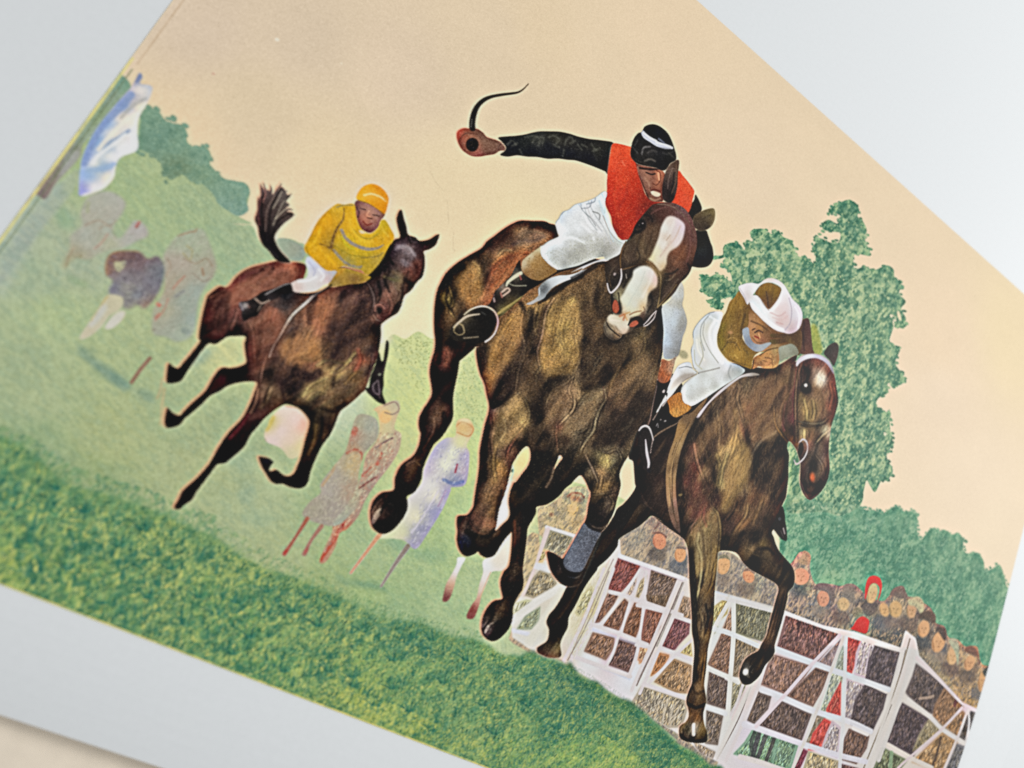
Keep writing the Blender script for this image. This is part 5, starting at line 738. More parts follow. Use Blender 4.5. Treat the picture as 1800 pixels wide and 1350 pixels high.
H3K = (("o 900,360 880,450 910,560 930,640", '94785a', 4, 3, .5), ("o 860,560 880,680 860,800 830,900 790,960", 'b5945c', 6, 4, .55), ("o 780,440 770,600 800,700 770,800", '3f3024', 5, 3, .6), ("o 720,560 740,700 730,820", '857052', 3, 2.5, .5), ("o 660,560 680,700 700,820 720,950", '2a201a', 6, 3.5, .6),
   ("o 600,660 620,800 660,900 690,1000 700,1100", '1e1713', 5, 3, .65), ("o 540,820 560,930 600,1050 660,1200", '9a7058', 3, 2, .6), ("o 560,760 600,880 650,980", '241a15', 5, 3, .6), ("o 720,900 740,1000 720,1120", 'a89058', 5, 3.5, .55), ("o 800,900 760,1020 740,1130", 'b5a068', 5, 3.5, .5),
   ("o 900,740 930,860 900,980 860,1080", '6b563a', 5, 3.5, .5), ("o 940,640 960,760 980,880 960,1000", '2c2019', 7, 4, .6), ("o 1180,600 1100,680 1000,760", '8a7050', 4, 3, .5), ("o 1180,720 1080,780 1010,880 980,980", '80705a', 3, 2, .6), ("o 1230,830 1150,900 1060,1020 1020,1120", '4a3c30', 4, 3, .5),
   ("o 1100,820 1020,920 1000,1060", '120d0b', 8, 4, .6), ("o 1170,440 1060,520 960,640", '45301f', 8, 4, .5), ("o 1160,500 1060,590 980,640", '8f7350', 5, 3, .5), ("o 1250,380 1180,480 1120,560", '2a1e17', 5, 3, .55), ("o 1190,180 1190,400 1180,620 1180,700", '2e2018', 1.6, 1, .8),
   ("o 1320,200 1280,420 1240,620", '2a1c16', 4, 2, .6), ("o 1260,480 1240,620 1250,700", '6a3c38', 3, 2, .5), ("p 360,600 370,740 420,830 480,900 530,930", '96703c', 2.2, 1, .85), ("p 380,280 385,560 360,720", '4a3826', 1.5, .8, .7), ("p 560,300 540,420 530,560 530,700 530,880", '7a604a', 1.8, 1, .8),
   ("p 540,300 520,450 510,620 520,820", '6b3a38', 2, 1.2, .6), ("p 500,440 440,580 430,720 460,800", '24160f', 2, 1.4, .7), ("p 480,500 420,600 400,720", '7a5a44', 1.8, 1.2, .6), ("p 540,720 640,740 740,735 780,700", '8a7c60', 2.2, 1, .7), ("p 540,745 640,765 740,755", '2f261c', 2.4, 1.2, .75),
   ("p 800,790 740,840 690,900", 'a89a78', 2, 1, .8), ("p 540,760 540,880", '8a7a58', 2, 1, .7), ("p 600,560 620,640 620,700", 'a08c5c', 3, 2, .6), ("p 670,560 680,640 670,700", '8f7a50', 2.5, 1.8, .5), ("p 650,540 650,640 650,700", '574528', 2, 1.4, .6), ("p 740,520 750,620 740,700", '4c3626', 3, 2, .5),
   ("p 800,420 820,520 800,620", '8f5c44', 4, 3, .5), ("p 850,440 865,560 845,660 815,750", '2c1e18', 2.5, 1.6, .6), ("p 600,800 600,860", 'a89468', 3, 1.6, .7), ("p 640,790 640,850", '4a3a28', 2.5, 1.5, .6), ("p 700,900 680,1000 620,1080", '2f2620', 3, 2, .5), ("p 690,990 740,1060 750,1120", '7a6c5c', 2, 1.4, .6),
   ("p 790,960 795,1080 770,1180", '6a5c4e', 2, 1.5, .5), ("p 570,1200 600,1280 640,1335 690,1310 740,1265", '6f655a', 2.2, 1.2, .8), ("p 600,1190 620,1280 680,1290", '14100e', 3, 1.8, .7), ("p 650,1110 640,1180 680,1230 730,1200", '0f0b0a', 3.4, 1.4, .8), ("p 600,300 630,340 620,400", '1c1110', 3, 2, .7), ("p 580,250 560,330 560,420", '6a4a44', 2, 1.4, .5),
   ("q 340,320 300,380 290,440", '8a5f52', 2, 1.4, .6), ("q 440,210 500,280 520,380 520,500 500,640", '8f7c50', 2.2, 1.4, .7), ("q 400,240 390,320 410,380", '7a3c38', 3, 2, .6), ("q 350,440 340,520 370,620 370,760 350,880 330,960", 'a39a74', 2.6, 1.6, .65), ("q 380,420 390,560 400,700 370,860", '2a2118', 3, 2, .6), ("q 430,420 430,600 410,760", '7f6c44', 4, 2.5, .5),
   ("q 290,480 300,640 310,800 320,960 320,1120 330,1300", '120e0c', 5, 2, .75), ("q 270,420 290,380 330,350", '6c5a4c', 2, 1.2, .6), ("q 480,680 460,820 430,900", '8a7448', 2, 1.4, .5), ("q 380,1040 410,1080 400,1150 380,1250", '5f5240', 3, 2, .5), ("q 590,530 650,400 720,300 740,200", '8c744a', 2.4, 1.8, .55), ("q 560,330 620,250 640,180", '7a5c40', 2, 1.6, .5), ("q 640,480 700,380 800,300", '64492f', 4, 3, .5),
   ("q 540,520 620,480 700,440", '1a1210', 5, 3, .6), ("q 720,560 780,600 880,640 940,700", '6a5838', 2.4, 1.8, .55), ("q 830,560 900,560 940,600", '181310', 3, 2, .5), ("q 860,150 820,260 780,360", '6b5236', 4, 3, .45), ("q 700,60 720,140 680,240", '32231c', 4, 3, .5), ("q 480,100 520,200 540,320", '2c1e17', 4, 3, .5), ("q 1000,860 960,1000 930,1120 890,1220", '1c1613', 2.4, 1.6, .6), ("q 1040,900 1000,1080 970,1200", '5f5042', 2.4, 1.8, .5),
   ("r 445,0 445,200 470,360 460,520 450,640", '0f0c0a', 5, 1.8, .75), ("r 540,60 560,160 540,280", '1e1813', 3, 1.8, .6), ("r 500,120 520,200 510,300", '75654c', 3, 2, .5), ("r 540,440 525,560 510,660", '8f7450', 2, 1.4, .55), ("r 500,420 490,560 480,640", '3a2e22', 2, 1.4, .5), ("r 400,840 460,870 530,850", '1a1411', 3, 1.8, .6), ("r 430,700 470,760 520,740", '2a2019', 2.5, 1.6, .5),
   ("r 445,1010 445,1080", 'e0d2c4', 4.2, 1.2, .95), ("r 340,1090 380,1130 450,1145 545,1130", '0f0e0d', 4, 1.5, .8), ("r 345,1030 350,1090", '6a6250', 2.5, 1.4, .6), ("r 1150,100 1110,250 1070,360", '1f1814', 2, 1.4, .5), ("r 1100,80 1060,230 1030,330", '6a5848', 2.2, 1.6, .5), ("r 990,420 950,500 890,580 900,620", '15110e', 2.6, 1.6, .6),
   ("r 820,580 850,640 900,670", '141210', 4, 2, .6), ("s 560,760 480,900 420,1000 380,1060", '3a332c', 3, 2.5, .45), ("s 300,1060 330,1140 380,1200", '2f2a24', 4, 3, .4), ("s 1010,50 1060,160 1200,280", '3d2f28', 2, 1.6, .5), ("s 960,120 900,220 840,280", '2a2420', 5, 3, .4))
KW = 1.7
for s_, c_, w_, b_, a_ in H3K: K(s_, c_, w_, b_, a_)
KW = 1.0
O('p', 724, 385, 22, 48, 'b8ab9e', -14, 5, .8); O('p', 728, 380, 9, 26, 'd0c6bc', -14, 3, .6); O('p', 612, 462, 46, 38, '130c0b', 25, 2, .9); O('p', 612, 438, 12, 13, 'd4c4b4', 0, .8, .95); O('p', 622, 330, 22, 45, '2a1816', 10, 2.5, .6)
O('p', 672, 1085, 28, 42, '100b0a', -10, 1.8, .9); O('p', 664, 1165, 19, 36, '9a4424', -4, 2.2, .8); O('r', 855, 590, 22, 26, 'c4c0b8', 25, 2.0, .9); O('p', 780, 805, 30, 28, '9a9880', 0, 3, .6)
for s_, c_, a_ in (("x 420,330 450,290 480,330 470,420 430,470 400,520 380,500 400,420", '9a7e4c', .6), ("x 300,300 380,200 450,180 480,220 440,260 380,300 330,340", '644c38', .5), ("x 480,130 560,90 600,150 560,260 500,290 470,230", '684c36', .55),
      ("x 520,300 590,280 600,400 580,480 520,460 480,400", '1e1612', .6), ("x 280,590 340,500 375,530 370,620 340,700 300,680", '7a6644', .55), ("x 380,600 450,570 540,580 480,620 400,640", '17120f', .6), ("x 270,440 330,420 380,480 350,500 290,540", '5a382e', .55), ("x 330,360 360,330 380,420 360,500 320,430", '2a1f18', .5)):
    B(s_, c_, 5, a_)
mottle(H3B, '150f0c', '8f7048', 1.75, 44, 11, 1.7, .17, 23)
tint(H3B, (1.0, .985, .96), .7, 12, -.06); deepen(H3B, .02, 1.24)
dabs("o 500,600 860,320 1200,200 1250,900 1200,1340 450,1340 420,1000", 2600, 1.75, 11, 1.0, ['a8885c','1f1613','6b5038','c4a46c','33241c','120d0b','8a6a48'], .24, .3, 90)
dabs("q 200,100 1000,0 1000,400 700,560 240,500", 900, 1.85, 10, 1.0, ['7a5a3c','1a110f','5a3a2a','94744c','2c1c16'], .24, .4, 91)
dabs("q 250,500 520,400 500,1350 300,1350", 500, 1.65, 10, .9, ['8a7850','1a1410','5c4a34','a89870'], .24, .2, 92)
dabs("r 400,0 620,0 560,1140 330,1140", 450, 1.55, 9, .9, ['7f6c50','1a1410','5c4a38','94805c'], .22, .3, 93)
dabs("p 540,220 860,250 860,700 800,900 780,1250 600,1320 560,900", 700, 1.6, 9, .9, ['8a6a4c','2c1e18','6b4c38','a0805c','3c2c22'], .2, .25, 94)
dabs("s 1000,50 1350,380 900,400 600,700 400,1100 270,1200 560,600 880,200", 500, 2.2, 8, .9, ['3c342e','100d0c','2c2520','4a4038'], .24, .4, 95)
motif('ear', ["p 755,190 775,145 800,118 845,98 872,125 868,190 850,250 830,285 800,240"], "p 800,160 33302c 840,130 3c3630 850,200 4a3c38 830,250 40332e", parent=H3B, bl=.9)
motif('ear', ["n 1030,470 1060,448 1088,455 1100,520 1108,600 1118,690 1130,725 1080,735 1020,728 995,690 1000,620 1010,540"], "n 1060,500 4a2e28 1080,600 5c3a30 1040,600 33201c 1060,700 6b4434 1020,700 4f3226", parent=H3B, bl=.9)
K("n 1050,480 1040,600 1050,700", '241613', 3, 2, .6)
K('n 830,840 900,790 985,745', '1c1613', 2.2, 1, .9); K('p 385,300 388,480 372,640 366,730', '231a13', 2.2, .9, .85); K('p 366,620 372,720 425,830 490,900 535,935', 'a07a48', 2.2, .9, .9)
motif('browband', ["p 538,250 575,212 640,190 720,198 785,235 822,292 835,350 812,318 780,270 730,235 680,222 620,232 570,258 540,290"], "p 560,250 cfc8cc 640,205 d8d4dc 720,215 c9c4d0 790,260 bdb8c4 825,320 9a94a0", parent=H3B, bl=1.0, label='white browband')
motif('bit_ring', [], "c4bab6", parent=H3B, extra=[("p 560,890 590,865 620,890 625,950 600,1010 560,1050 535,1060 520,1030", [2, 3, 3, 2.4, 2.4, 2.6, 2.6, 1.6], .8)], label='pale steel bit ring')
B("p 565,890 590,880 600,940 580,1000 560,1010 550,950", '120d0b', 1, .0)
CLIP = H3B; B("p 560,900 585,890 595,940 575,995 552,1010 545,960", '160f0d', 1.2, .9); K("p 560,880 545,960 535,1020", '8a6a5c', 1.6, 1, .7); O('p', 620, 930, 12, 20, '8a5c50', 0, 2, .6)
motif('saddle_cloth', ["n 500,930 560,895 640,878 700,895 640,905 560,915 500,950 400,1030 300,1120 215,1235 205,1210 290,1110 390,1010"],
   "n 600,895 b8aea8 540,910 d0cccc 450,960 c9c4c4 330,1080 cfc0c0 240,1200 d4c4c8 660,890 8f8478", parent=H3B, bl=.9, label='white edge of the saddle cloth')
motif('girth', ["o 430,600 520,560 640,440 620,500 560,590 540,630 490,720 460,800 430,880 410,980 395,1080 395,1200 410,1350 | q 165,160 190,280 205,430 180,420 150,380 120,300 95,150 85,0 | o 320,1250 315,1080 325,960 350,860 385,760"],
   "o 480,600 6b5238 420,700 9a7648 380,850 94744c 350,950 a88658 345,1100 a48054 430,850 a88a5c 400,950 6a5236 390,1050 a4845c 370,1000 543e2a 385,1200 a87c5c 340,1250 b08c64 q 110,100 a8845c 160,200 a0746c 150,330 7a5a48 190,400 4a3830 135,250 4c3a2c 120,200 a07c58", parent=H3B, bl=.9, label='tan double girth strap')
K("o 500,640 430,780 385,900 370,1040 365,1200 375,1350", '4a3826', 1.8, 1, .8); K("q 120,0 125,120 150,260 185,400", '4c3a2a', 2, 1, .8); K("o 470,700 400,860 350,1060 345,1300", 'c4a06c', 1.6, 1.2, .6); K("o 540,640 450,800 415,980 400,1200", 'b89468', 1.8, 1.2, .6); K("o 400,800 365,900", '2c2018', 1.2, .8, .5)
CLIP = H3B
K("o 560,620 470,820 430,1000 430,1180", '100c0b', 10, 4, .6); O('o', 430, 1215, 16, 10, '8a744c', -20, 1, .8)
motif('stirrup_boot', ["q 1010,225 1030,280 1035,340 1045,400 1048,490 1020,492 990,470 960,430 940,400 945,350 970,290"], "q 1000,300 0f0c0c 990,400 16120f 1030,460 1a1716", parent=H3B, bl=.9, label='black boot on the far side')
O('q', 990, 325, 12, 14, '55585c', 0, 1.4, .6); K("q 1020,400 1030,440", 'a89c98', 2.4, 1, .8); K("q 1000,420 1020,470", '6a6060', 1.2, .8, .6)

# rider in brown with a white and pink cap
J3 = motif('printed_rider', ["n 590,300 700,270 860,300 960,480 1030,560 1020,700 960,740 840,700 700,715 620,650 580,560", "n 650,760 700,730 780,690 840,670 860,720 850,800 820,840 740,845 690,830 640,850 640,800"],
   "n 600,350 5c4018 650,340 5c4420 800,600 54381c 900,620 5c4220 1000,600 4c3420 960,700 6a5c40 650,450 8a6a44 640,520 a47c54 700,520 96703f 680,560 7a5838 740,540 5c4428 760,580 6b4c30 700,600 8f6040 670,600 a87450 720,630 704c38 640,570 8f6c48 700,760 a8804c 760,730 a47c48 820,700 8f7c50 760,800 a8784c 700,820 6b4a30 830,780 8a6c44", bl=.9, label='rider bent low in a brown jacket')
for s_, c_, w_, a_ in (("n 660,560 690,545 720,560", '4a3020', 2.6, .7), ("n 640,540 660,530", '523824', 2.2, .7), ("n 660,590 690,605", '7a2e20', 2.6, .8), ("n 630,470 700,500 760,540", '553c22', 3, .5), ("n 640,600 680,640 740,640", '6b5038', 2, .6), ("n 690,570 700,600", 'b8865c', 2.4, .6), ("n 650,780 640,840", '3a2818', 2, .7), ("n 700,740 760,700 840,680", '5c4424', 2, .7), ("n 740,760 790,770 800,820", '6b4c2c', 2, .6), ("n 720,780 750,790", '6b4c2c', 1.6, .6)):
    K(s_, c_, w_, 1.1, a_)
dabs("n 650,770 840,680 830,830 640,840", 90, .6, 4, 1.2, ['c09a5c','7a5830','8f6c3c','5c4424'], .5, 1.2, 96)
tint(J3, (1.16, 1.12, 1.1), .7, 4)
motif('brown_jacket', ["n 530,235 500,280 460,320 430,400 400,450 380,520 362,580 365,660 395,720 450,780 520,810 600,840 632,848 640,790 660,740 720,700 690,710 640,690 590,650 560,590 600,520 612,470 610,400 630,360 590,300 560,240", "n 660,250 700,190 750,165 810,175 870,215 850,290 800,340 770,370 740,330 700,290", "n 780,620 850,610 950,600 1010,620 1020,700 1000,740 930,640 850,650 790,650", "n 960,560 1040,440 1020,560 1010,640 900,610 800,600 790,570"],
   "n 540,280 8a6a28 480,340 8c6a24 430,440 806424 400,520 77681c 380,620 7a6a1c 400,700 84702c 460,600 6c5020 460,560 94703c 500,520 7a5a24 560,430 6b4c1c 560,340 8f6a24 590,380 5c4018 520,650 8a6420 450,720 96722c 540,760 8f6c24 520,730 b08838 600,800 8a661c 610,740 7a5c1c 580,600 4a3818 750,200 876420 700,240 7a5c1c 830,230 84641f 770,290 5c4020 750,340 6b4428 820,260 7f5f1f 900,620 4c331c 850,600 54381c 960,600 4a3018 800,640 5c4a20 930,630 6a5428", parent=J3, bl=.8, tex=[(1.3, 8, 1.8, .12)], label='olive brown racing jacket')
for s_, c_, w_, b_, a_ in (("n 460,560 440,640 400,700", '4f3c14', 2.4, 1.4, .7), ("n 440,620 480,600 520,620 500,660", 'b08c4c', 1.8, 1.2, .7), ("n 440,640 500,640 540,700", '54401c', 2, 1.4, .6), ("n 580,420 560,500 550,560", '3f2e14', 4, 2.5, .6), ("n 520,250 470,360 430,470", 'a8843c', 3, 2.5, .5), ("n 540,300 560,400 540,480", 'a07c34', 3, 2.5, .4), ("n 460,770 520,800 600,820", '5c4818', 2.5, 1.6, .6), ("n 500,740 520,760", 'd4ac58', 2.5, 1.5, .7), ("n 570,690 600,720", '5c4820', 2.5, 1.6, .6), ("n 420,690 450,730 520,740", 'ab8a3c', 3, 2, .5), ("n 750,240 760,300 765,350", '3c2818', 3, 1.6, .7), ("n 800,200 800,280 780,340", '5a4018', 2.5, 1.6, .5), ("n 700,200 690,260", 'a07c30', 2.5, 1.8, .5)):
    K(s_, c_, w_, b_, a_)
O('n', 465, 560, 20, 12, 'c08c5c', 0, 1.4, .7); dabs("n 520,240 360,600 450,780 620,840 700,700 600,500 620,380", 260, 1.9, 8, 1.0, ['a8843c','4c3a18','8a6a28','c09a50'], .3, .5, 97)
B("n 1100,510 1140,505 1170,600 1185,720 1130,715 1105,640", '8f9a3c', 2, .0)
motif('white_collar', ["n 560,545 590,520 612,530 620,590 650,640 700,655 760,640 790,645 740,690 700,712 650,705 600,665 575,620", "n 850,680 900,660 950,650 990,680 1005,730 960,745 900,770 860,790 850,740"],
   "n 590,560 9fa6ac 620,630 7c8390 660,670 8f96a0 740,660 a4a8a8 700,690 b0b0b0 900,700 a3a490 950,680 8f9280 890,750 8c8c74 980,720 7a7864", parent=J3, bl=1.0, label='white collar and cuff')
WCAP_ = motif('white_cap', ["n 530,205 580,175 640,168 690,175 740,140 790,130 850,150 895,190 930,250 960,300 1010,350 1035,410 1030,480 1000,540 940,570 880,560 820,540 740,480 680,420 635,370 615,310 630,270 680,270 720,320 765,378 810,340 850,280 870,215 820,175 760,165 705,185 660,240 640,270 620,310 600,340 575,290"],
   "n 560,210 d8ccd0 620,200 d2c8cc 600,270 cbb8b8 590,310 c9b0ac 650,220 dcd4d4 760,145 c9b8a8 860,170 d0c4bc 900,230 d8d0d4 870,300 dcccd0 900,360 d8bcc0 850,380 d9bcbc 800,420 dccccc 740,430 dcd8dc 680,370 d8dadf 640,330 d0d4dc 690,300 d4c8c8 780,490 d6d0d8 860,480 cfa8a4 900,440 d4acac 920,500 cdb0b0 960,420 c8bcc8 1000,420 d8ccd8 1010,500 c4a8b4 950,540 b8949c 870,540 c9b8c0 960,330 d4ccd8", parent=J3, bl=.8, fringe=[(0, 0, '8f9a8c', .3)], label='white cap shaded with pink')
for s_, c_, w_, b_, a_ in (("n 640,340 720,430 800,500 880,540", 'e6e4ea', 5, 2, .7), ("n 620,390 680,440 760,520 830,560 900,570", '5c4038', 2, 1.2, .6), ("n 930,290 950,380 940,480 900,540", 'a894a4', 1.8, 1.2, .7), ("n 780,400 850,430 900,400", 'c99c9c', 2, 1.6, .6), ("n 800,440 870,460 920,430", 'd0a8a8', 2, 1.6, .5), ("n 830,480 880,495", 'c49090', 2, 1.4, .5), ("n 870,240 850,320 800,380 770,390", 'e8dcdc', 4, 2, .6), ("n 540,210 580,280 600,340", '9a8a80', 1.6, 1.4, .5), ("n 690,280 730,340 770,385", '8a7060', 1.4, 1, .6), ("n 980,360 1010,430 1000,520", 'e4dce8', 3, 2, .6), ("n 700,290 720,370 740,400", 'ece2e4', 3, 2, .5)):
    K(s_, c_, w_, b_, a_)
WC_ = motif('white_breeches', ["n 340,395 290,410 230,460 180,530 168,580 175,640 155,700 165,780 175,840 210,880 140,930 90,980 75,1040 95,1110 160,1140 240,1100 330,1040 420,980 500,930 560,890 580,855 520,815 450,790 395,730 362,670 358,590 375,520 400,440 400,400", "n 150,800 100,800 50,830 20,880 -20,960 -40,1040 -120,1200 0,1060 80,960 200,885 170,850"],
   "n 330,420 c9d0c8 260,460 d4d8d0 200,560 d0d4cc 220,620 d9d8c0 280,520 d8d6c0 340,560 dcdcd8 300,650 dcdad4 230,720 d8d8cc 180,780 d0d4d0 260,800 d8d4c8 320,740 dce0dc 380,760 e0dfde 300,850 d8dcd4 250,880 c4c8bc 430,850 dcdcdc 380,920 d4d8d6 280,950 d4dbd6 180,960 d2dad6 120,1010 ccd4d0 150,1100 c0bfb4 250,1050 c2c1b4 350,1000 b8b8ac 450,900 b8b8b0 500,860 a8aca4 540,850 8f9488 90,840 dcdcd8 40,880 d8d8d4 100,900 c0b4a4 20,960 c8bcae -60,1120 c4b8ac".replace('| ', ''), parent=J3, bl=.8, fringe=[(-1, 0, 'a8a494', .5)], label='white breeches over bent knees')
for s_, c_, w_, b_, a_ in (("n 340,395 280,415 220,470 175,540 170,600", '8f948c', 1.6, 1, .7), ("n 160,660 155,740 175,840 215,885", '7a7c74', 1.6, 1, .7), ("n 300,420 240,500 230,600 260,700", 'a8aca0', 1.8, 1.4, .6), ("n 340,470 300,560 330,700 400,800", 'ecece8', 5, 3, .6), ("n 260,480 250,580 300,700 370,800", 'b4b4a0', 1.6, 1.2, .6), ("n 200,620 210,700 260,780", 'e8e4d0', 3, 2, .6), ("n 230,640 250,740 220,820", 'bcb898', 2, 1.4, .6), ("n 180,700 190,800 240,850", 'c9c49c', 1.8, 1.3, .6),
      ("n 210,880 300,860 380,840", 'b0aca0', 2, 1.4, .7), ("n 200,885 130,935 85,1000 85,1080", '8a8c84', 1.5, 1, .6), ("n 470,820 450,880 470,930", '9a9e98', 2.5, 1.8, .5), ("n 60,840 120,830 190,850", '8f8f88', 1.4, 1, .6), ("n 0,1060 90,950 200,890", '94836c', 1.4, 1, .7), ("n 60,830 100,820", 'e8e8e4', 3, 1.8, .6), ("n 400,460 385,540 375,640", 'd0c8b0', 2.4, 1.6, .5), ("n 300,430 380,480", 'e8ece8', 3, 2, .5)):
    K(s_, c_, w_, b_, a_)
B("n -20,1000 60,910 160,880 180,900 70,990 0,1060 -40,1070", 'b8a894', 2, .7)
tint(WC_, (1, 1, 1), .9, 7, -.5)
tint(WCAP_, (1.06, 1.09, 1.07), .2, 6, -.25)
CLIP = WC_
dabs("n 80,1000 500,850 560,890 160,1140", 260, 1.0, 4, .9, ['b4b4a8','c9ccc4','a8a89a'], .35, 1.0, 98)
motif('boot_top', ["n 75,1035 95,1110 155,1145 130,1185 40,1232 0,1220 -50,1150 -30,1090 20,1050"], "n 20,1100 a86c34 60,1120 b07434 100,1160 b88444 30,1190 bc8a44 -20,1140 a8682c", parent=J3, bl=.8, label='tan boot top')
grain("n -60,1040 160,1040 160,1240 -60,1240", .3, 1.0, 3, 1.4, 12)
motif('racing_boot', ["f 790,690 800,750 850,785 900,770 870,800 800,840 760,870 700,900 680,930 640,850 655,800 700,740 730,690 770,640 760,600 700,560 700,520 790,480 800,500 770,570 780,600 750,680 770,650"],
   "f 740,560 0c0a0a 730,650 3a302e 760,720 0c0909 700,800 0f0c0b 800,800 0c0909 660,840 120d0c 700,880 120f0e", parent=J3, bl=.7, label='black boot of the rider in brown')
O('f', 747, 578, 9, 18, 'd8c8c4', 25, 1, .85); K("f 740,690 770,650 790,600", 'cfc4bc', 2.6, 1, .8); K("f 665,800 700,740 745,660 780,620", '9a8478', 2, 1, .8); O('f', 760, 810, 10, 6, 'b0a8a4', -25, .8, .8); O('f', 725, 800, 6, 6, 'a89c98', 0, .8, .7); K("f 690,850 700,830 705,860", '8a8484', 1.4, .7, .8)
CLIP = None
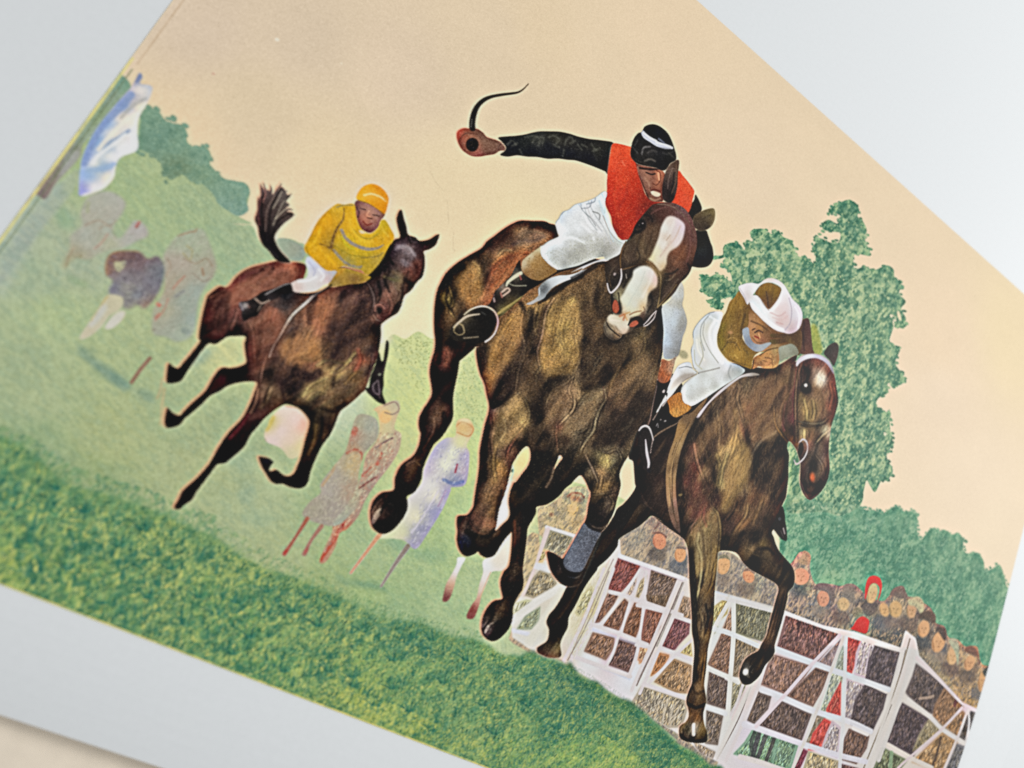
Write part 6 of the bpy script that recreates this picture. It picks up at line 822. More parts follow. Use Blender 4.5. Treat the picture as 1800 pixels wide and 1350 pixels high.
# ---------------------------------------------------------------- the middle horse and its rider in red and black
H1B = motif('printed_horse', [
 "c 985,195 930,150 880,130 800,128 700,125 640,145 570,185 490,245 430,290 385,345 290,400 200,455 110,535 60,620 30,700 15,800 10,900 12,1000 20,1080 12,1160 | l 1160,600 1145,700 1165,850 1140,920 1100,980 1065,1050 1060,1130 1080,1190 | g 535,290 520,370 480,450 400,510 360,560 330,640 320,725 230,745 160,810 135,890 140,980 170,1040 240,1075 320,1040 390,960 430,880 435,820 430,775 490,740 540,650 555,560 590,470 640,370 700,310 750,240 790,160 795,90 | e 165,620 180,530 200,440 215,340 230,325 330,240 345,225 500,200 | c 700,800 1000,500",
 "c 850,300 600,700 400,1080 | e 345,230 350,330 375,440 410,520 425,600 445,680 440,750 415,830 395,920 375,1020 365,1120 355,1230 | g 1000,440 995,560 975,700 960,800 950,860 905,920 835,930 820,980 825,1060 820,1120 840,1200 890,1250 960,1235 990,1215 1010,1240 1060,1262 1120,1240 1160,1180 1200,1120 1245,1070 | h 535,390 535,480 515,640 470,700 445,780 455,860 460,910 400,925 350,970 310,1040 295,1120 305,1190 350,1235 400,1245 460,1210 520,1140 545,1060 550,980 580,900 620,840 632,770 625,680 640,560 655,440 665,350 700,290 730,230 735,185 800,170 860,140 920,90 960,40 1010,0 | f 40,1280 90,1240 130,1290 155,1350 | h 1160,80 1140,180 1120,285 | s 500,430 410,580 380,580 330,550 275,540 285,620 310,700 370,780 440,815 520,800 560,740 640,560 700,395 740,350 780,280 810,210 830,130 850,60 860,0 | f 400,1230 430,1150 470,1085 500,1000 540,890 600,850 635,780 660,650 700,480 735,300 745,200 750,0 | d 740,900 700,800 600,500 400,400 300,540"],
 "c 800,200 3f2a22 700,150 33241d 900,180 2f2019 560,250 3d2a22 470,330 45322a 680,230 7f6248 720,190 8f7458 820,230 6a4c3a 900,250 6b4b34 620,280 3a2620 520,350 8a6a4c 600,360 6b4a34 700,330 8a6442 550,430 8a5f3c 480,520 8a5438 640,440 70422c 560,560 6b3a24 460,640 7a4430 500,700 4c2a1e 420,720 83503a 350,300 3c2c22 330,400 3a2e24 380,460 2e221b 300,460 50402f 340,520 8a6e48 280,560 5c4630 350,620 75542f 380,700 6b4a30 250,640 6b5030 300,740 6e4a2c 200,500 2a2219 120,600 231b14 160,680 3a2c1f 130,760 7a6a40 60,800 241b15 150,860 54402a 80,950 2c2018 200,760 2c2016 220,880 1c1511 50,1100 221813 150,1100 15100d 100,1200 4a3226 180,1250 1a130f l 1270,560 6a4034 1220,480 17110e 1300,400 17120e 1250,620 4a3028 1200,700 231a16 1280,740 1c1512 1200,850 1f1714 1280,900 0f0c0b 1200,1000 382a22 1100,1050 1e1715 1230,1080 43332a 1120,1150 2e231e 1250,1150 15110f g 660,150 45352b 700,100 453429 580,200 181310 740,200 17120f 620,260 40312a 600,340 3a2d26 560,420 362a24 680,320 120e0d 440,520 5c4a38 500,560 4a3a2e 400,600 35281f 480,640 3c2e26 540,560 1e1713 380,700 1c1613 450,740 120e0d 330,760 16110f 230,800 2a211d 200,920 4a3c32 300,850 1e1715 180,900 5c4e42 220,1000 1a1412 320,960 1a1512 380,860 0e0b0b 400,800 0f0c0b e 400,250 1e1713 430,330 17110e 380,350 33261f 560,200 4a3828 500,320 8f6c3c 540,260 94703f 620,130 8c6a3c 680,60 8a6a3f 460,450 8a6640 440,560 6a4a30 560,380 2c201a 640,260 40301f 520,500 2b1d19 600,480 332520 680,300 4a382a 700,200 5c4434 720,330 5f4c38 660,480 6b5844 740,250 1c1512 780,150 2f251d 760,450 2a2019 800,100 3f3222 830,60 8a7448 870,120 85684c 850,200 7a5f42 900,160 6f5232 950,100 8f7c4a 1050,60 8a7a48 1020,180 a8935a 1100,200 9a8450 1080,280 8f7848 950,250 7f6638 900,350 7c5c34 850,380 7a6440 980,380 826438 900,440 3f3020 1000,430 2a2017 1100,380 4a3a2a 1150,150 6a5640 1180,350 33281f 1130,420 6a5a44 1050,500 8a7858 980,550 7a6848 920,620 5c4c36 950,700 3f3224 1050,620 33261f 1090,600 a48a6c 1120,660 8a7454 1060,780 9a866a 1000,850 54382c 1000,750 392c20 880,550 2c231b 800,500 352a1f 830,620 2a2219 860,780 17120f 860,950 14100e 900,1100 0e0b0a 820,1150 0e0b0b 950,1250 1a1512 1100,1150 0f0c0b 1150,1050 14110f 1050,950 1e1613 1200,880 6b5e4c 1100,880 4a3c30 1250,700 5a4a38 1200,600 5c4c38 1300,560 5a4a34 1300,700 3c3024 1250,800 3f3328 1180,1000 4a4034 1300,900 201813 1280,480 15100e 1300,350 4a3f30 1250,400 2a231b 1300,200 231b15 500,620 211816 480,680 15100e 620,600 2a1f1a 640,660 8f7a58 560,700 7a6650 500,720 85705c 680,650 8a7350 720,700 85744c 640,760 7f6a42 720,800 948455 660,850 7c6644 580,780 60503a 540,850 3f3426 600,900 6c5640 680,920 5a4434 740,900 1c1613 700,980 16120f 560,950 54442f 530,1050 6b5540 600,1050 6b4e3c 620,1150 45322a 500,1150 7a623c 550,1200 84643f 480,1000 4c3c2e 440,950 2e241d 420,1100 26201a 400,1250 1e1915 480,1280 6a5338 560,1300 70543c 490,780 5c3c30 450,850 382c24 480,900 74604c 850,1300 0d0b0a 780,1250 191512 h 300,50 45392c 350,100 604a34 420,60 5a4434 300,200 5c4838 380,220 64503c 250,150 2c241c 450,100 3f2f24 260,300 6a4c3c 350,320 70503f 400,340 5c4034 420,280 3f3026 130,300 2f2a26 150,350 55493c 200,320 1f1a17 170,450 33383f 180,520 24282c 130,500 181615 250,450 0e0c0c 320,500 111010 400,480 14120f 350,420 0e0c0b 480,340 17130f 600,60 1e1915 560,200 1a1512 600,300 211a16 650,200 120f0e 580,450 362721 620,450 201813 560,550 261e19 600,620 463a30 540,700 453a2f 500,740 3a3028 580,740 3f3429 600,780 2a221c 520,830 15120f 480,860 1d1915 500,920 29221a 430,980 3a3024 470,1000 3d3226 520,1030 332b23 360,1010 2f2a20 340,1080 4c453a 400,1080 3a342b 340,1150 7f786c 320,1180 5f5a50 400,1150 1a1715 460,1140 15120f 380,1220 120f0d 800,80 120f0d 850,30 1f1a16 900,40 100d0c s 60,200 16120f 700,60 5a4a34 740,20 6a5638 700,130 17120f 800,60 57493a 760,150 4a3f34 780,180 6a5e48 700,260 120e0e 640,280 1a1412 620,330 1d1718 800,230 1a1614 330,600 2c2522 350,680 332c29 300,600 3a322e 420,740 1c1817 480,780 13100f 550,740 0f0d0d 620,620 17130f 700,450 161211 640,540 15110f f 60,100 6f5a3a 150,60 241b15 130,200 1a140f 80,300 584428 50,250 7a6038 200,130 2a201a 200,250 201812 250,280 4a3c2a 180,380 3a3022 210,350 655a48 150,450 14100d 300,200 15100d 280,400 14100e 350,300 2f2418 400,200 161210 450,150 1c1712 500,100 1c1712 550,200 4c422c 600,150 3a3224 590,250 574a2e 650,100 2a231b 680,250 3f3426 700,150 37302a 550,330 4c3c26 480,400 5c482e 400,440 54402a 350,480 3c2c1e 620,400 42382c 680,380 3f3225 600,500 4c3e2e 520,520 463626 450,550 5c4634 500,600 3c2e22 380,560 5c4634 420,650 4a3428 330,620 5a4432 340,720 2a1e1b 400,780 241b18 550,600 2c231b 600,650 1f1815 500,750 1a1411 450,850 17120f 550,780 15100e 350,880 1c1512 250,900 1f1713 300,960 181310 400,980 1d1613 200,640 554a38 250,560 5f5240 150,600 524530 100,660 665a44 180,700 5c4c3a 60,740 4a3c30 50,680 3c3028 130,780 3a3027 220,760 756852 200,850 5c5242 150,900 6a5f48 120,820 4a3f33 50,900 6a5f4c 100,960 4c4232 90,1030 544a38 20,820 3a2e24 200,980 241d18 250,1060 4c4634 300,1040 544a38 380,1060 4a4236 280,1120 7a7048 300,1130 857a50 350,1120 5f5844 400,1150 4c4434 200,1150 16130f 180,1200 5a5142 240,1220 7a6244 300,1250 5c4c38 350,1200 64583f 400,1250 433c30 120,1150 100d0c 50,1200 0e0c0b 280,1330 6a5638 180,1300 2c261f",
   holes=["e 738,1012 765,1025 775,1090 757,1160 705,1230 660,1290 | g 1270,670 1245,730 1230,820 1240,900 1230,950 1180,1000 1128,1048 | g 1138,1000 1150,920 1165,860 1200,760 1235,640 | e 600,1280 620,1200 640,1140 690,1060", "e 1003,1082 1027,1102 1000,1140 960,1195 985,1130"],
   bl=.75, power=3.4, smooth=True, fringe=[(-2, 0, 'e58c70', .8), (2, 0, 'ddd4b4', .15), (-1, 1, 'e6c8a4', .2)], tex=[(1.5, 12, 2.2, .16), (0, 1.7, 1.5, .16)], label='brown horse with a white blaze leaping in the middle')
KW = 1.7
for s_, c_, w_, b_, a_ in (
 ("c 500,280 560,220 650,170 760,150", '5a4034', 4, 3, .5), ("c 680,260 720,220 800,210 870,230", 'a08264', 3, 2.5, .6), ("c 640,310 720,280 800,290 880,250", '42302a', 3.5, 2.5, .6), ("c 520,400 560,360 620,360", 'a4825c', 2.6, 2, .6), ("c 480,460 560,400 680,370 780,320 880,290", 'a07048', 4, 3, .6),
 ("c 430,600 480,520 560,440 680,400 740,380", '7c442c', 6, 4, .6), ("c 470,560 430,640 390,740", 'b0704c', 4, 3, .6), ("c 620,420 560,520 500,620 430,760", '5a3020', 6, 4, .6), ("c 640,440 580,560 500,680", '94583c', 3, 2.5, .45), ("c 380,420 400,500 380,580", '33241b', 5, 3, .6),
 ("c 330,460 370,520 340,600", 'a4885c', 3.5, 2.5, .6), ("c 250,500 200,600 180,700", '1e1812', 6, 4, .6), ("c 130,640 160,760 140,840 180,900", 'a08a50', 2.2, 1.4, .65), ("c 160,740 150,820 190,900", '2a2016', 3, 2, .6), ("c 120,680 110,760 150,840", '1a140f', 3, 2, .6), ("c 380,700 400,600 440,540", '4a3020', 3, 2.5, .5), ("c 300,560 360,600 370,700", '8a6238', 4, 3, .5),
 ("c 260,400 330,380 400,340 440,300", '6a5440', 2.5, 2, .5), ("c 60,1000 60,1150 50,1240", '120e0b', 5, 3, .6), ("c 110,1140 130,1200 100,1260", '6a4636', 5, 3.5, .6), ("c 520,760 480,800", '180f0c', 4, 2, .6),
 ("c 700,780 730,850 720,960 740,1050 720,1130", '1a120f', 5, 3, .6), ("c 720,830 700,930 700,1030 725,1100 700,1200 670,1340", '9a7a64', 2, 1.4, .65), ("c 640,880 560,990 500,1110 450,1280", 'a4804c', 4.5, 3, .6), ("c 670,960 600,1060 540,1180 510,1300", '6b4e30', 4, 3, .5), ("c 580,1120 540,1200", '2c1e15', 4, 3, .5),
 ("c 960,740 900,840 880,960 860,1060 830,1160 850,1300", 'a4887c', 1.9, 1.3, .65), ("c 900,800 860,900 840,1000", '4c3a28', 4, 3, .6), ("c 830,800 800,920 820,1020", '8a724c', 3, 2.5, .55), ("c 780,840 770,1000 790,1160", '211912', 6, 4, .6), ("c 1000,820 960,980 920,1160", '6c5632', 5, 4, .5), ("c 1110,760 1040,900 1020,1050 1060,1160", 'b09a5c', 7, 5, .55),
 ("c 1150,850 1130,1000 1150,1150 1160,1250", '9a8258', 3, 2.5, .6), ("c 1200,700 1230,900 1210,1100", '33281c', 7, 5, .5), ("c 1280,640 1250,800", '4f4030', 5, 4, .5), ("c 1180,560 1060,620 960,700 880,740", '100c0a', 5, 3, .7), ("c 1300,620 1300,800 1340,960", '241c16', 6, 4, .5),
 ("e 870,560 820,460 860,380", '7a6a48', 2.5, 2, .55), ("e 1090,380 1000,400 900,440", '1c150f', 6, 4, .6), ("e 1110,460 1040,520 960,560 920,620 890,700", '9a8a68', 1.9, 1.3, .75), ("e 1110,460 1080,560 1100,620 1130,660 1110,720 1050,790 1000,840", 'b09a78', 2.2, 1.3, .8), ("e 1080,600 1110,640", 'c49a84', 2.2, 1.2, .6),
 ("e 980,840 980,940 990,1060", '6a4a3c', 2, 1.6, .6), ("e 1200,640 1240,640 1300,600 1345,570", '7a6c50', 4, 3, .5), ("e 1120,800 1180,740 1260,660", '5f5040', 3, 2.5, .5), ("e 1345,680 1300,780 1270,880 1210,960 1170,1060", '7a705c', 2.2, 1.6, .7), ("e 1100,920 1160,900 1220,880", '83785f', 2.2, 1.6, .6), ("e 1250,800 1230,860 1190,930", '2a221a', 3, 2.5, .6),
 ("e 1150,480 1200,560 1180,520", '9a8470', 2, 1.5, .5), ("e 1180,560 1260,520 1345,480", '2a211a', 4, 3, .5), ("e 1345,300 1290,350 1260,420 1200,490", '5c5240', 3, 2, .6), ("e 1120,420 1160,340 1180,260", '6b5a44', 3, 2.5, .5),
 ("e 660,610 660,540 680,420 720,300 730,200 700,100", '8f7c64', 2, 1.4, .65), ("e 690,580 660,610 590,660 500,715", 'a89a78', 1.9, 1.2, .75), ("e 690,590 740,660 765,740 755,810 700,880 640,930", 'a0905c', 2.2, 1.4, .7), ("e 720,860 660,940 600,1040 590,1120", '7c4c3c', 2.2, 1.6, .6), ("e 560,780 580,880 540,960", '8a7a58', 2.6, 2, .5), ("e 540,740 530,850 510,960", '241d15', 5, 3, .6),
 ("e 480,760 490,860 470,960 480,1100", '7a5c4c', 2, 1.4, .6), ("e 440,860 420,1000 410,1200", '15110e', 5, 2.5, .6), ("e 500,1000 480,1150 500,1280", '8a7048', 3.5, 2.5, .5), ("e 600,1080 620,1200 580,1340", '5c4030', 4, 3, .5), ("e 400,240 420,330 440,430", '4c3c34', 2, 1.5, .5), ("e 740,880 740,1000", '0d0b0a', 6, 3, .6), ("e 800,700 830,900 860,1100", '0f0c0b', 10, 6, .5), ("e 840,460 860,600 850,760", '17120f', 8, 5, .5), ("e 620,600 560,660 480,690", '0f0b0a', 5, 3, .6),
 ("e 960,1180 940,1260 900,1330", '6a5a4a', 2.5, 2, .6), ("e 1210,1080 1250,1160 1300,1230", '54483a', 2.5, 2, .6), ("e 550,500 500,600 480,680", '15100e', 5, 3, .6),
 ("f 90,480 100,540 200,560 280,500 380,440", '3c3226', 4, 3, .5), ("f 130,540 240,540 300,480 420,360 470,300 500,220", '15100c', 7, 4, .5), ("f 260,280 220,340 190,420", '8a7f68', 2, 1.4, .65), ("f 600,150 600,220 560,300 500,330", '837448', 2.2, 1.6, .65), ("f 570,130 560,220 530,260", '3f3522', 3, 2, .5), ("f 400,380 350,470 320,560", '6a5638', 4, 3, .5), ("f 620,420 560,480 540,540", '75684f', 2.4, 1.8, .55),
 ("f 620,300 600,420 520,520 440,620", '2f251a', 5, 3.5, .5), ("f 280,560 290,640 250,700 210,800 200,880 150,950 90,1040", '8a8066', 2.4, 1.6, .75), ("f 270,540 280,620", '5a342c', 2.4, 1.4, .7), ("f 110,650 180,640 230,620", '857a5c', 2.6, 2, .5), ("f 130,740 190,700 240,640", '6a5f48', 2.4, 1.8, .5), ("f 40,900 100,890 150,860", '8a8068', 2, 1.6, .6), ("f 200,560 120,620 60,700", '6c6048', 2.4, 2, .5), ("f 40,600 40,700 10,760", '8f7c64', 1.8, 1.2, .6),
 ("f 500,800 460,860 420,880", '4a4438', 3, 2.5, .5), ("f 700,250 690,350 640,500", '554a38', 2.5, 2, .5), ("f 740,50 735,180 710,300", '5f5444', 3, 2.4, .6), ("f 250,1040 300,1060 380,1040 420,1120", '78705c', 1.8, 1.4, .6), ("f 130,1080 190,1200 230,1300", '85786a', 1.8, 1.3, .6), ("f 260,1240 250,1300 240,1350", '9a8464', 2, 1.6, .5), ("f 400,1210 430,1150 440,1110", '857c6c', 1.8, 1.2, .6), ("f 330,1180 400,1130", '4c4434', 3, 2.2, .5), ("f 300,1100 310,1160", '9a8c5c', 4, 3, .5),
 ("h 250,20 240,150 200,250", '15110f', 4, 2.5, .6), ("h 460,60 420,180 410,280", '2c221c', 3, 2, .5), ("h 200,300 240,360 300,400 380,380 420,310", '5c3c30', 2, 1.6, .6), ("h 120,280 120,340 180,370", '7a6c5c', 2, 1.4, .5), ("h 180,380 240,410 330,420 400,370", '0d0b0b', 5, 2, .7), ("h 130,470 150,540 200,560", '3f4650', 4, 2.5, .5), ("h 280,520 340,560 400,560", '08080a', 4, 2, .6), ("h 390,420 440,360 500,310", '3c3a3a', 2, 1.5, .5),
 ("h 560,300 560,450 540,600", '54342a', 2.6, 2, .5), ("h 640,280 640,420 620,560 610,640", '0f0d0b', 4, 2, .6), ("h 600,350 590,500 580,620", '3f3028', 3, 2, .5), ("h 530,600 600,600 620,660", '5c4c40', 3, 2.4, .5), ("h 470,760 500,720 560,700", '5c4f40', 3, 2.4, .5), ("h 460,800 500,850 580,840", '0f0d0c', 4, 2.4, .6), ("h 380,940 390,1000 380,1060 320,1150", '16130f', 2.6, 1.6, .7), ("h 400,1000 460,1010 520,1030 530,1060", '5a4e3e', 2.2, 1.6, .6), ("h 330,1140 370,1110 410,1090", '948c7c', 2.2, 1.6, .6), ("h 315,1190 350,1130", 'a8a294', 3, 1.8, .7), ("h 410,1100 470,1080 530,1060", '1a1714', 3, 2, .5), ("h 300,1150 330,1220 390,1240 450,1210", '0c0b0a', 3, 1.6, .7),
 ("g 640,160 640,250 600,330 560,400", '6a5444', 3, 2.4, .5), ("g 540,180 560,260 550,290", '0f0c0b', 5, 2.5, .6), ("g 720,120 720,240 660,330", '0e0b0a', 5, 2.5, .6), ("g 430,520 490,500 540,540", '85705a', 2.6, 2, .5), ("g 350,620 380,680 420,720", '14100e', 5, 2.6, .6), ("g 160,980 190,920 220,880", 'a39682', [4, 6, 3], 1.6, .85), ("g 150,900 200,820 260,780", '5c5048', 2, 1.4, .6), ("g 160,1020 230,1060 310,1030 380,950", '0c0a09', 3, 1.6, .7), ("g 240,760 250,840 220,900", '14100f', 3, 2, .6), ("g 330,770 400,880", '0a0808', 10, 4, .6), ("g 540,600 500,700 440,760", '0f0c0b', 4, 2.4, .6), ("g 800,60 790,160 740,230", '17120f', 2.4, 1.6, .5),
 ("s 600,60 640,90 740,80 820,60", '7a6c50', 2, 1.6, .6), ("s 610,180 640,300 720,320 780,230", '0d0a0a', 4, 2.4, .6), ("s 590,280 640,340 720,350 770,310", '56504a', 1.8, 1.2, .6), ("s 770,100 800,150 770,230", '85785c', 2.4, 1.8, .6), ("s 300,600 320,700 380,760", '100d0c', 3, 2, .6), ("s 320,560 380,580 400,600", '54483e', 2, 1.6, .5), ("s 400,660 440,730 520,740 560,690", '34363a', 2.4, 1.4, .6), ("s 390,620 420,700 500,720 560,680", '0a0a0c', 4, 1.6, .8), ("s 640,200 700,240 760,180", '2c2420', 3, 2.4, .5)):
    K(s_, c_, w_, b_, a_)
KW = 1.0
for s_, c_, a_ in (("y 500,560 510,500 540,450 590,420 630,450 640,560 630,640 600,690 540,700 510,690 490,620", '8a7044', .6), ("y 440,470 430,560 400,620 350,690 320,740 300,700 310,620 350,540 400,480", '7a5c38', .6),
      ("y 440,560 435,640 415,700 400,780 330,800 330,740 380,660", '2a201a', .65), ("y 445,480 480,470 500,500 490,600 500,680 520,760 520,950 450,950 440,850 410,750 420,650 440,560", '2c221b', .5),
      ("y 410,755 440,800 455,850 440,890 400,920 330,950 320,900 330,830 370,790", '806a48', .6), ("y 510,700 560,690 600,685 580,720 530,760 510,740", '1f1813', .7), ("y 540,740 600,700 620,740 600,800 550,870 560,900 520,880 510,800", '64503c', .6),
      ("y 640,560 700,560 760,600 800,640 760,680 700,720 650,730 635,700", '241b15', .6), ("y 820,560 870,600 880,680 830,740 770,780 730,760 740,720 780,690 820,640", '6c5840', .6), ("y 650,760 700,730 720,760 690,830 650,880 570,900 590,850 630,800", '6c5c46', .6),
      ("y 720,780 860,700 880,760 850,860 760,930 690,950 700,860", '30261e', .5), ("y 690,460 730,470 720,540 760,580 860,560 900,470 920,560 900,640 850,600 780,600 700,550", '33281d', .5),
      ("y 440,170 500,180 540,190 500,220 420,240 400,210", '7c6450', .6), ("y 300,230 380,180 420,200 380,240 320,250", '402c24', .6), ("y 200,340 260,300 290,320 300,400 260,440 230,430 200,400", '806038', .6), ("y 300,280 330,270 320,330 300,400 290,340", '2a1e17', .6),
      ("y 440,240 400,260 340,310 310,380 290,430 320,430 360,380 400,330 430,290", '8a5a3a', .6), ("y 650,440 700,470 710,540 660,560 640,500", '4a3a28', .5)):
    B(s_, c_, 5, a_)
mottle(H1B, '120d0b', '8f7450', 1.75, 40, 12, 1.7, .16, 21)
tint(H1B, (1.04, 1.01, .97), .7, 12, -.05); deepen(H1B, .015, 1.2)
dabs("c 100,560 400,300 700,120 980,180 800,380 450,760 100,1000", 1300, 2.2, 7, .9, ['8f6a4a','1f1611','6b4830','b08a60','33241b'], .24, .6, 101)
dabs("e 350,230 1100,0 1340,0 1340,1100 900,1340 400,1300 450,700", 4200, 1.75, 4.5, .9, ['a89060','17110d','6b5438','c9b078','33261c','0d0a09','8a6c48'], .26, .8, 102)
dabs("c 640,800 1340,600 1340,1340 400,1340", 2200, 1.8, 4.5, .9, ['b09460','17110d','7a5c38','d4bc80','3c2c1c','8a6c48'], .26, .8, 103)
dabs("f 0,0 740,0 650,700 500,1100 200,1340 0,1300", 2600, 1.9, 5, .9, ['75664a','120e0b','4c3c2a','94845c','2a2018','5c4a34'], .24, .7, 104)
dabs("g 820,700 1100,100 1300,200 1150,1000 850,1200", 500, 1.7, 5, .9, ['8a7450','1c1612','5c4a38','a89068'], .24, .7, 105)
dabs("h 180,0 500,0 420,400 140,400", 700, 1.7, 5, .9, ['8a7050','1c1612','5f4a38','a0845c','70503c'], .24, .7, 106)
dabs("g 120,760 600,300 800,0 780,260 420,900 200,1060", 500, 1.9, 6, .9, ['6a5444','17120f','463629','806a54'], .22, .6, 107)
dabs("h 300,1240 450,780 540,300 720,200 620,800 500,1200", 450, 1.7, 5, .9, ['6a5640','120f0d','463a2c','7c684c'], .22, .6, 108)
dabs("s 280,540 700,0 860,0 760,400 560,800", 300, 1.8, 5, .9, ['6a5c48','0f0c0b','463c30','85745c'], .2, .8, 109)
n1_ = streaks(GX, GY, .3, 1.7, 1.4, 31)+.6*streaks(GX, GY, 1.6, 1.2, 1.2, 32)
INK += (INK*(n1_*COV[H1B])[..., None]*.26).astype(np.float32)
motif('leg_bandage', ["s 568,312 600,345 650,372 702,392 660,470 610,580 560,680 520,700 470,695 425,670 405,625 420,570 470,480 520,390"],
   "s 560,380 55585f 640,390 4a4c54 500,480 646872 580,480 5a5c66 650,440 44464c 450,580 6a6e7a 520,600 5c606c 600,580 484850 480,660 5f6470 540,670 4c505a 420,620 484c54", parent=H1B, bl=.8, label='grey leg bandage')
dabs("s 568,312 702,392 540,700 400,640", 420, .3, 3.5, 1.0, ['8f98a8','3c4048','747c8c','a8b0bc'], .6, 1.5, 110)
K("s 700,395 640,520 560,680", '8a8078', 1.6, 1, .6)
CLIP = H1B; K("s 580,310 620,350 680,375 720,370", '0e0b0b', 3, 1.4, .7)

# saddle cloth
motif('saddle_cloth', ["c 1350,430 1270,465 1200,490 1160,530 1080,555 1000,560 930,580 880,610 850,640 835,680 840,715 820,740 780,765 740,785 780,790 830,765 880,745 910,700 960,650 1040,610 1120,580 1180,545 1240,500 1350,462 | d 100,610 160,570 230,545 305,535 305,515 230,525 150,545 90,585 20,625"],
   "c 1300,460 cfd0d0 1200,515 c4c4c4 1100,570 cdd2d2 1000,590 d4d8d8 940,610 c9cccc 880,640 7c807c 870,680 5c5c58 850,720 a8acac 800,770 b8b0a8 900,690 94989c d 200,545 d4ccc8 290,525 d8d0cc", parent=H1B, bl=.8, label='white saddle cloth edge')
O('c', 885, 665, 26, 36, '55585a', 20, 2.4, .7); K("c 840,640 845,700 820,740", 'd8dcdc', 1.6, .8, .8)
CLIP = H1B; K("c 1350,415 1260,445 1180,475 1080,500 980,530 900,570 860,600", '14100f', [4, 5, 5, 5, 6, 8, 8], 1.4, .85); K("c 1300,490 1180,560 1060,620 960,670 900,740 840,780", '17110e', 4, 2, .7); K("d 300,545 220,560 120,620 20,670", '17110e', 4, 2, .7)

# rider in red and black
J1 = motif('printed_rider', ["a 505,440 530,480 600,500 690,520 740,540 765,600 740,700 745,780 700,790 660,805 625,770 600,710 570,640 545,570 525,510"],
   "a 560,540 8a6050 540,500 6a4438 600,560 84604f 650,540 5c3c33 620,600 96705a 580,600 7a5548 640,640 7a5444 700,560 b0785c 710,600 b87858 700,640 a4684c 670,600 633c30 600,680 84604f 650,700 6a3c30 620,740 5c4034 660,770 8a6850 700,770 6b4c40 730,700 7a4c3c 740,640 5c3c30", bl=.8, label='rider in red and black raising a whip')
for s_, c_, w_, b_, a_ in (("a 610,555 650,570 680,565", '2c1a17', 2.4, 1.2, .75), ("a 690,540 720,560 720,620 690,655 660,640", '5c3024', 1.6, 1, .7), ("a 705,560 712,610", 'd09474', 3, 1.6, .7), ("a 640,670 650,720 690,745", '4a2820', 1.8, 1, .8), ("a 550,580 580,640 610,720 640,780", '4f3028', 2.2, 1.6, .6), ("a 600,600 630,640 640,700", 'a8846c', 3, 2.4, .4), ("a 640,760 680,775 720,760", 'a88870', 3, 2, .6), ("a 560,520 640,530 720,525", '1c1211', 3, 1.6, .7)):
    K(s_, c_, w_, b_, a_)
B("a 645,705 665,700 720,720 718,740 690,748 655,730", 'bcae98', 1.0, .9); K("a 650,700 680,690 720,705", '5a2c24', 1.6, .8, .7); K("a 540,510 540,560", 'a47c68', 3, 2, .6)
tint(J1, (1.1, 1.06, 1.04), .45, 5)
HA_ = motif('raised_hand', ["b 115,450 160,430 210,435 260,435 310,465 340,500 400,520 450,540 485,580 480,605 440,610 400,635 340,645 280,655 220,650 165,620 130,580 108,530 102,480"],
   "b 118,460 d87058 112,500 cc6c58 160,445 b86850 180,470 7c5844 240,460 7c5c4a 290,490 7f6250 330,530 8a6c58 400,550 80624f 450,570 947868 420,600 7c5c4c 340,610 80604f 280,640 9a5f55 200,610 87604f 150,560 7a5040 130,530 8a5444", parent=J1, bl=.8, fringe=[(-1, 0, 'e8705c', .6)], label='hand gripping the whip')
K("b 120,540 140,500 180,470 260,480 300,520", '6a4438', 1.6, 1.2, .6); K("b 170,620 240,640 300,620", 'b08070', 1.6, 1.2, .6); K("b 440,610 430,580 450,555", '5c4438', 1.6, 1.2, .6); O('b', 225, 560, 50, 54, '0a0a0c', 0, 1.0, 1); K("b 195,560 200,530 225,520", '2c2c34', 1.6, 1, .8); K("b 215,585 245,590", '34343c', 1.2, .8, .6)
tint(HA_, (.93, .88, .86), .5, 5)
dabs("b 110,440 480,560 460,610 160,620", 160, .6, 4, .9, ['b08c78','6a4c40','c09c84'], .4, 1.2, 120)
motif('black_sleeve', ["b 430,505 500,495 570,490 640,480 700,465 760,455 850,455 920,458 1000,475 1060,495 1150,515 1240,525 1340,545 1320,600 1310,680 1300,790 1270,770 1200,740 1120,710 1040,685 980,680 900,670 820,672 740,658 660,655 580,645 500,655 445,640 480,610 490,580 460,540"],
   "b 480,520 14161a 560,560 12141a 620,540 1e211f 700,500 2a2c26 760,520 3a3a34 850,480 2a2820 900,520 3a382e 960,500 1c1a16 820,580 10121a 700,620 0c0f18 900,620 0c0e16 1000,520 33302a 1050,560 1a1a1a 1000,640 0c0f1a 1150,560 1e1c1a 1200,600 26261f 1250,560 211e1a 1150,660 0e0f18 1280,680 0f0d10", parent=J1, bl=.8, fringe=[(0, 1, 'e2d4b8', .4)], label='black sleeve of the whip arm')
SL_ = len(NAMES)
motif('black_glove', ["d 1000,10 1035,70 1050,130 1010,180 960,220 920,160 940,100 985,60", "d 1010,290 1080,290 1100,330 1120,390 1135,430 1142,500 1125,550 1090,580 1040,588 990,582 940,565 950,510 960,430 970,340"],
   "b 480,520 14161a 560,560 12141a 620,540 1e211f 700,500 2a2c26 760,520 3a3a34 850,480 2a2820 900,520 3a382e 960,500 1c1a16 820,580 10121a 700,620 0c0f18 900,620 0c0e16 1000,520 33302a 1050,560 1a1a1a 1000,640 0c0f1a 1150,560 1e1c1a 1200,600 26261f 1250,560 211e1a 1150,660 0e0f18 1280,680 0f0d10 d 1010,80 1c1a18 1000,120 14120f 1060,330 14140f 1060,450 1c2020 1050,520 090c14 1110,500 0b0d12 1040,400 181510", parent=J1, bl=.8, label='black glove and cuff behind the horse head')
CLIP = SL_
rg_ = np.random.default_rng(77)
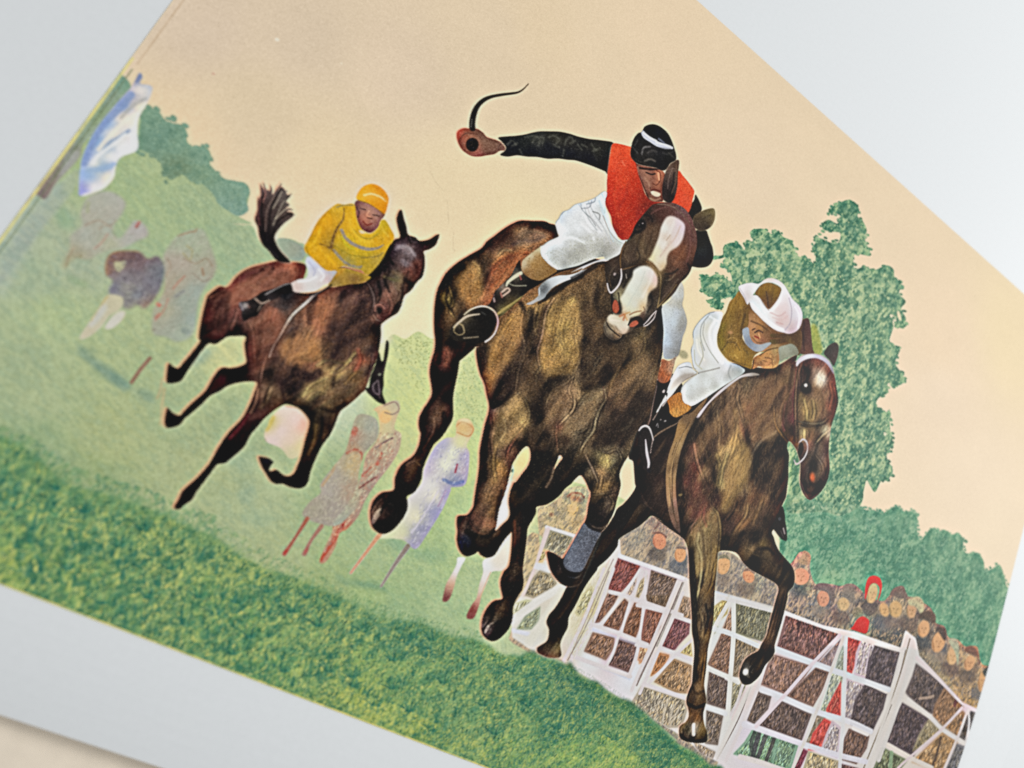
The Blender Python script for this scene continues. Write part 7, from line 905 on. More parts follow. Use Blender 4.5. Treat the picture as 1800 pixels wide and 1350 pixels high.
for s_ in ("b 500,560 540,530 570,560", "b 540,570 580,550", "b 640,500 700,490 740,500", "b 700,540 730,500 760,520 750,560", "b 760,500 790,510 780,550", "b 830,500 870,490 910,520 890,550", "b 870,560 910,580", "b 960,560 970,520 1010,500 1020,530", "b 1000,550 1040,530", "b 1090,560 1130,580", "b 1170,560 1200,600 1230,590", "b 1180,610 1210,600", "b 940,650 950,600", "b 1060,560 1090,600", "b 600,600 620,640", "d 1020,420 1060,450 1110,440", "d 1010,450 1060,470", "d 1010,90 990,120"):
    K(s_, '56564c', 3.2, 2.2, .6)
dabs("b 450,500 760,460 1000,480 1340,550 1300,700 700,620", 300, .3, 5, .9, ['46463e','23231f','5f5c50'], .35, 1.2, 121)
motif('whip', [], "b 230,400 1c1a18 250,270 14120f 300,220 1a1712 400,180 2c241c 560,150 3a2c20 650,90 4c3826", parent=J1, extra=[("b 225,428 225,380 240,310 270,250 320,205 380,180 460,165 540,155 590,145 630,120 668,80", [11, 10.5, 9.5, 7.5, 6.5, 5, 4.5, 4, 3, 2, 1.2], .7)], label='curved black whip')
K("b 215,420 222,360", '8a8478', 1.4, .8, .7); K("b 240,415 242,370", '5c5850', 1.2, .8, .6); K("b 270,260 310,215 380,182", '3c3630', 1.2, .8, .6)
motif('red_jacket', ["a 345,330 400,330 460,345 498,360 495,410 520,450 545,560 575,650 605,730 650,780 720,790 760,800 720,900 640,980 560,1060 500,1110 440,1100 400,1075 370,1035 345,980 330,900 305,850 285,790 300,700 300,640 305,560 315,480 325,410", "a 862,545 900,580 950,640 985,690 990,715 975,780 960,840 930,880 860,860 800,800 800,740 820,680"],
   "a 370,380 e0542e 440,400 dc4a28 470,380 e05a34 350,480 dc4c2c 430,500 d44424 500,500 cc3c20 360,600 cc3a20 440,620 d0401f 520,620 b83018 340,720 c83822 430,730 c0321c 520,760 b42c18 580,780 8c2414 340,820 b02a1a 430,850 bc3018 500,860 a82814 400,950 a82a18 450,1000 b4301a 460,1060 9c2818 370,1000 8c2418 560,880 84201a 610,820 6a1c12 880,620 dc4c28 940,680 e0542e 880,740 d84424 930,780 d04a2a", parent=J1, bl=.8, fringe=[(-1, 1, 'e8b4a0', .4)], tex=[(0, 1.7, 1.5, .10)], label='red racing jacket')
K("a 530,470 560,600 600,720", '7a2014', 4, 2.4, .6); K("a 300,620 290,760 320,880", '7c2018', 2.4, 1.8, .5); K("a 420,470 440,500", 'f08060', 3, 2, .6); K("a 470,640 440,760 380,860", '94241a', 4, 3.5, .45); K("a 380,620 360,760 390,900", 'e05a34', 4, 3.5, .35); K("a 900,600 950,670", 'ec6a40', 4, 3, .5)
dabs("a 290,330 990,330 990,820 640,800 450,1100 290,850", 1100, .9, 3.2, 1.0, ['ec6c48','a8281a','d84424','8c2014','f08a60'], .42, 1.4, 122)
motif('black_helmet', ["a 595,195 640,175 690,178 740,205 785,250 815,310 835,370 848,420 842,460 800,485 770,530 735,540 690,520 640,510 590,500 540,485 500,450 485,410 492,350 510,290 545,245 575,235"],
   "a 640,200 0c0d12 700,230 0c0f1a 760,280 0e1018 540,280 1a1a1a 520,350 121212 560,340 1a1a1a 640,350 1e1c1c 660,390 2a2828 600,420 24221f 540,430 2a2622 720,400 1c1c1f 800,420 1a1a18 780,470 0c0c0c 640,470 1c1a18 580,470 12100f 700,470 0c0c0f 820,370 1c1e20 700,330 17171a 500,420 100e0e", parent=J1, bl=.7, fringe=[(0, -1, 'e2d4b8', .4), (1, 0, 'e2d4b8', .4)], label='glossy black helmet')
K("a 575,225 600,265 650,300 700,330 760,350 815,360", 'c9ccd8', [5, 9, 8, 9, 8, 4], 1.1, .95); K("a 590,240 640,280 690,305", 'eef0f4', 3.4, 1, .8); K("a 690,320 760,335 800,350", 'e8eaf0', 3, 1, .8); K("a 710,290 750,320", '8a90a4', 3, 1.6, .7)
for s_, c_, w_, a_ in (("a 575,410 590,360 640,350", '9a9694', 1.8, .8), ("a 500,350 540,400", '6a6660', 1.6, .6), ("a 540,300 520,340", '5a5854', 2, .6), ("a 600,465 640,450 680,465", '8a8074', 2.4, .7), ("a 620,400 660,380 690,390", '5c5854', 2.4, .6), ("a 740,400 780,410 820,390", '4c4a48', 2, .6), ("a 500,440 560,470 640,500", '46382e', 1.8, .6), ("a 790,400 830,440", '5a564e', 1.8, .6), ("a 640,350 720,360 800,370", '3c3a3a', 1.6, .6)):
    K(s_, c_, w_*1.4, 1.8, a_*.7)
WB_ = motif('white_breeches', ["c 1350,-100 1280,-50 1200,-20 1130,0 1080,40 1030,60 1000,110 975,150 990,220 1000,250 920,290 880,320 850,340 860,400 890,440 930,480 990,515 1080,500 1160,480 1250,440 1350,410 | d 300,530 420,500 500,400 480,370 400,370 370,320 330,240 315,180 290,120 285,60 300,0"],
   "c 1080,60 d0d8d8 1020,120 ccd6da 1100,120 dce2e2 1200,60 dae0e0 1250,0 d8dee0 1050,200 dce4e6 1150,180 dce2e2 1280,120 d4d8d8 1330,200 dcdedc 1000,300 d8e0e2 920,330 ccdadc 900,390 cad4d2 1100,300 cfd4cc 960,440 b8bcb0 1000,380 c4cac4 1100,420 aaaa98 1050,490 96968a 1200,380 b4b29e 1250,300 d4d6cc 1300,380 b8b8a4 880,360 c9d8dc b 1200,960 d8e2e4 1270,980 d0d8d8 1150,1000 d8e0e0 1250,1080 b8bcb8 1300,1200 d8dcdc d 50,150 dce0de 200,60 d4dcdc 250,150 d8dcda 150,250 dcdedc 300,300 d0ccc0 380,400 c0bcac 350,350 c4bcac 200,400 bcbaa8 100,450 b4b29e 300,450 a8a490 260,500 8a8878 50,520 a4a492".replace('\n', ' '), parent=J1, bl=.8, fringe=[(-1, 0, '9fa4a0', .6)], tex=[(0, 1.7, 1.5, .025)], label='white riding breeches')
for s_, c_, w_, b_, a_ in (("b 880,1190 920,1120 980,1060 1040,1000 1110,965 1170,930 1250,935", '8f9898', 1.5, 1, .7), ("b 1080,1020 1100,1080 1160,1140 1200,1200", 'a8b4b4', 2, 1.5, .6), ("b 1140,1000 1180,1090 1240,1180", 'b4bcbc', 1.8, 1.4, .6), ("b 1200,960 1190,1010 1130,1030", 'a0a8a8', 2, 1.4, .6), ("b 1180,1090 1230,1110 1230,1150", '9ca09c', 2.2, 1.6, .6), ("b 1250,950 1280,1020 1270,1100", 'b0b8b8', 2, 1.6, .5), ("b 1100,1060 1120,1140 1180,1220", 'e6eeee', 4, 2.6, .5),
   ("d 60,60 120,150 200,220 260,300", 'b8bfc0', 1.8, 1.4, .6), ("d 140,100 180,200 250,290", 'c9c4c0', 1.8, 1.4, .5), ("d 240,60 270,160 310,240 330,330 350,380", 'b4ccd8', 2, 1.6, .55), ("d 230,200 290,300 330,400", 'bcc0c0', 1.8, 1.4, .5), ("d 270,180 320,300 380,370 430,400", 'b8a090', 1.8, 1.3, .6), ("d 100,240 180,320 200,380", 'e6e8e6', 5, 3, .5), ("d 180,60 160,110 100,120", 'a8acb0', 2, 1.4, .5),
   ("c 870,330 860,390 900,450", 'a0acb0', 1.4, 1, .6), ("c 980,260 930,290 880,320", 'a8a890', 1.4, 1, .6), ("c 1200,20 1240,120 1300,200", 'b4bcbc', 1.8, 1.4, .5), ("c 1000,280 1100,260 1200,300", 'e8f0f0', 5, 3.4, .5)):
    K(s_, c_, w_, b_, a_)
tint(WB_, (1, 1, 1), 1.0, 7, -.6)
dabs("c 880,380 1350,250 1350,420 1000,520", 700, 1.2, 3, 1.0, ['8f8f7c','c4c4b4','a4a490','d0d0c4'], .45, 1.4, 123); dabs("d 0,380 200,300 420,400 300,500 0,560", 500, 1.2, 3, 1.0, ['8f8f7c','c4c4b4','a4a490','d0d0c4'], .45, 1.4, 124)
motif('boot_top', ["c 880,320 855,345 860,400 890,440 930,480 985,520 950,550 900,580 850,600 790,590 740,560 705,520 705,480 715,440 760,400 820,355"],
   "c 730,480 cfc4a8 780,410 d4cdb0 850,350 d0ccac 830,420 a8804c 800,470 a07438 860,480 94703f 920,520 806038 760,520 9a7040 850,560 7a5c34 740,540 6a4a2c", parent=J1, bl=.8, label='tan boot top')
dabs("c 760,420 860,380 980,520 850,600 720,540", 260, 1.1, 3, 1.0, ['c09a5c','7a5830','a88048','5c4424'], .4, 1.4, 125)
motif('racing_boot', ["c 705,520 690,440 650,500 620,560 580,600 530,650 490,690 470,750 430,800 380,805 320,825 270,860 220,910 160,960 135,1000 150,1050 200,1080 260,1085 260,1140 330,1110 400,1085 440,1060 490,980 520,900 560,870 640,800 700,740 760,680 830,640 860,610 790,590 740,560"],
   "c 690,480 0e0b0b 640,550 14100f 660,560 c9bc9c 620,620 0f0c0c 700,600 0c0909 780,620 0c0909 560,670 c4a890 540,700 1a1211 640,700 0d0a0a 500,740 1c1412 720,680 0f0c0b 560,760 0e0b0a 470,780 1a1311 440,860 0c0b0a 380,900 0d0b0a 300,950 0f0e0c 220,980 1f1a15 200,930 8a7c60 260,900 6a5c44 170,1000 16120f 300,1050 15110e 400,1000 0c0a09 460,920 0c0b0a 600,800 6a582c 560,830 867a4a 650,750 5c4c2c 480,1000 0c0a09 280,1110 0c0a09", parent=J1, bl=.7, label='polished black boot in its stirrup')
for s_, c_, w_, b_, a_ in (("c 700,540 650,570 600,610 585,640", 'd0c8ac', [6, 6, 5, 3], 1, .9), ("c 690,560 700,590", 'b8605c', 2.4, 1, .7), ("c 600,620 650,640 740,640", 'a8a48c', 1.8, .9, .75), ("c 550,690 590,660 610,680 560,720", 'cbb09c', 3, 1, .85), ("c 540,700 550,730", 'b87868', 3, 1.2, .7), ("c 485,740 490,765", 'b89c94', 3, 1, .8), ("c 480,700 485,720", 'a87c74', 2.2, 1, .7),
   ("c 170,970 220,920 280,880 370,865", 'c4b49c', [3, 4.5, 4, 2], 1.1, .85), ("c 180,960 170,1000 210,1030 250,1010 240,960 215,940", 'a8946c', [2.4, 1.6, 1.2, 1.8, 2.6, 2], .9, .8), ("c 250,1055 310,1050 360,1045", '948670', 2.4, 1.4, .7), ("c 720,720 640,780 560,830 510,870", '94824c', [1.6, 3.4, 5.5, 4], 1, .85), ("c 520,860 600,800 700,730", 'b8a468', 1.4, 1, .6), ("c 390,850 420,870", '5c5c58', 2, 1.4, .5)):
    K(s_, c_, w_, b_, a_)
motif('stirrup_iron', [], "c 300,840 cfc0a0 380,805 d8ccb8 460,820 d4bc9c 500,870 cc9c8c 515,930 c898a0 480,1010 c8bcb4 430,1080 e6d8d0", parent=J1, extra=[("c 250,870 300,830 370,805 430,808 480,835 510,880 517,940 495,1010 460,1055 420,1083", [1.6, 2.4, 2.8, 2.8, 3, 3, 2.8, 2.6, 2.6, 3], .7)], label='steel stirrup iron')
# the rider's far leg, seen past the horse's shoulder
motif('white_breeches', ["d 850,705 885,700 905,750 905,820 895,880 915,940 932,1010 920,1080 900,1130 885,1200 870,1270 840,1300 800,1310 750,1300 742,1200 748,1100 740,1000 735,900 790,850 820,790"],
   "d 870,740 c0bcb0 850,800 c9ccc8 800,860 c4bfae 880,880 a8a494 790,930 d0d8d8 850,950 c4ccd4 900,1000 98968c 830,1020 ccd8e0 780,1060 c4ccd4 880,1060 8f8c84 760,1120 c0d0dc 830,1130 a4a8ac 780,1180 c4d4e4 860,1180 8a8a88 800,1250 9a9c9c 760,1240 a8acb4 850,1260 7c7a74", parent=J1, bl=.9, fringe=[(1, 0, '9a9484', .4)], label='white breeches of the far leg')
dabs("d 740,850 900,720 920,1050 860,1290 750,1300", 500, 1.5, 3.2, 1.0, ['8c8e90','d4dce0','b0b4b4','74746e'], .35, 1.2, 126)
motif('boot_top', ["f 735,320 790,335 830,310 850,300 835,350 820,420 800,480 760,510 720,505 700,480 710,420 725,370"], "f 750,360 9a5434 800,380 a87050 740,440 a8582c 780,470 a85c34 830,330 a89480 815,400 b8a48c 720,490 70402c", parent=J1, bl=.8, label='tan boot top of the far leg')
grain("f 700,300 850,300 800,510 700,510", .3, 1.4, 3, 1.3, 15)
K("f 850,310 830,400 800,480", 'c9c0b0', 2, 1, .7)
CLIP = None
K("f 700,480 690,560 660,700 640,800 620,850", '8a6c60', 2.2, .9, .8); K("f 700,500 700,560 680,650 660,780", '0e0b0b', 4, 1.4, .7)
# head of the middle horse
HD = motif('head', ["d 700,80 800,70 900,110 960,180 1000,280 1012,400 990,500 965,600 930,660 880,710 830,790 760,860 700,910 650,960 610,1040 540,1062 470,1100 430,1112 400,1150 340,1160 290,1120 270,1050 300,985 340,940 330,850 325,790 305,740 285,640 300,540 400,480 440,400 490,330 520,260 560,200 620,130 660,90"],
   "d 700,120 45261f 800,110 5c3a33 880,150 6b4a48 760,170 4f3028 940,230 6a4440 980,340 5a3a34 960,450 5f3a2c 900,500 6b4028 850,450 7c4f38 870,560 6a4430 820,620 54382a 930,560 4a2c22 960,580 1c1110 900,640 3a261e 850,700 3c2c22 780,760 45352a 740,800 33271e 760,700 1a130f 720,860 4a3f30 650,900 1c1512 640,820 1a1310 620,150 33211b 640,200 241815 560,260 1a1313 590,300 55402f 640,280 5c4430 680,300 5c4634 620,360 54402e 560,400 5f4c34 520,420 3a2c22 470,440 4a3a2c 500,500 45352a 450,520 524030 560,480 6b5840 600,450 4f3f2c 580,540 3a2c1e 520,600 16110f 460,620 2f2822 430,680 17120f 400,700 100c0c 350,720 0f0c0c 400,600 3a2c24 350,560 45352a 330,640 33281f 470,700 5c5238 440,760 7a7058 400,760 8f8464 400,820 b5aa80 380,900 1c1412 340,860 1a1312 450,640 1a1512 300,600 241c17 420,560 2a201a 660,560 8a6c48 700,620 8a7048 730,700 4f4028 700,780 3a2c20 690,700 6a583c 640,880 6a5c48 600,920 bcac90 580,960 6a4c3c 620,980 14100f 560,1000 1c1310 600,1040 14100f 320,1000 9a8a6c 300,1060 554a3c 330,1080 a8987c 380,1110 b8946c 340,1140 2a211c 420,1100 5c4a3c", parent=H1B, bl=.8, power=3.4, tex=[(1.2, 9, 1.8, .10), (0, 2, 1.5, .08)], label='head turned down with a white blaze')
for s_, c_, w_, b_, a_ in (("d 520,270 545,230 590,220 600,260 560,300 520,310", '0f0b0c', 5, 2.4, .8), ("d 490,340 520,300", '0f0b0c', 6, 2, .7), ("d 600,170 640,180 660,220", '1a1211', 3, 2, .7), ("d 650,160 700,130 760,110", '7a5048', 2.4, 1.8, .5), ("d 560,340 540,420 510,500", '2a1f17', 3.5, 2.5, .6), ("d 600,320 580,420 600,500", '745c40', 3, 2.4, .5),
      ("d 460,420 440,480 470,540", '6a5842', 2.5, 2, .5), ("d 540,440 560,500 540,540", '1e1611', 3, 2, .6), ("d 660,300 640,380 600,470", '3a2a1e', 4, 3, .5), ("d 920,420 880,500 830,560", '8f5f42', 4, 3, .5), ("d 950,300 960,420 930,540", '7c5048', 3, 2.4, .5), ("d 940,560 960,600 940,640 900,680", '120b0b', 4, 2, .7), ("d 840,640 800,680 760,690", '75644c', 2.2, 1.6, .6), ("d 760,640 820,630 860,600", '14100d', 3, 2, .7),
      ("d 860,680 800,760 740,830", '6a5644', 2.6, 2, .6), ("d 780,660 740,740 720,820", '1a140f', 5, 3, .6), ("d 640,790 660,860 620,940", '0e0b0b', 4, 2.2, .6), ("d 380,560 330,620 310,700", '584838', 2, 1.4, .6), ("d 490,620 470,680 430,740", '0e0b0c', 5, 2.5, .6), ("d 480,680 450,740 430,800", '5c5440', 4, 2.5, .6), ("d 335,770 340,850 360,930", '0e0a0a', 4, 2, .8), ("d 390,790 400,880 380,940", '0f0b0a', 2.6, 1.6, .7),
      ("d 290,990 310,1050 360,1100 400,1130", '16100e', 2.6, 1.4, .8), ("d 300,1010 350,1040 380,1090 440,1110", 'cbb49a', 2.4, 1.6, .6), ("d 275,1050 300,1120 350,1155 400,1145", '3a3028', 2, 1.2, .8), ("d 560,1010 600,1030 620,1000", '0c0a0a', 5, 2, .8)):
    K(s_, c_, w_, b_, a_)
O('d', 572, 255, 26, 20, '0c0909', -30, 1.4, .9); O('d', 582, 238, 6, 5, 'b8a8a8', 0, .7, .8); O('d', 555, 250, 5, 4, '7a6c70', 0, .7, .6)
motif('white_blaze', ["d 770,190 820,180 880,210 915,250 912,310 895,370 860,420 800,460 775,510 770,560 745,600 720,612 690,580 660,545 625,520 645,500 680,420 710,340 730,260", "d 560,578 600,572 650,590 690,640 700,690 690,740 650,770 625,810 615,870 595,920 560,960 520,975 480,990 478,1040 460,1095 430,1110 395,1085 370,1050 330,1030 305,1000 315,965 350,955 390,965 420,940 415,870 405,830 430,790 460,730 500,660 510,610"],
   "d 800,220 d8ccc0 870,240 dcccd0 900,280 d8c8d0 840,300 d8ccc8 760,280 dcdcd4 780,360 cdb8a4 840,380 dccfcc 740,400 dcdad2 700,460 dcd8b8 760,440 d4c4b4 650,510 d8cfa0 720,520 dcd4c0 740,580 c9ae84 780,480 d8c8b4 560,620 d8dcd4 620,600 dcdcd4 650,640 dcd0cc 690,680 dcbcb0 600,700 d4d4c8 540,700 d8dad0 500,760 d8dcd0 560,800 ccd0c4 460,860 d8dcc8 600,820 dccfb4 640,760 c8a880 520,880 d4d6cc 580,900 d0b080 480,930 d0d0b4 430,960 c49468 400,990 d4ccb0 340,990 d8cfbc 380,1030 d4ccb8 440,1040 d8d4c4 440,1090 d0b49c 540,950 d0c49c".replace('| ', ''), parent=H1B, bl=1.9, label='white blaze and muzzle')
for s_, c_, w_, b_, a_ in (("d 880,260 840,350 780,420 720,500", 'c9b0a0', 2.4, 2, .6), ("d 830,230 790,330 740,430", 'e6e2da', 4, 3, .5), ("d 800,330 770,370", 'a88c74', 1.8, 1.6, .5), ("d 600,620 560,720 500,820 460,900", 'c4c8bc', 2, 1.8, .5), ("d 660,620 640,700 580,820", 'e8e4da', 4, 3, .5), ("d 400,970 440,960 430,1000", 'a8603c', 3, 2, .7), ("d 460,1000 440,960 480,940", 'c08c50', 2.4, 1.8, .6), ("d 330,1000 400,1010", 'e8dccc', 3, 2, .5), ("d 620,560 660,600 700,660", 'c4a070', 2, 1.6, .5), ("d 470,900 420,930", 'e0dcc0', 3, 2, .5)):
    K(s_, c_, w_, b_, a_)
CLIP = HD
K("d 480,960 520,940 570,930", '8a6040', 2.2, 1.4, .7); K("d 590,900 600,930 570,950", '6a4c38', 2, 1.2, .6)
motif('nostril', ["d 355,850 375,845 390,880 395,920 375,948 350,935 342,895"], "a05038", parent=H1B, bl=.8, label='red nostril'); O('d', 372, 930, 10, 12, 'b86844', 0, 1.5, .6)
motif('nostril', ["d 478,1050 495,1020 530,1005 548,1025 530,1045 500,1058"], "a85840", parent=H1B, bl=.8, label='red nostril')
CLIP = HD
K("d 470,1040 490,1005 540,980 575,1000 570,1035 530,1058", '120c0b', 3, 1.2, .85); K("d 340,950 335,880 345,830", '120c0b', 2.6, 1.2, .85); K("d 395,850 405,900 395,945", '1a100e', 2, 1, .8)
motif('ear', ["d 985,185 1040,145 1090,125 1140,118 1155,150 1150,210 1125,260 1080,290 1020,292 985,250"], "d 1020,190 55442f 1080,150 66583a 1130,150 7a6a44 1130,220 5c4c34 1060,240 3c3022 1080,280 2e241c 1010,260 3a2c22", parent=H1B, bl=.8, fringe=[(1, 0, 'd8c8a0', .4)])
K("d 1000,200 1060,200 1120,170", '3a2e1f', 3, 2, .6); K("d 1140,130 1150,190 1120,255", '94825c', 1.4, 1, .6)
motif('bridle', [], "d 840,90 6f5448 940,180 6a4e44 1000,300 624438 1005,400 5a3c34 410,450 6b5034 410,560 6a5030 660,540 6f5638 720,640 8a7450 720,780 4f4028 420,600 5a4632 300,600 2a2018 560,570 33261c 700,900 8a7450 640,560 80603c", parent=H1B,
   extra=[("d 700,85 790,95 870,140 940,220 985,310 1003,420", [2, 2.4, 2.4, 2.4, 2.4, 2], .8), ("d 450,380 420,440 405,520 410,600", [2, 2.6, 2.6, 2], .8), ("d 410,605 470,590 540,568 590,562", [1.6, 2.2, 2, 1.4], .8), ("d 610,540 660,560 700,610 725,660 722,740 715,820 700,900", [2, 2.6, 2.6, 2.4, 2.4, 2.4, 2.2], .8), ("d 300,540 300,620 320,690 330,740", [2, 2.6, 2.4, 2], .8), ("d 700,900 740,860 790,800 850,720", [2, 2, 2, 1.4], .8)], label='brown leather bridle')
motif('bit_ring', [], "cfc0bc", parent=H1B, extra=[("d 412,600 414,660 395,720 360,765 330,785 312,760 302,715", [2, 3, 3, 3, 3, 2.6, 2], .7), ("d 690,930 660,960 620,1010 590,1040", [1.6, 1.8, 1.8, 1.2], .6), ("d 690,930 670,990 620,1040 590,1050", [1, 1.6, 1.6, 1], .6)], label='bright steel bit')
CLIP = HD; K("d 450,640 455,670", 'a89c90', 1.6, .8, .8); O('d', 362, 640, 12, 12, 'b8a8a4', 30, 1, .8); K("d 360,660 380,640", '0e0b0b', 3, 1.4, .5)
motif('ear', ["a 855,455 872,470 862,560 855,680 825,775 790,795 745,770 735,700 745,620 765,545 800,490 830,470"],
   "a 850,500 5c4030 860,600 4f362a 840,700 45302a 830,480 44342a 800,540 6a5448 780,600 4a3830 800,650 2c2020 770,700 241a1a 800,740 120d0d 760,750 30221f", parent=H1B, bl=.8)
K("a 850,500 845,620 810,720", '7a5c48', 1.6, 1.2, .6); K("a 820,520 790,600 780,680", '8a7468', 2, 1.6, .4); K("a 830,560 820,660 800,720", '120d0d', 3, 1.8, .6)

# stirrup of the rider in brown, over the middle horse's flank
motif('stirrup_iron', ["f 548,885 560,860 590,842 620,842 645,870 660,920 672,960 655,1010 648,1080 650,1150 655,1200 640,1225 610,1210 590,1180 570,1140 560,1090 550,1040 545,980 548,930"],
   "1c1716", parent=J3, bl=.7, label='steel stirrup with the sole of a black boot')
for s_, c_, w_, b_, a_ in (("f 553,885 575,858 605,848 635,865 655,910 665,960", 'd4c8c4', [2.4, 4, 4, 4, 3.4, 2], .8, .9), ("f 665,950 655,1000 645,1060", 'a8948c', 2, .9, .8), ("f 605,960 615,1060 630,1140 625,1190", 'd8c8cc', [2, 5, 5, 3], .9, .9), ("f 560,1020 590,1015", '0d0b0b', 1.4, .7, .7), ("f 565,1060 595,1050", '0d0b0b', 1.4, .7, .7), ("f 572,1100 600,1085", '0d0b0b', 1.4, .7, .7), ("f 580,1130 605,1120", '0d0b0b', 1.4, .7, .7), ("f 560,900 550,960 560,1060 590,1160", '0e0b0b', 3, 1.2, .8)):
    K(s_, c_, w_, b_, a_)
O('f', 630, 1200, 14, 20, '120f14', -15, .9, .9); K("f 630,1230 655,1235", '9a8c8c', 1.4, .8, .6)
CLIP = None
K("f 670,940 720,900 790,860 850,830 880,800", '7a6450', [2, 3, 2.6, 2, 1], 1, .8); O('f', 905, 285, 40, 30, '6a6c50', 40, 2, .5)
# stray yellow ink along the print's rim
CLIP = None
def rim(u0, v0, u1, v1, w, col, a):
    x0, x1 = sorted([(u0-U0)*RES, (u1-U0)*RES]); y0, y1 = sorted([(V1-v0)*RES, (V1-v1)*RES])
    m = np.clip(w/2+0.5-np.maximum(np.maximum(x0-GX, GX-x1), np.maximum(y0-GY, GY-y1)), 0, 1)
    comp(0, 0, m*(0.8+0.4*vnoise(GX/9, GY/9)), hexc(col), a)
rim(U0, V0, U0, 0.1, 5.5, 'd9cf86', .9); rim(U0+.0075, V0, U0+.0075, 0.09, 1.6, '6f7a5c', .55)
rim(U0+.0085, 0.1, U0+.0085, V1, 1.8, 'bda588', .6); rim(U0, .1, U0, V1, 2, 'd8c8a0', .5)
rim(U0, V0, U1, V0, 3.4, 'd6c873', .85)

# ---------------------------------------------------------------- finishing the inks: crisp local contrast and fine paper grain
def unsharp(r, a):
    for c in range(3):
        b = INK[..., c].astype(np.float64)
        for _ in range(2):
            b = box1(box1(b, r, 0), r, 1)
        INK[..., c] += (a*(INK[..., c]-b)).astype(np.float32)
unsharp(9, 0.12); unsharp(2, 0.5)
lum = INK.mean(2)
g1 = rng.normal(0, 1, (GH, GW)).astype(np.float32); g1 = blur(g1, .6)
amp = np.interp(lum, [0, .15, .35, .6, .85, 1], [.022, .050, .060, .036, .009, .006])
INK += (g1*amp)[..., None].astype(np.float32)
np.clip(INK, 0.015, 1, out=INK)

# ---------------------------------------------------------------- materials
def mat(name, rough=0.5, spec=0.4):
    m = bpy.data.materials.new(name); m.use_nodes = True
    nt = m.node_tree; b = nt.nodes['Principled BSDF']
    b.inputs['Roughness'].default_value = rough; b.inputs['Specular IOR Level'].default_value = spec
    return m, nt, b
def noise(nt, scale, detail=3, rough=.6, vec=None):
    n = nt.nodes.new('ShaderNodeTexNoise'); n.inputs['Scale'].default_value = scale; n.inputs['Detail'].default_value = detail; n.inputs['Roughness'].default_value = rough
    tc = nt.nodes.new('ShaderNodeTexCoord'); nt.links.new(tc.outputs['Object'], n.inputs['Vector'])
    return n
def mixmul(nt, a, fac_sock, lo, hi):
    """colour a times a factor that noise moves between lo and hi"""
    mr = nt.nodes.new('ShaderNodeMapRange'); mr.inputs['From Min'].default_value = .3; mr.inputs['From Max'].default_value = .7
    mr.inputs['To Min'].default_value = lo; mr.inputs['To Max'].default_value = hi; nt.links.new(fac_sock, mr.inputs['Value'])
    v = nt.nodes.new('ShaderNodeVectorMath'); v.operation = 'SCALE'; nt.links.new(a, v.inputs[0]); nt.links.new(mr.outputs[0], v.inputs['Scale'])
    return v.outputs[0]
def bump(nt, b, scale, strength, dist):
    n = noise(nt, scale, 2); bm = nt.nodes.new('ShaderNodeBump'); bm.inputs['Strength'].default_value = strength; bm.inputs['Distance'].default_value = dist
    nt.links.new(n.outputs['Fac'], bm.inputs['Height']); nt.links.new(bm.outputs['Normal'], b.inputs['Normal'])
M_INK, nt, b = mat('printed_ink', .55, .10)
at = nt.nodes.new('ShaderNodeAttribute'); at.attribute_name = 'ink'
n = noise(nt, 5200, 2, .7)
nt.links.new(mixmul(nt, at.outputs['Color'], n.outputs['Fac'], .95, 1.05), b.inputs['Base Color']); bump(nt, b, 1800, .12, .00004)
M_PAPER, nt, b = mat('smooth_white_paper', .55, .12)
rgb = nt.nodes.new('ShaderNodeRGB'); rgb.outputs[0].default_value = (.785, .814, .825, 1)
n = noise(nt, 900, 4, .6)
nt.links.new(mixmul(nt, rgb.outputs[0], n.outputs['Fac'], .985, 1.012), b.inputs['Base Color']); bump(nt, b, 1800, .12, .00004)
M_EDGE, nt, b = mat('page_edges', .8, .1)
wv = nt.nodes.new('ShaderNodeTexWave'); wv.bands_direction = 'Z'; wv.inputs['Scale'].default_value = 900; wv.inputs['Distortion'].default_value = 1.5
tc = nt.nodes.new('ShaderNodeTexCoord'); nt.links.new(tc.outputs['Object'], wv.inputs['Vector'])
cr = nt.nodes.new('ShaderNodeValToRGB'); cr.color_ramp.elements[0].color = (.45, .40, .32, 1); cr.color_ramp.elements[1].color = (.75, .70, .60, 1)
nt.links.new(wv.outputs['Fac'], cr.inputs[0]); nt.links.new(cr.outputs[0], b.inputs['Base Color'])
M_TABLE, nt, b = mat('beige_table_top', .6, .3)
rgb = nt.nodes.new('ShaderNodeRGB'); rgb.outputs[0].default_value = (.86, .76, .62, 1)
n = noise(nt, 260, 5, .65)
nt.links.new(mixmul(nt, rgb.outputs[0], n.outputs['Fac'], .95, 1.04), b.inputs['Base Color']); bump(nt, b, 2500, .15, .0001)

# ---------------------------------------------------------------- meshes
def link(name, verts, faces, material, parent=None, colors=None, smooth=False):
    me = bpy.data.meshes.new(name); verts = np.ascontiguousarray(verts, np.float32); faces = np.ascontiguousarray(faces, np.int32)
    me.vertices.add(len(verts)); me.vertices.foreach_set('co', verts.ravel())
    nf, k = faces.shape
    me.loops.add(nf*k); me.loops.foreach_set('vertex_index', faces.ravel())
    me.polygons.add(nf); me.polygons.foreach_set('loop_start', np.arange(0, nf*k, k, dtype=np.int32))
    me.polygons.foreach_set('use_smooth', np.full(nf, smooth, dtype=bool))
    me.update(calc_edges=True)
    if colors is not None:
        ca = me.color_attributes.new('ink', 'FLOAT_COLOR', 'POINT')
        ca.data.foreach_set('color', np.ascontiguousarray(np.concatenate([colors, np.ones((len(colors), 1))], 1), np.float32).ravel())
    me.materials.append(material)
    o = bpy.data.objects.new(name, me); COL.objects.link(o); o.parent = parent
    return o
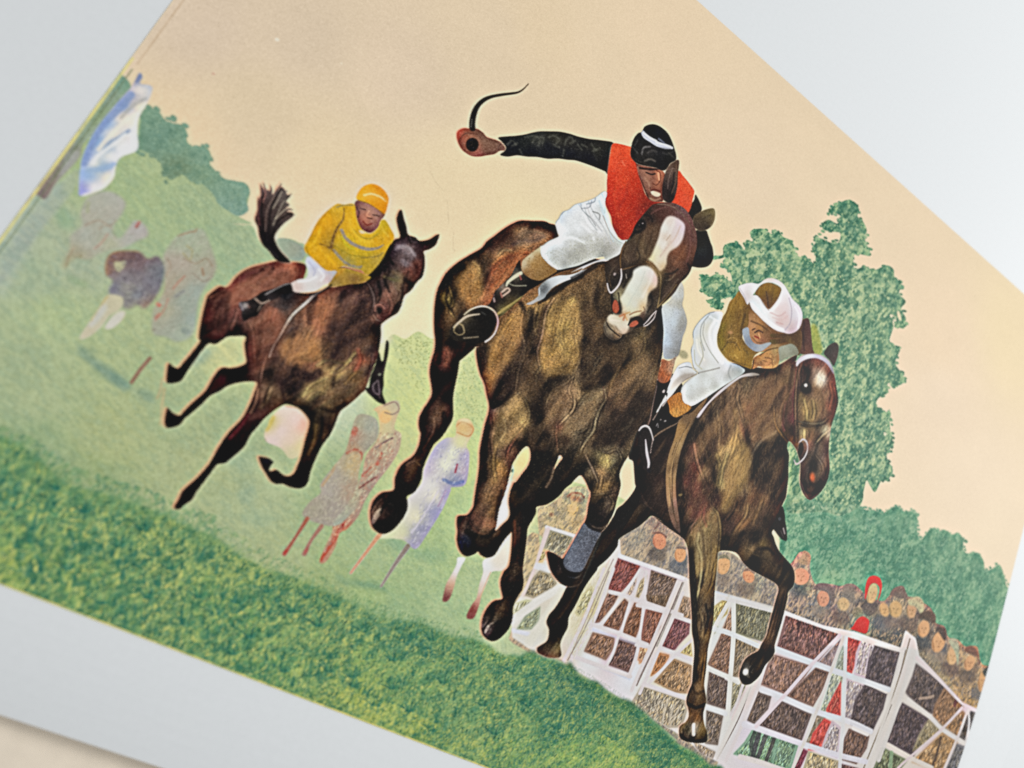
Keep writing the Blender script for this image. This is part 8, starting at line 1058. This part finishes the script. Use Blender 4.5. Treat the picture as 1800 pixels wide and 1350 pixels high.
def tag(o, label=None, cat=None, kind=None, group=None):
    if label: o['label'] = label
    if cat: o['category'] = cat
    if kind: o['kind'] = kind
    if group: o['group'] = group
    return o

# the table under the book
nx = 40
tx, ty = np.meshgrid(np.linspace(-6, 8, nx), np.linspace(-6, 8, nx))
tv = np.stack([tx.ravel()*S, ty.ravel()*S, np.full(tx.size, -0.030*S)], 1)
ii = np.arange(nx*nx).reshape(nx, nx)
tf = np.stack([ii[:-1, :-1].ravel(), ii[:-1, 1:].ravel(), ii[1:, 1:].ravel(), ii[1:, :-1].ravel()], 1)
tag(link('table', tv, tf, M_TABLE), 'beige table top showing past the lower left edge of the page', None, 'structure')

# the book page: a white sheet on top of its block of pages
page = bpy.data.objects.new('illustrated_book_page', None); COL.objects.link(page); page.location = (0, 0, 0)
tag(page, 'white book page with a colour picture of three galloping racehorses and jockeys', 'book page')
PU = np.linspace(-0.95, 1.75, 181); PV = np.linspace(-0.578, 1.75, 157)
pu, pv = np.meshgrid(PU, PV)
def lift(u, v): return bend(u, v)
top = np.stack([pu.ravel()*S, pv.ravel()*S, lift(pu, pv).ravel()*S], 1)
npu, npv = len(PU), len(PV)
ii = np.arange(npu*npv).reshape(npv, npu)
tf = np.stack([ii[:-1, :-1].ravel(), ii[:-1, 1:].ravel(), ii[1:, 1:].ravel(), ii[1:, :-1].ravel()], 1)
rimv = np.concatenate([ii[0, :-1], ii[:-1, -1], ii[-1, :0:-1], ii[:0:-1, 0]])
low = top.copy(); low[:, 2] -= 0.0016*S
nT = len(top); rn = np.roll(rimv, -1)
sides = np.stack([rimv, rimv+nT, rn+nT, rn], 1)
bott = np.stack([tf[:, 3], tf[:, 2], tf[:, 1], tf[:, 0]], 1)+nT
link('paper', np.concatenate([top, low]), np.concatenate([tf, bott, sides]), M_PAPER, page, smooth=False)
b0 = low.copy(); b0[:, 2] -= 0.0006*S; b0[:, 0] = (b0[:, 0]-.4*S)*.9995+.4*S; b0[:, 1] = np.maximum(b0[:, 1], -0.5765*S)
b1 = b0.copy(); b1[:, 2] = -0.0298*S
link('page_block', np.concatenate([b0, b1]), np.concatenate([tf, bott, sides]), M_EDGE, page)

# ---------------------------------------------------------------- the print itself, one mesh per printed motif on a common fine grid
def lin(c): return np.where(c <= .04045, c/12.92, ((c+.055)/1.055)**2.4)
gu = U0+np.arange(GW)/RES; gv = V1-np.arange(GH)/RES
UU, VV = np.meshgrid(gu, gv)
def room(u, v):
    """share of full light that falls on the page there; inks are recorded as photographed, so it is divided out once"""
    return 0.850+0.15*u+0.09*v
ALB = np.clip(lin(INK.astype(np.float64))/room(UU, VV)[..., None]*INK_GAIN, 0.004, .93)
ZZ = lift(UU, VV)+0.0005
POS = np.stack([UU*S, VV*S, ZZ*S], -1).reshape(-1, 3)
ALB = ALB.reshape(-1, 3)
CELL = LAB[:-1, :-1]
objs = {}
for k, (name, par, label, stuff) in enumerate(NAMES, 1):
    ys, xs = np.nonzero(CELL == k)
    if len(ys) < 12: continue
    a = ys*GW+xs
    F4 = np.stack([a+GW, a+GW+1, a+1, a], 1)
    used, inv = np.unique(F4, return_inverse=True)
    pp = par
    while pp and NAMES[pp-1][1]: pp = NAMES[pp-1][1]
    o = link(name, POS[used], inv.reshape(F4.shape), M_INK, objs.get(pp, page) if pp else page, ALB[used])
    if label: o['label'] = label
    if stuff: o['kind'] = 'stuff'
    objs[k] = o
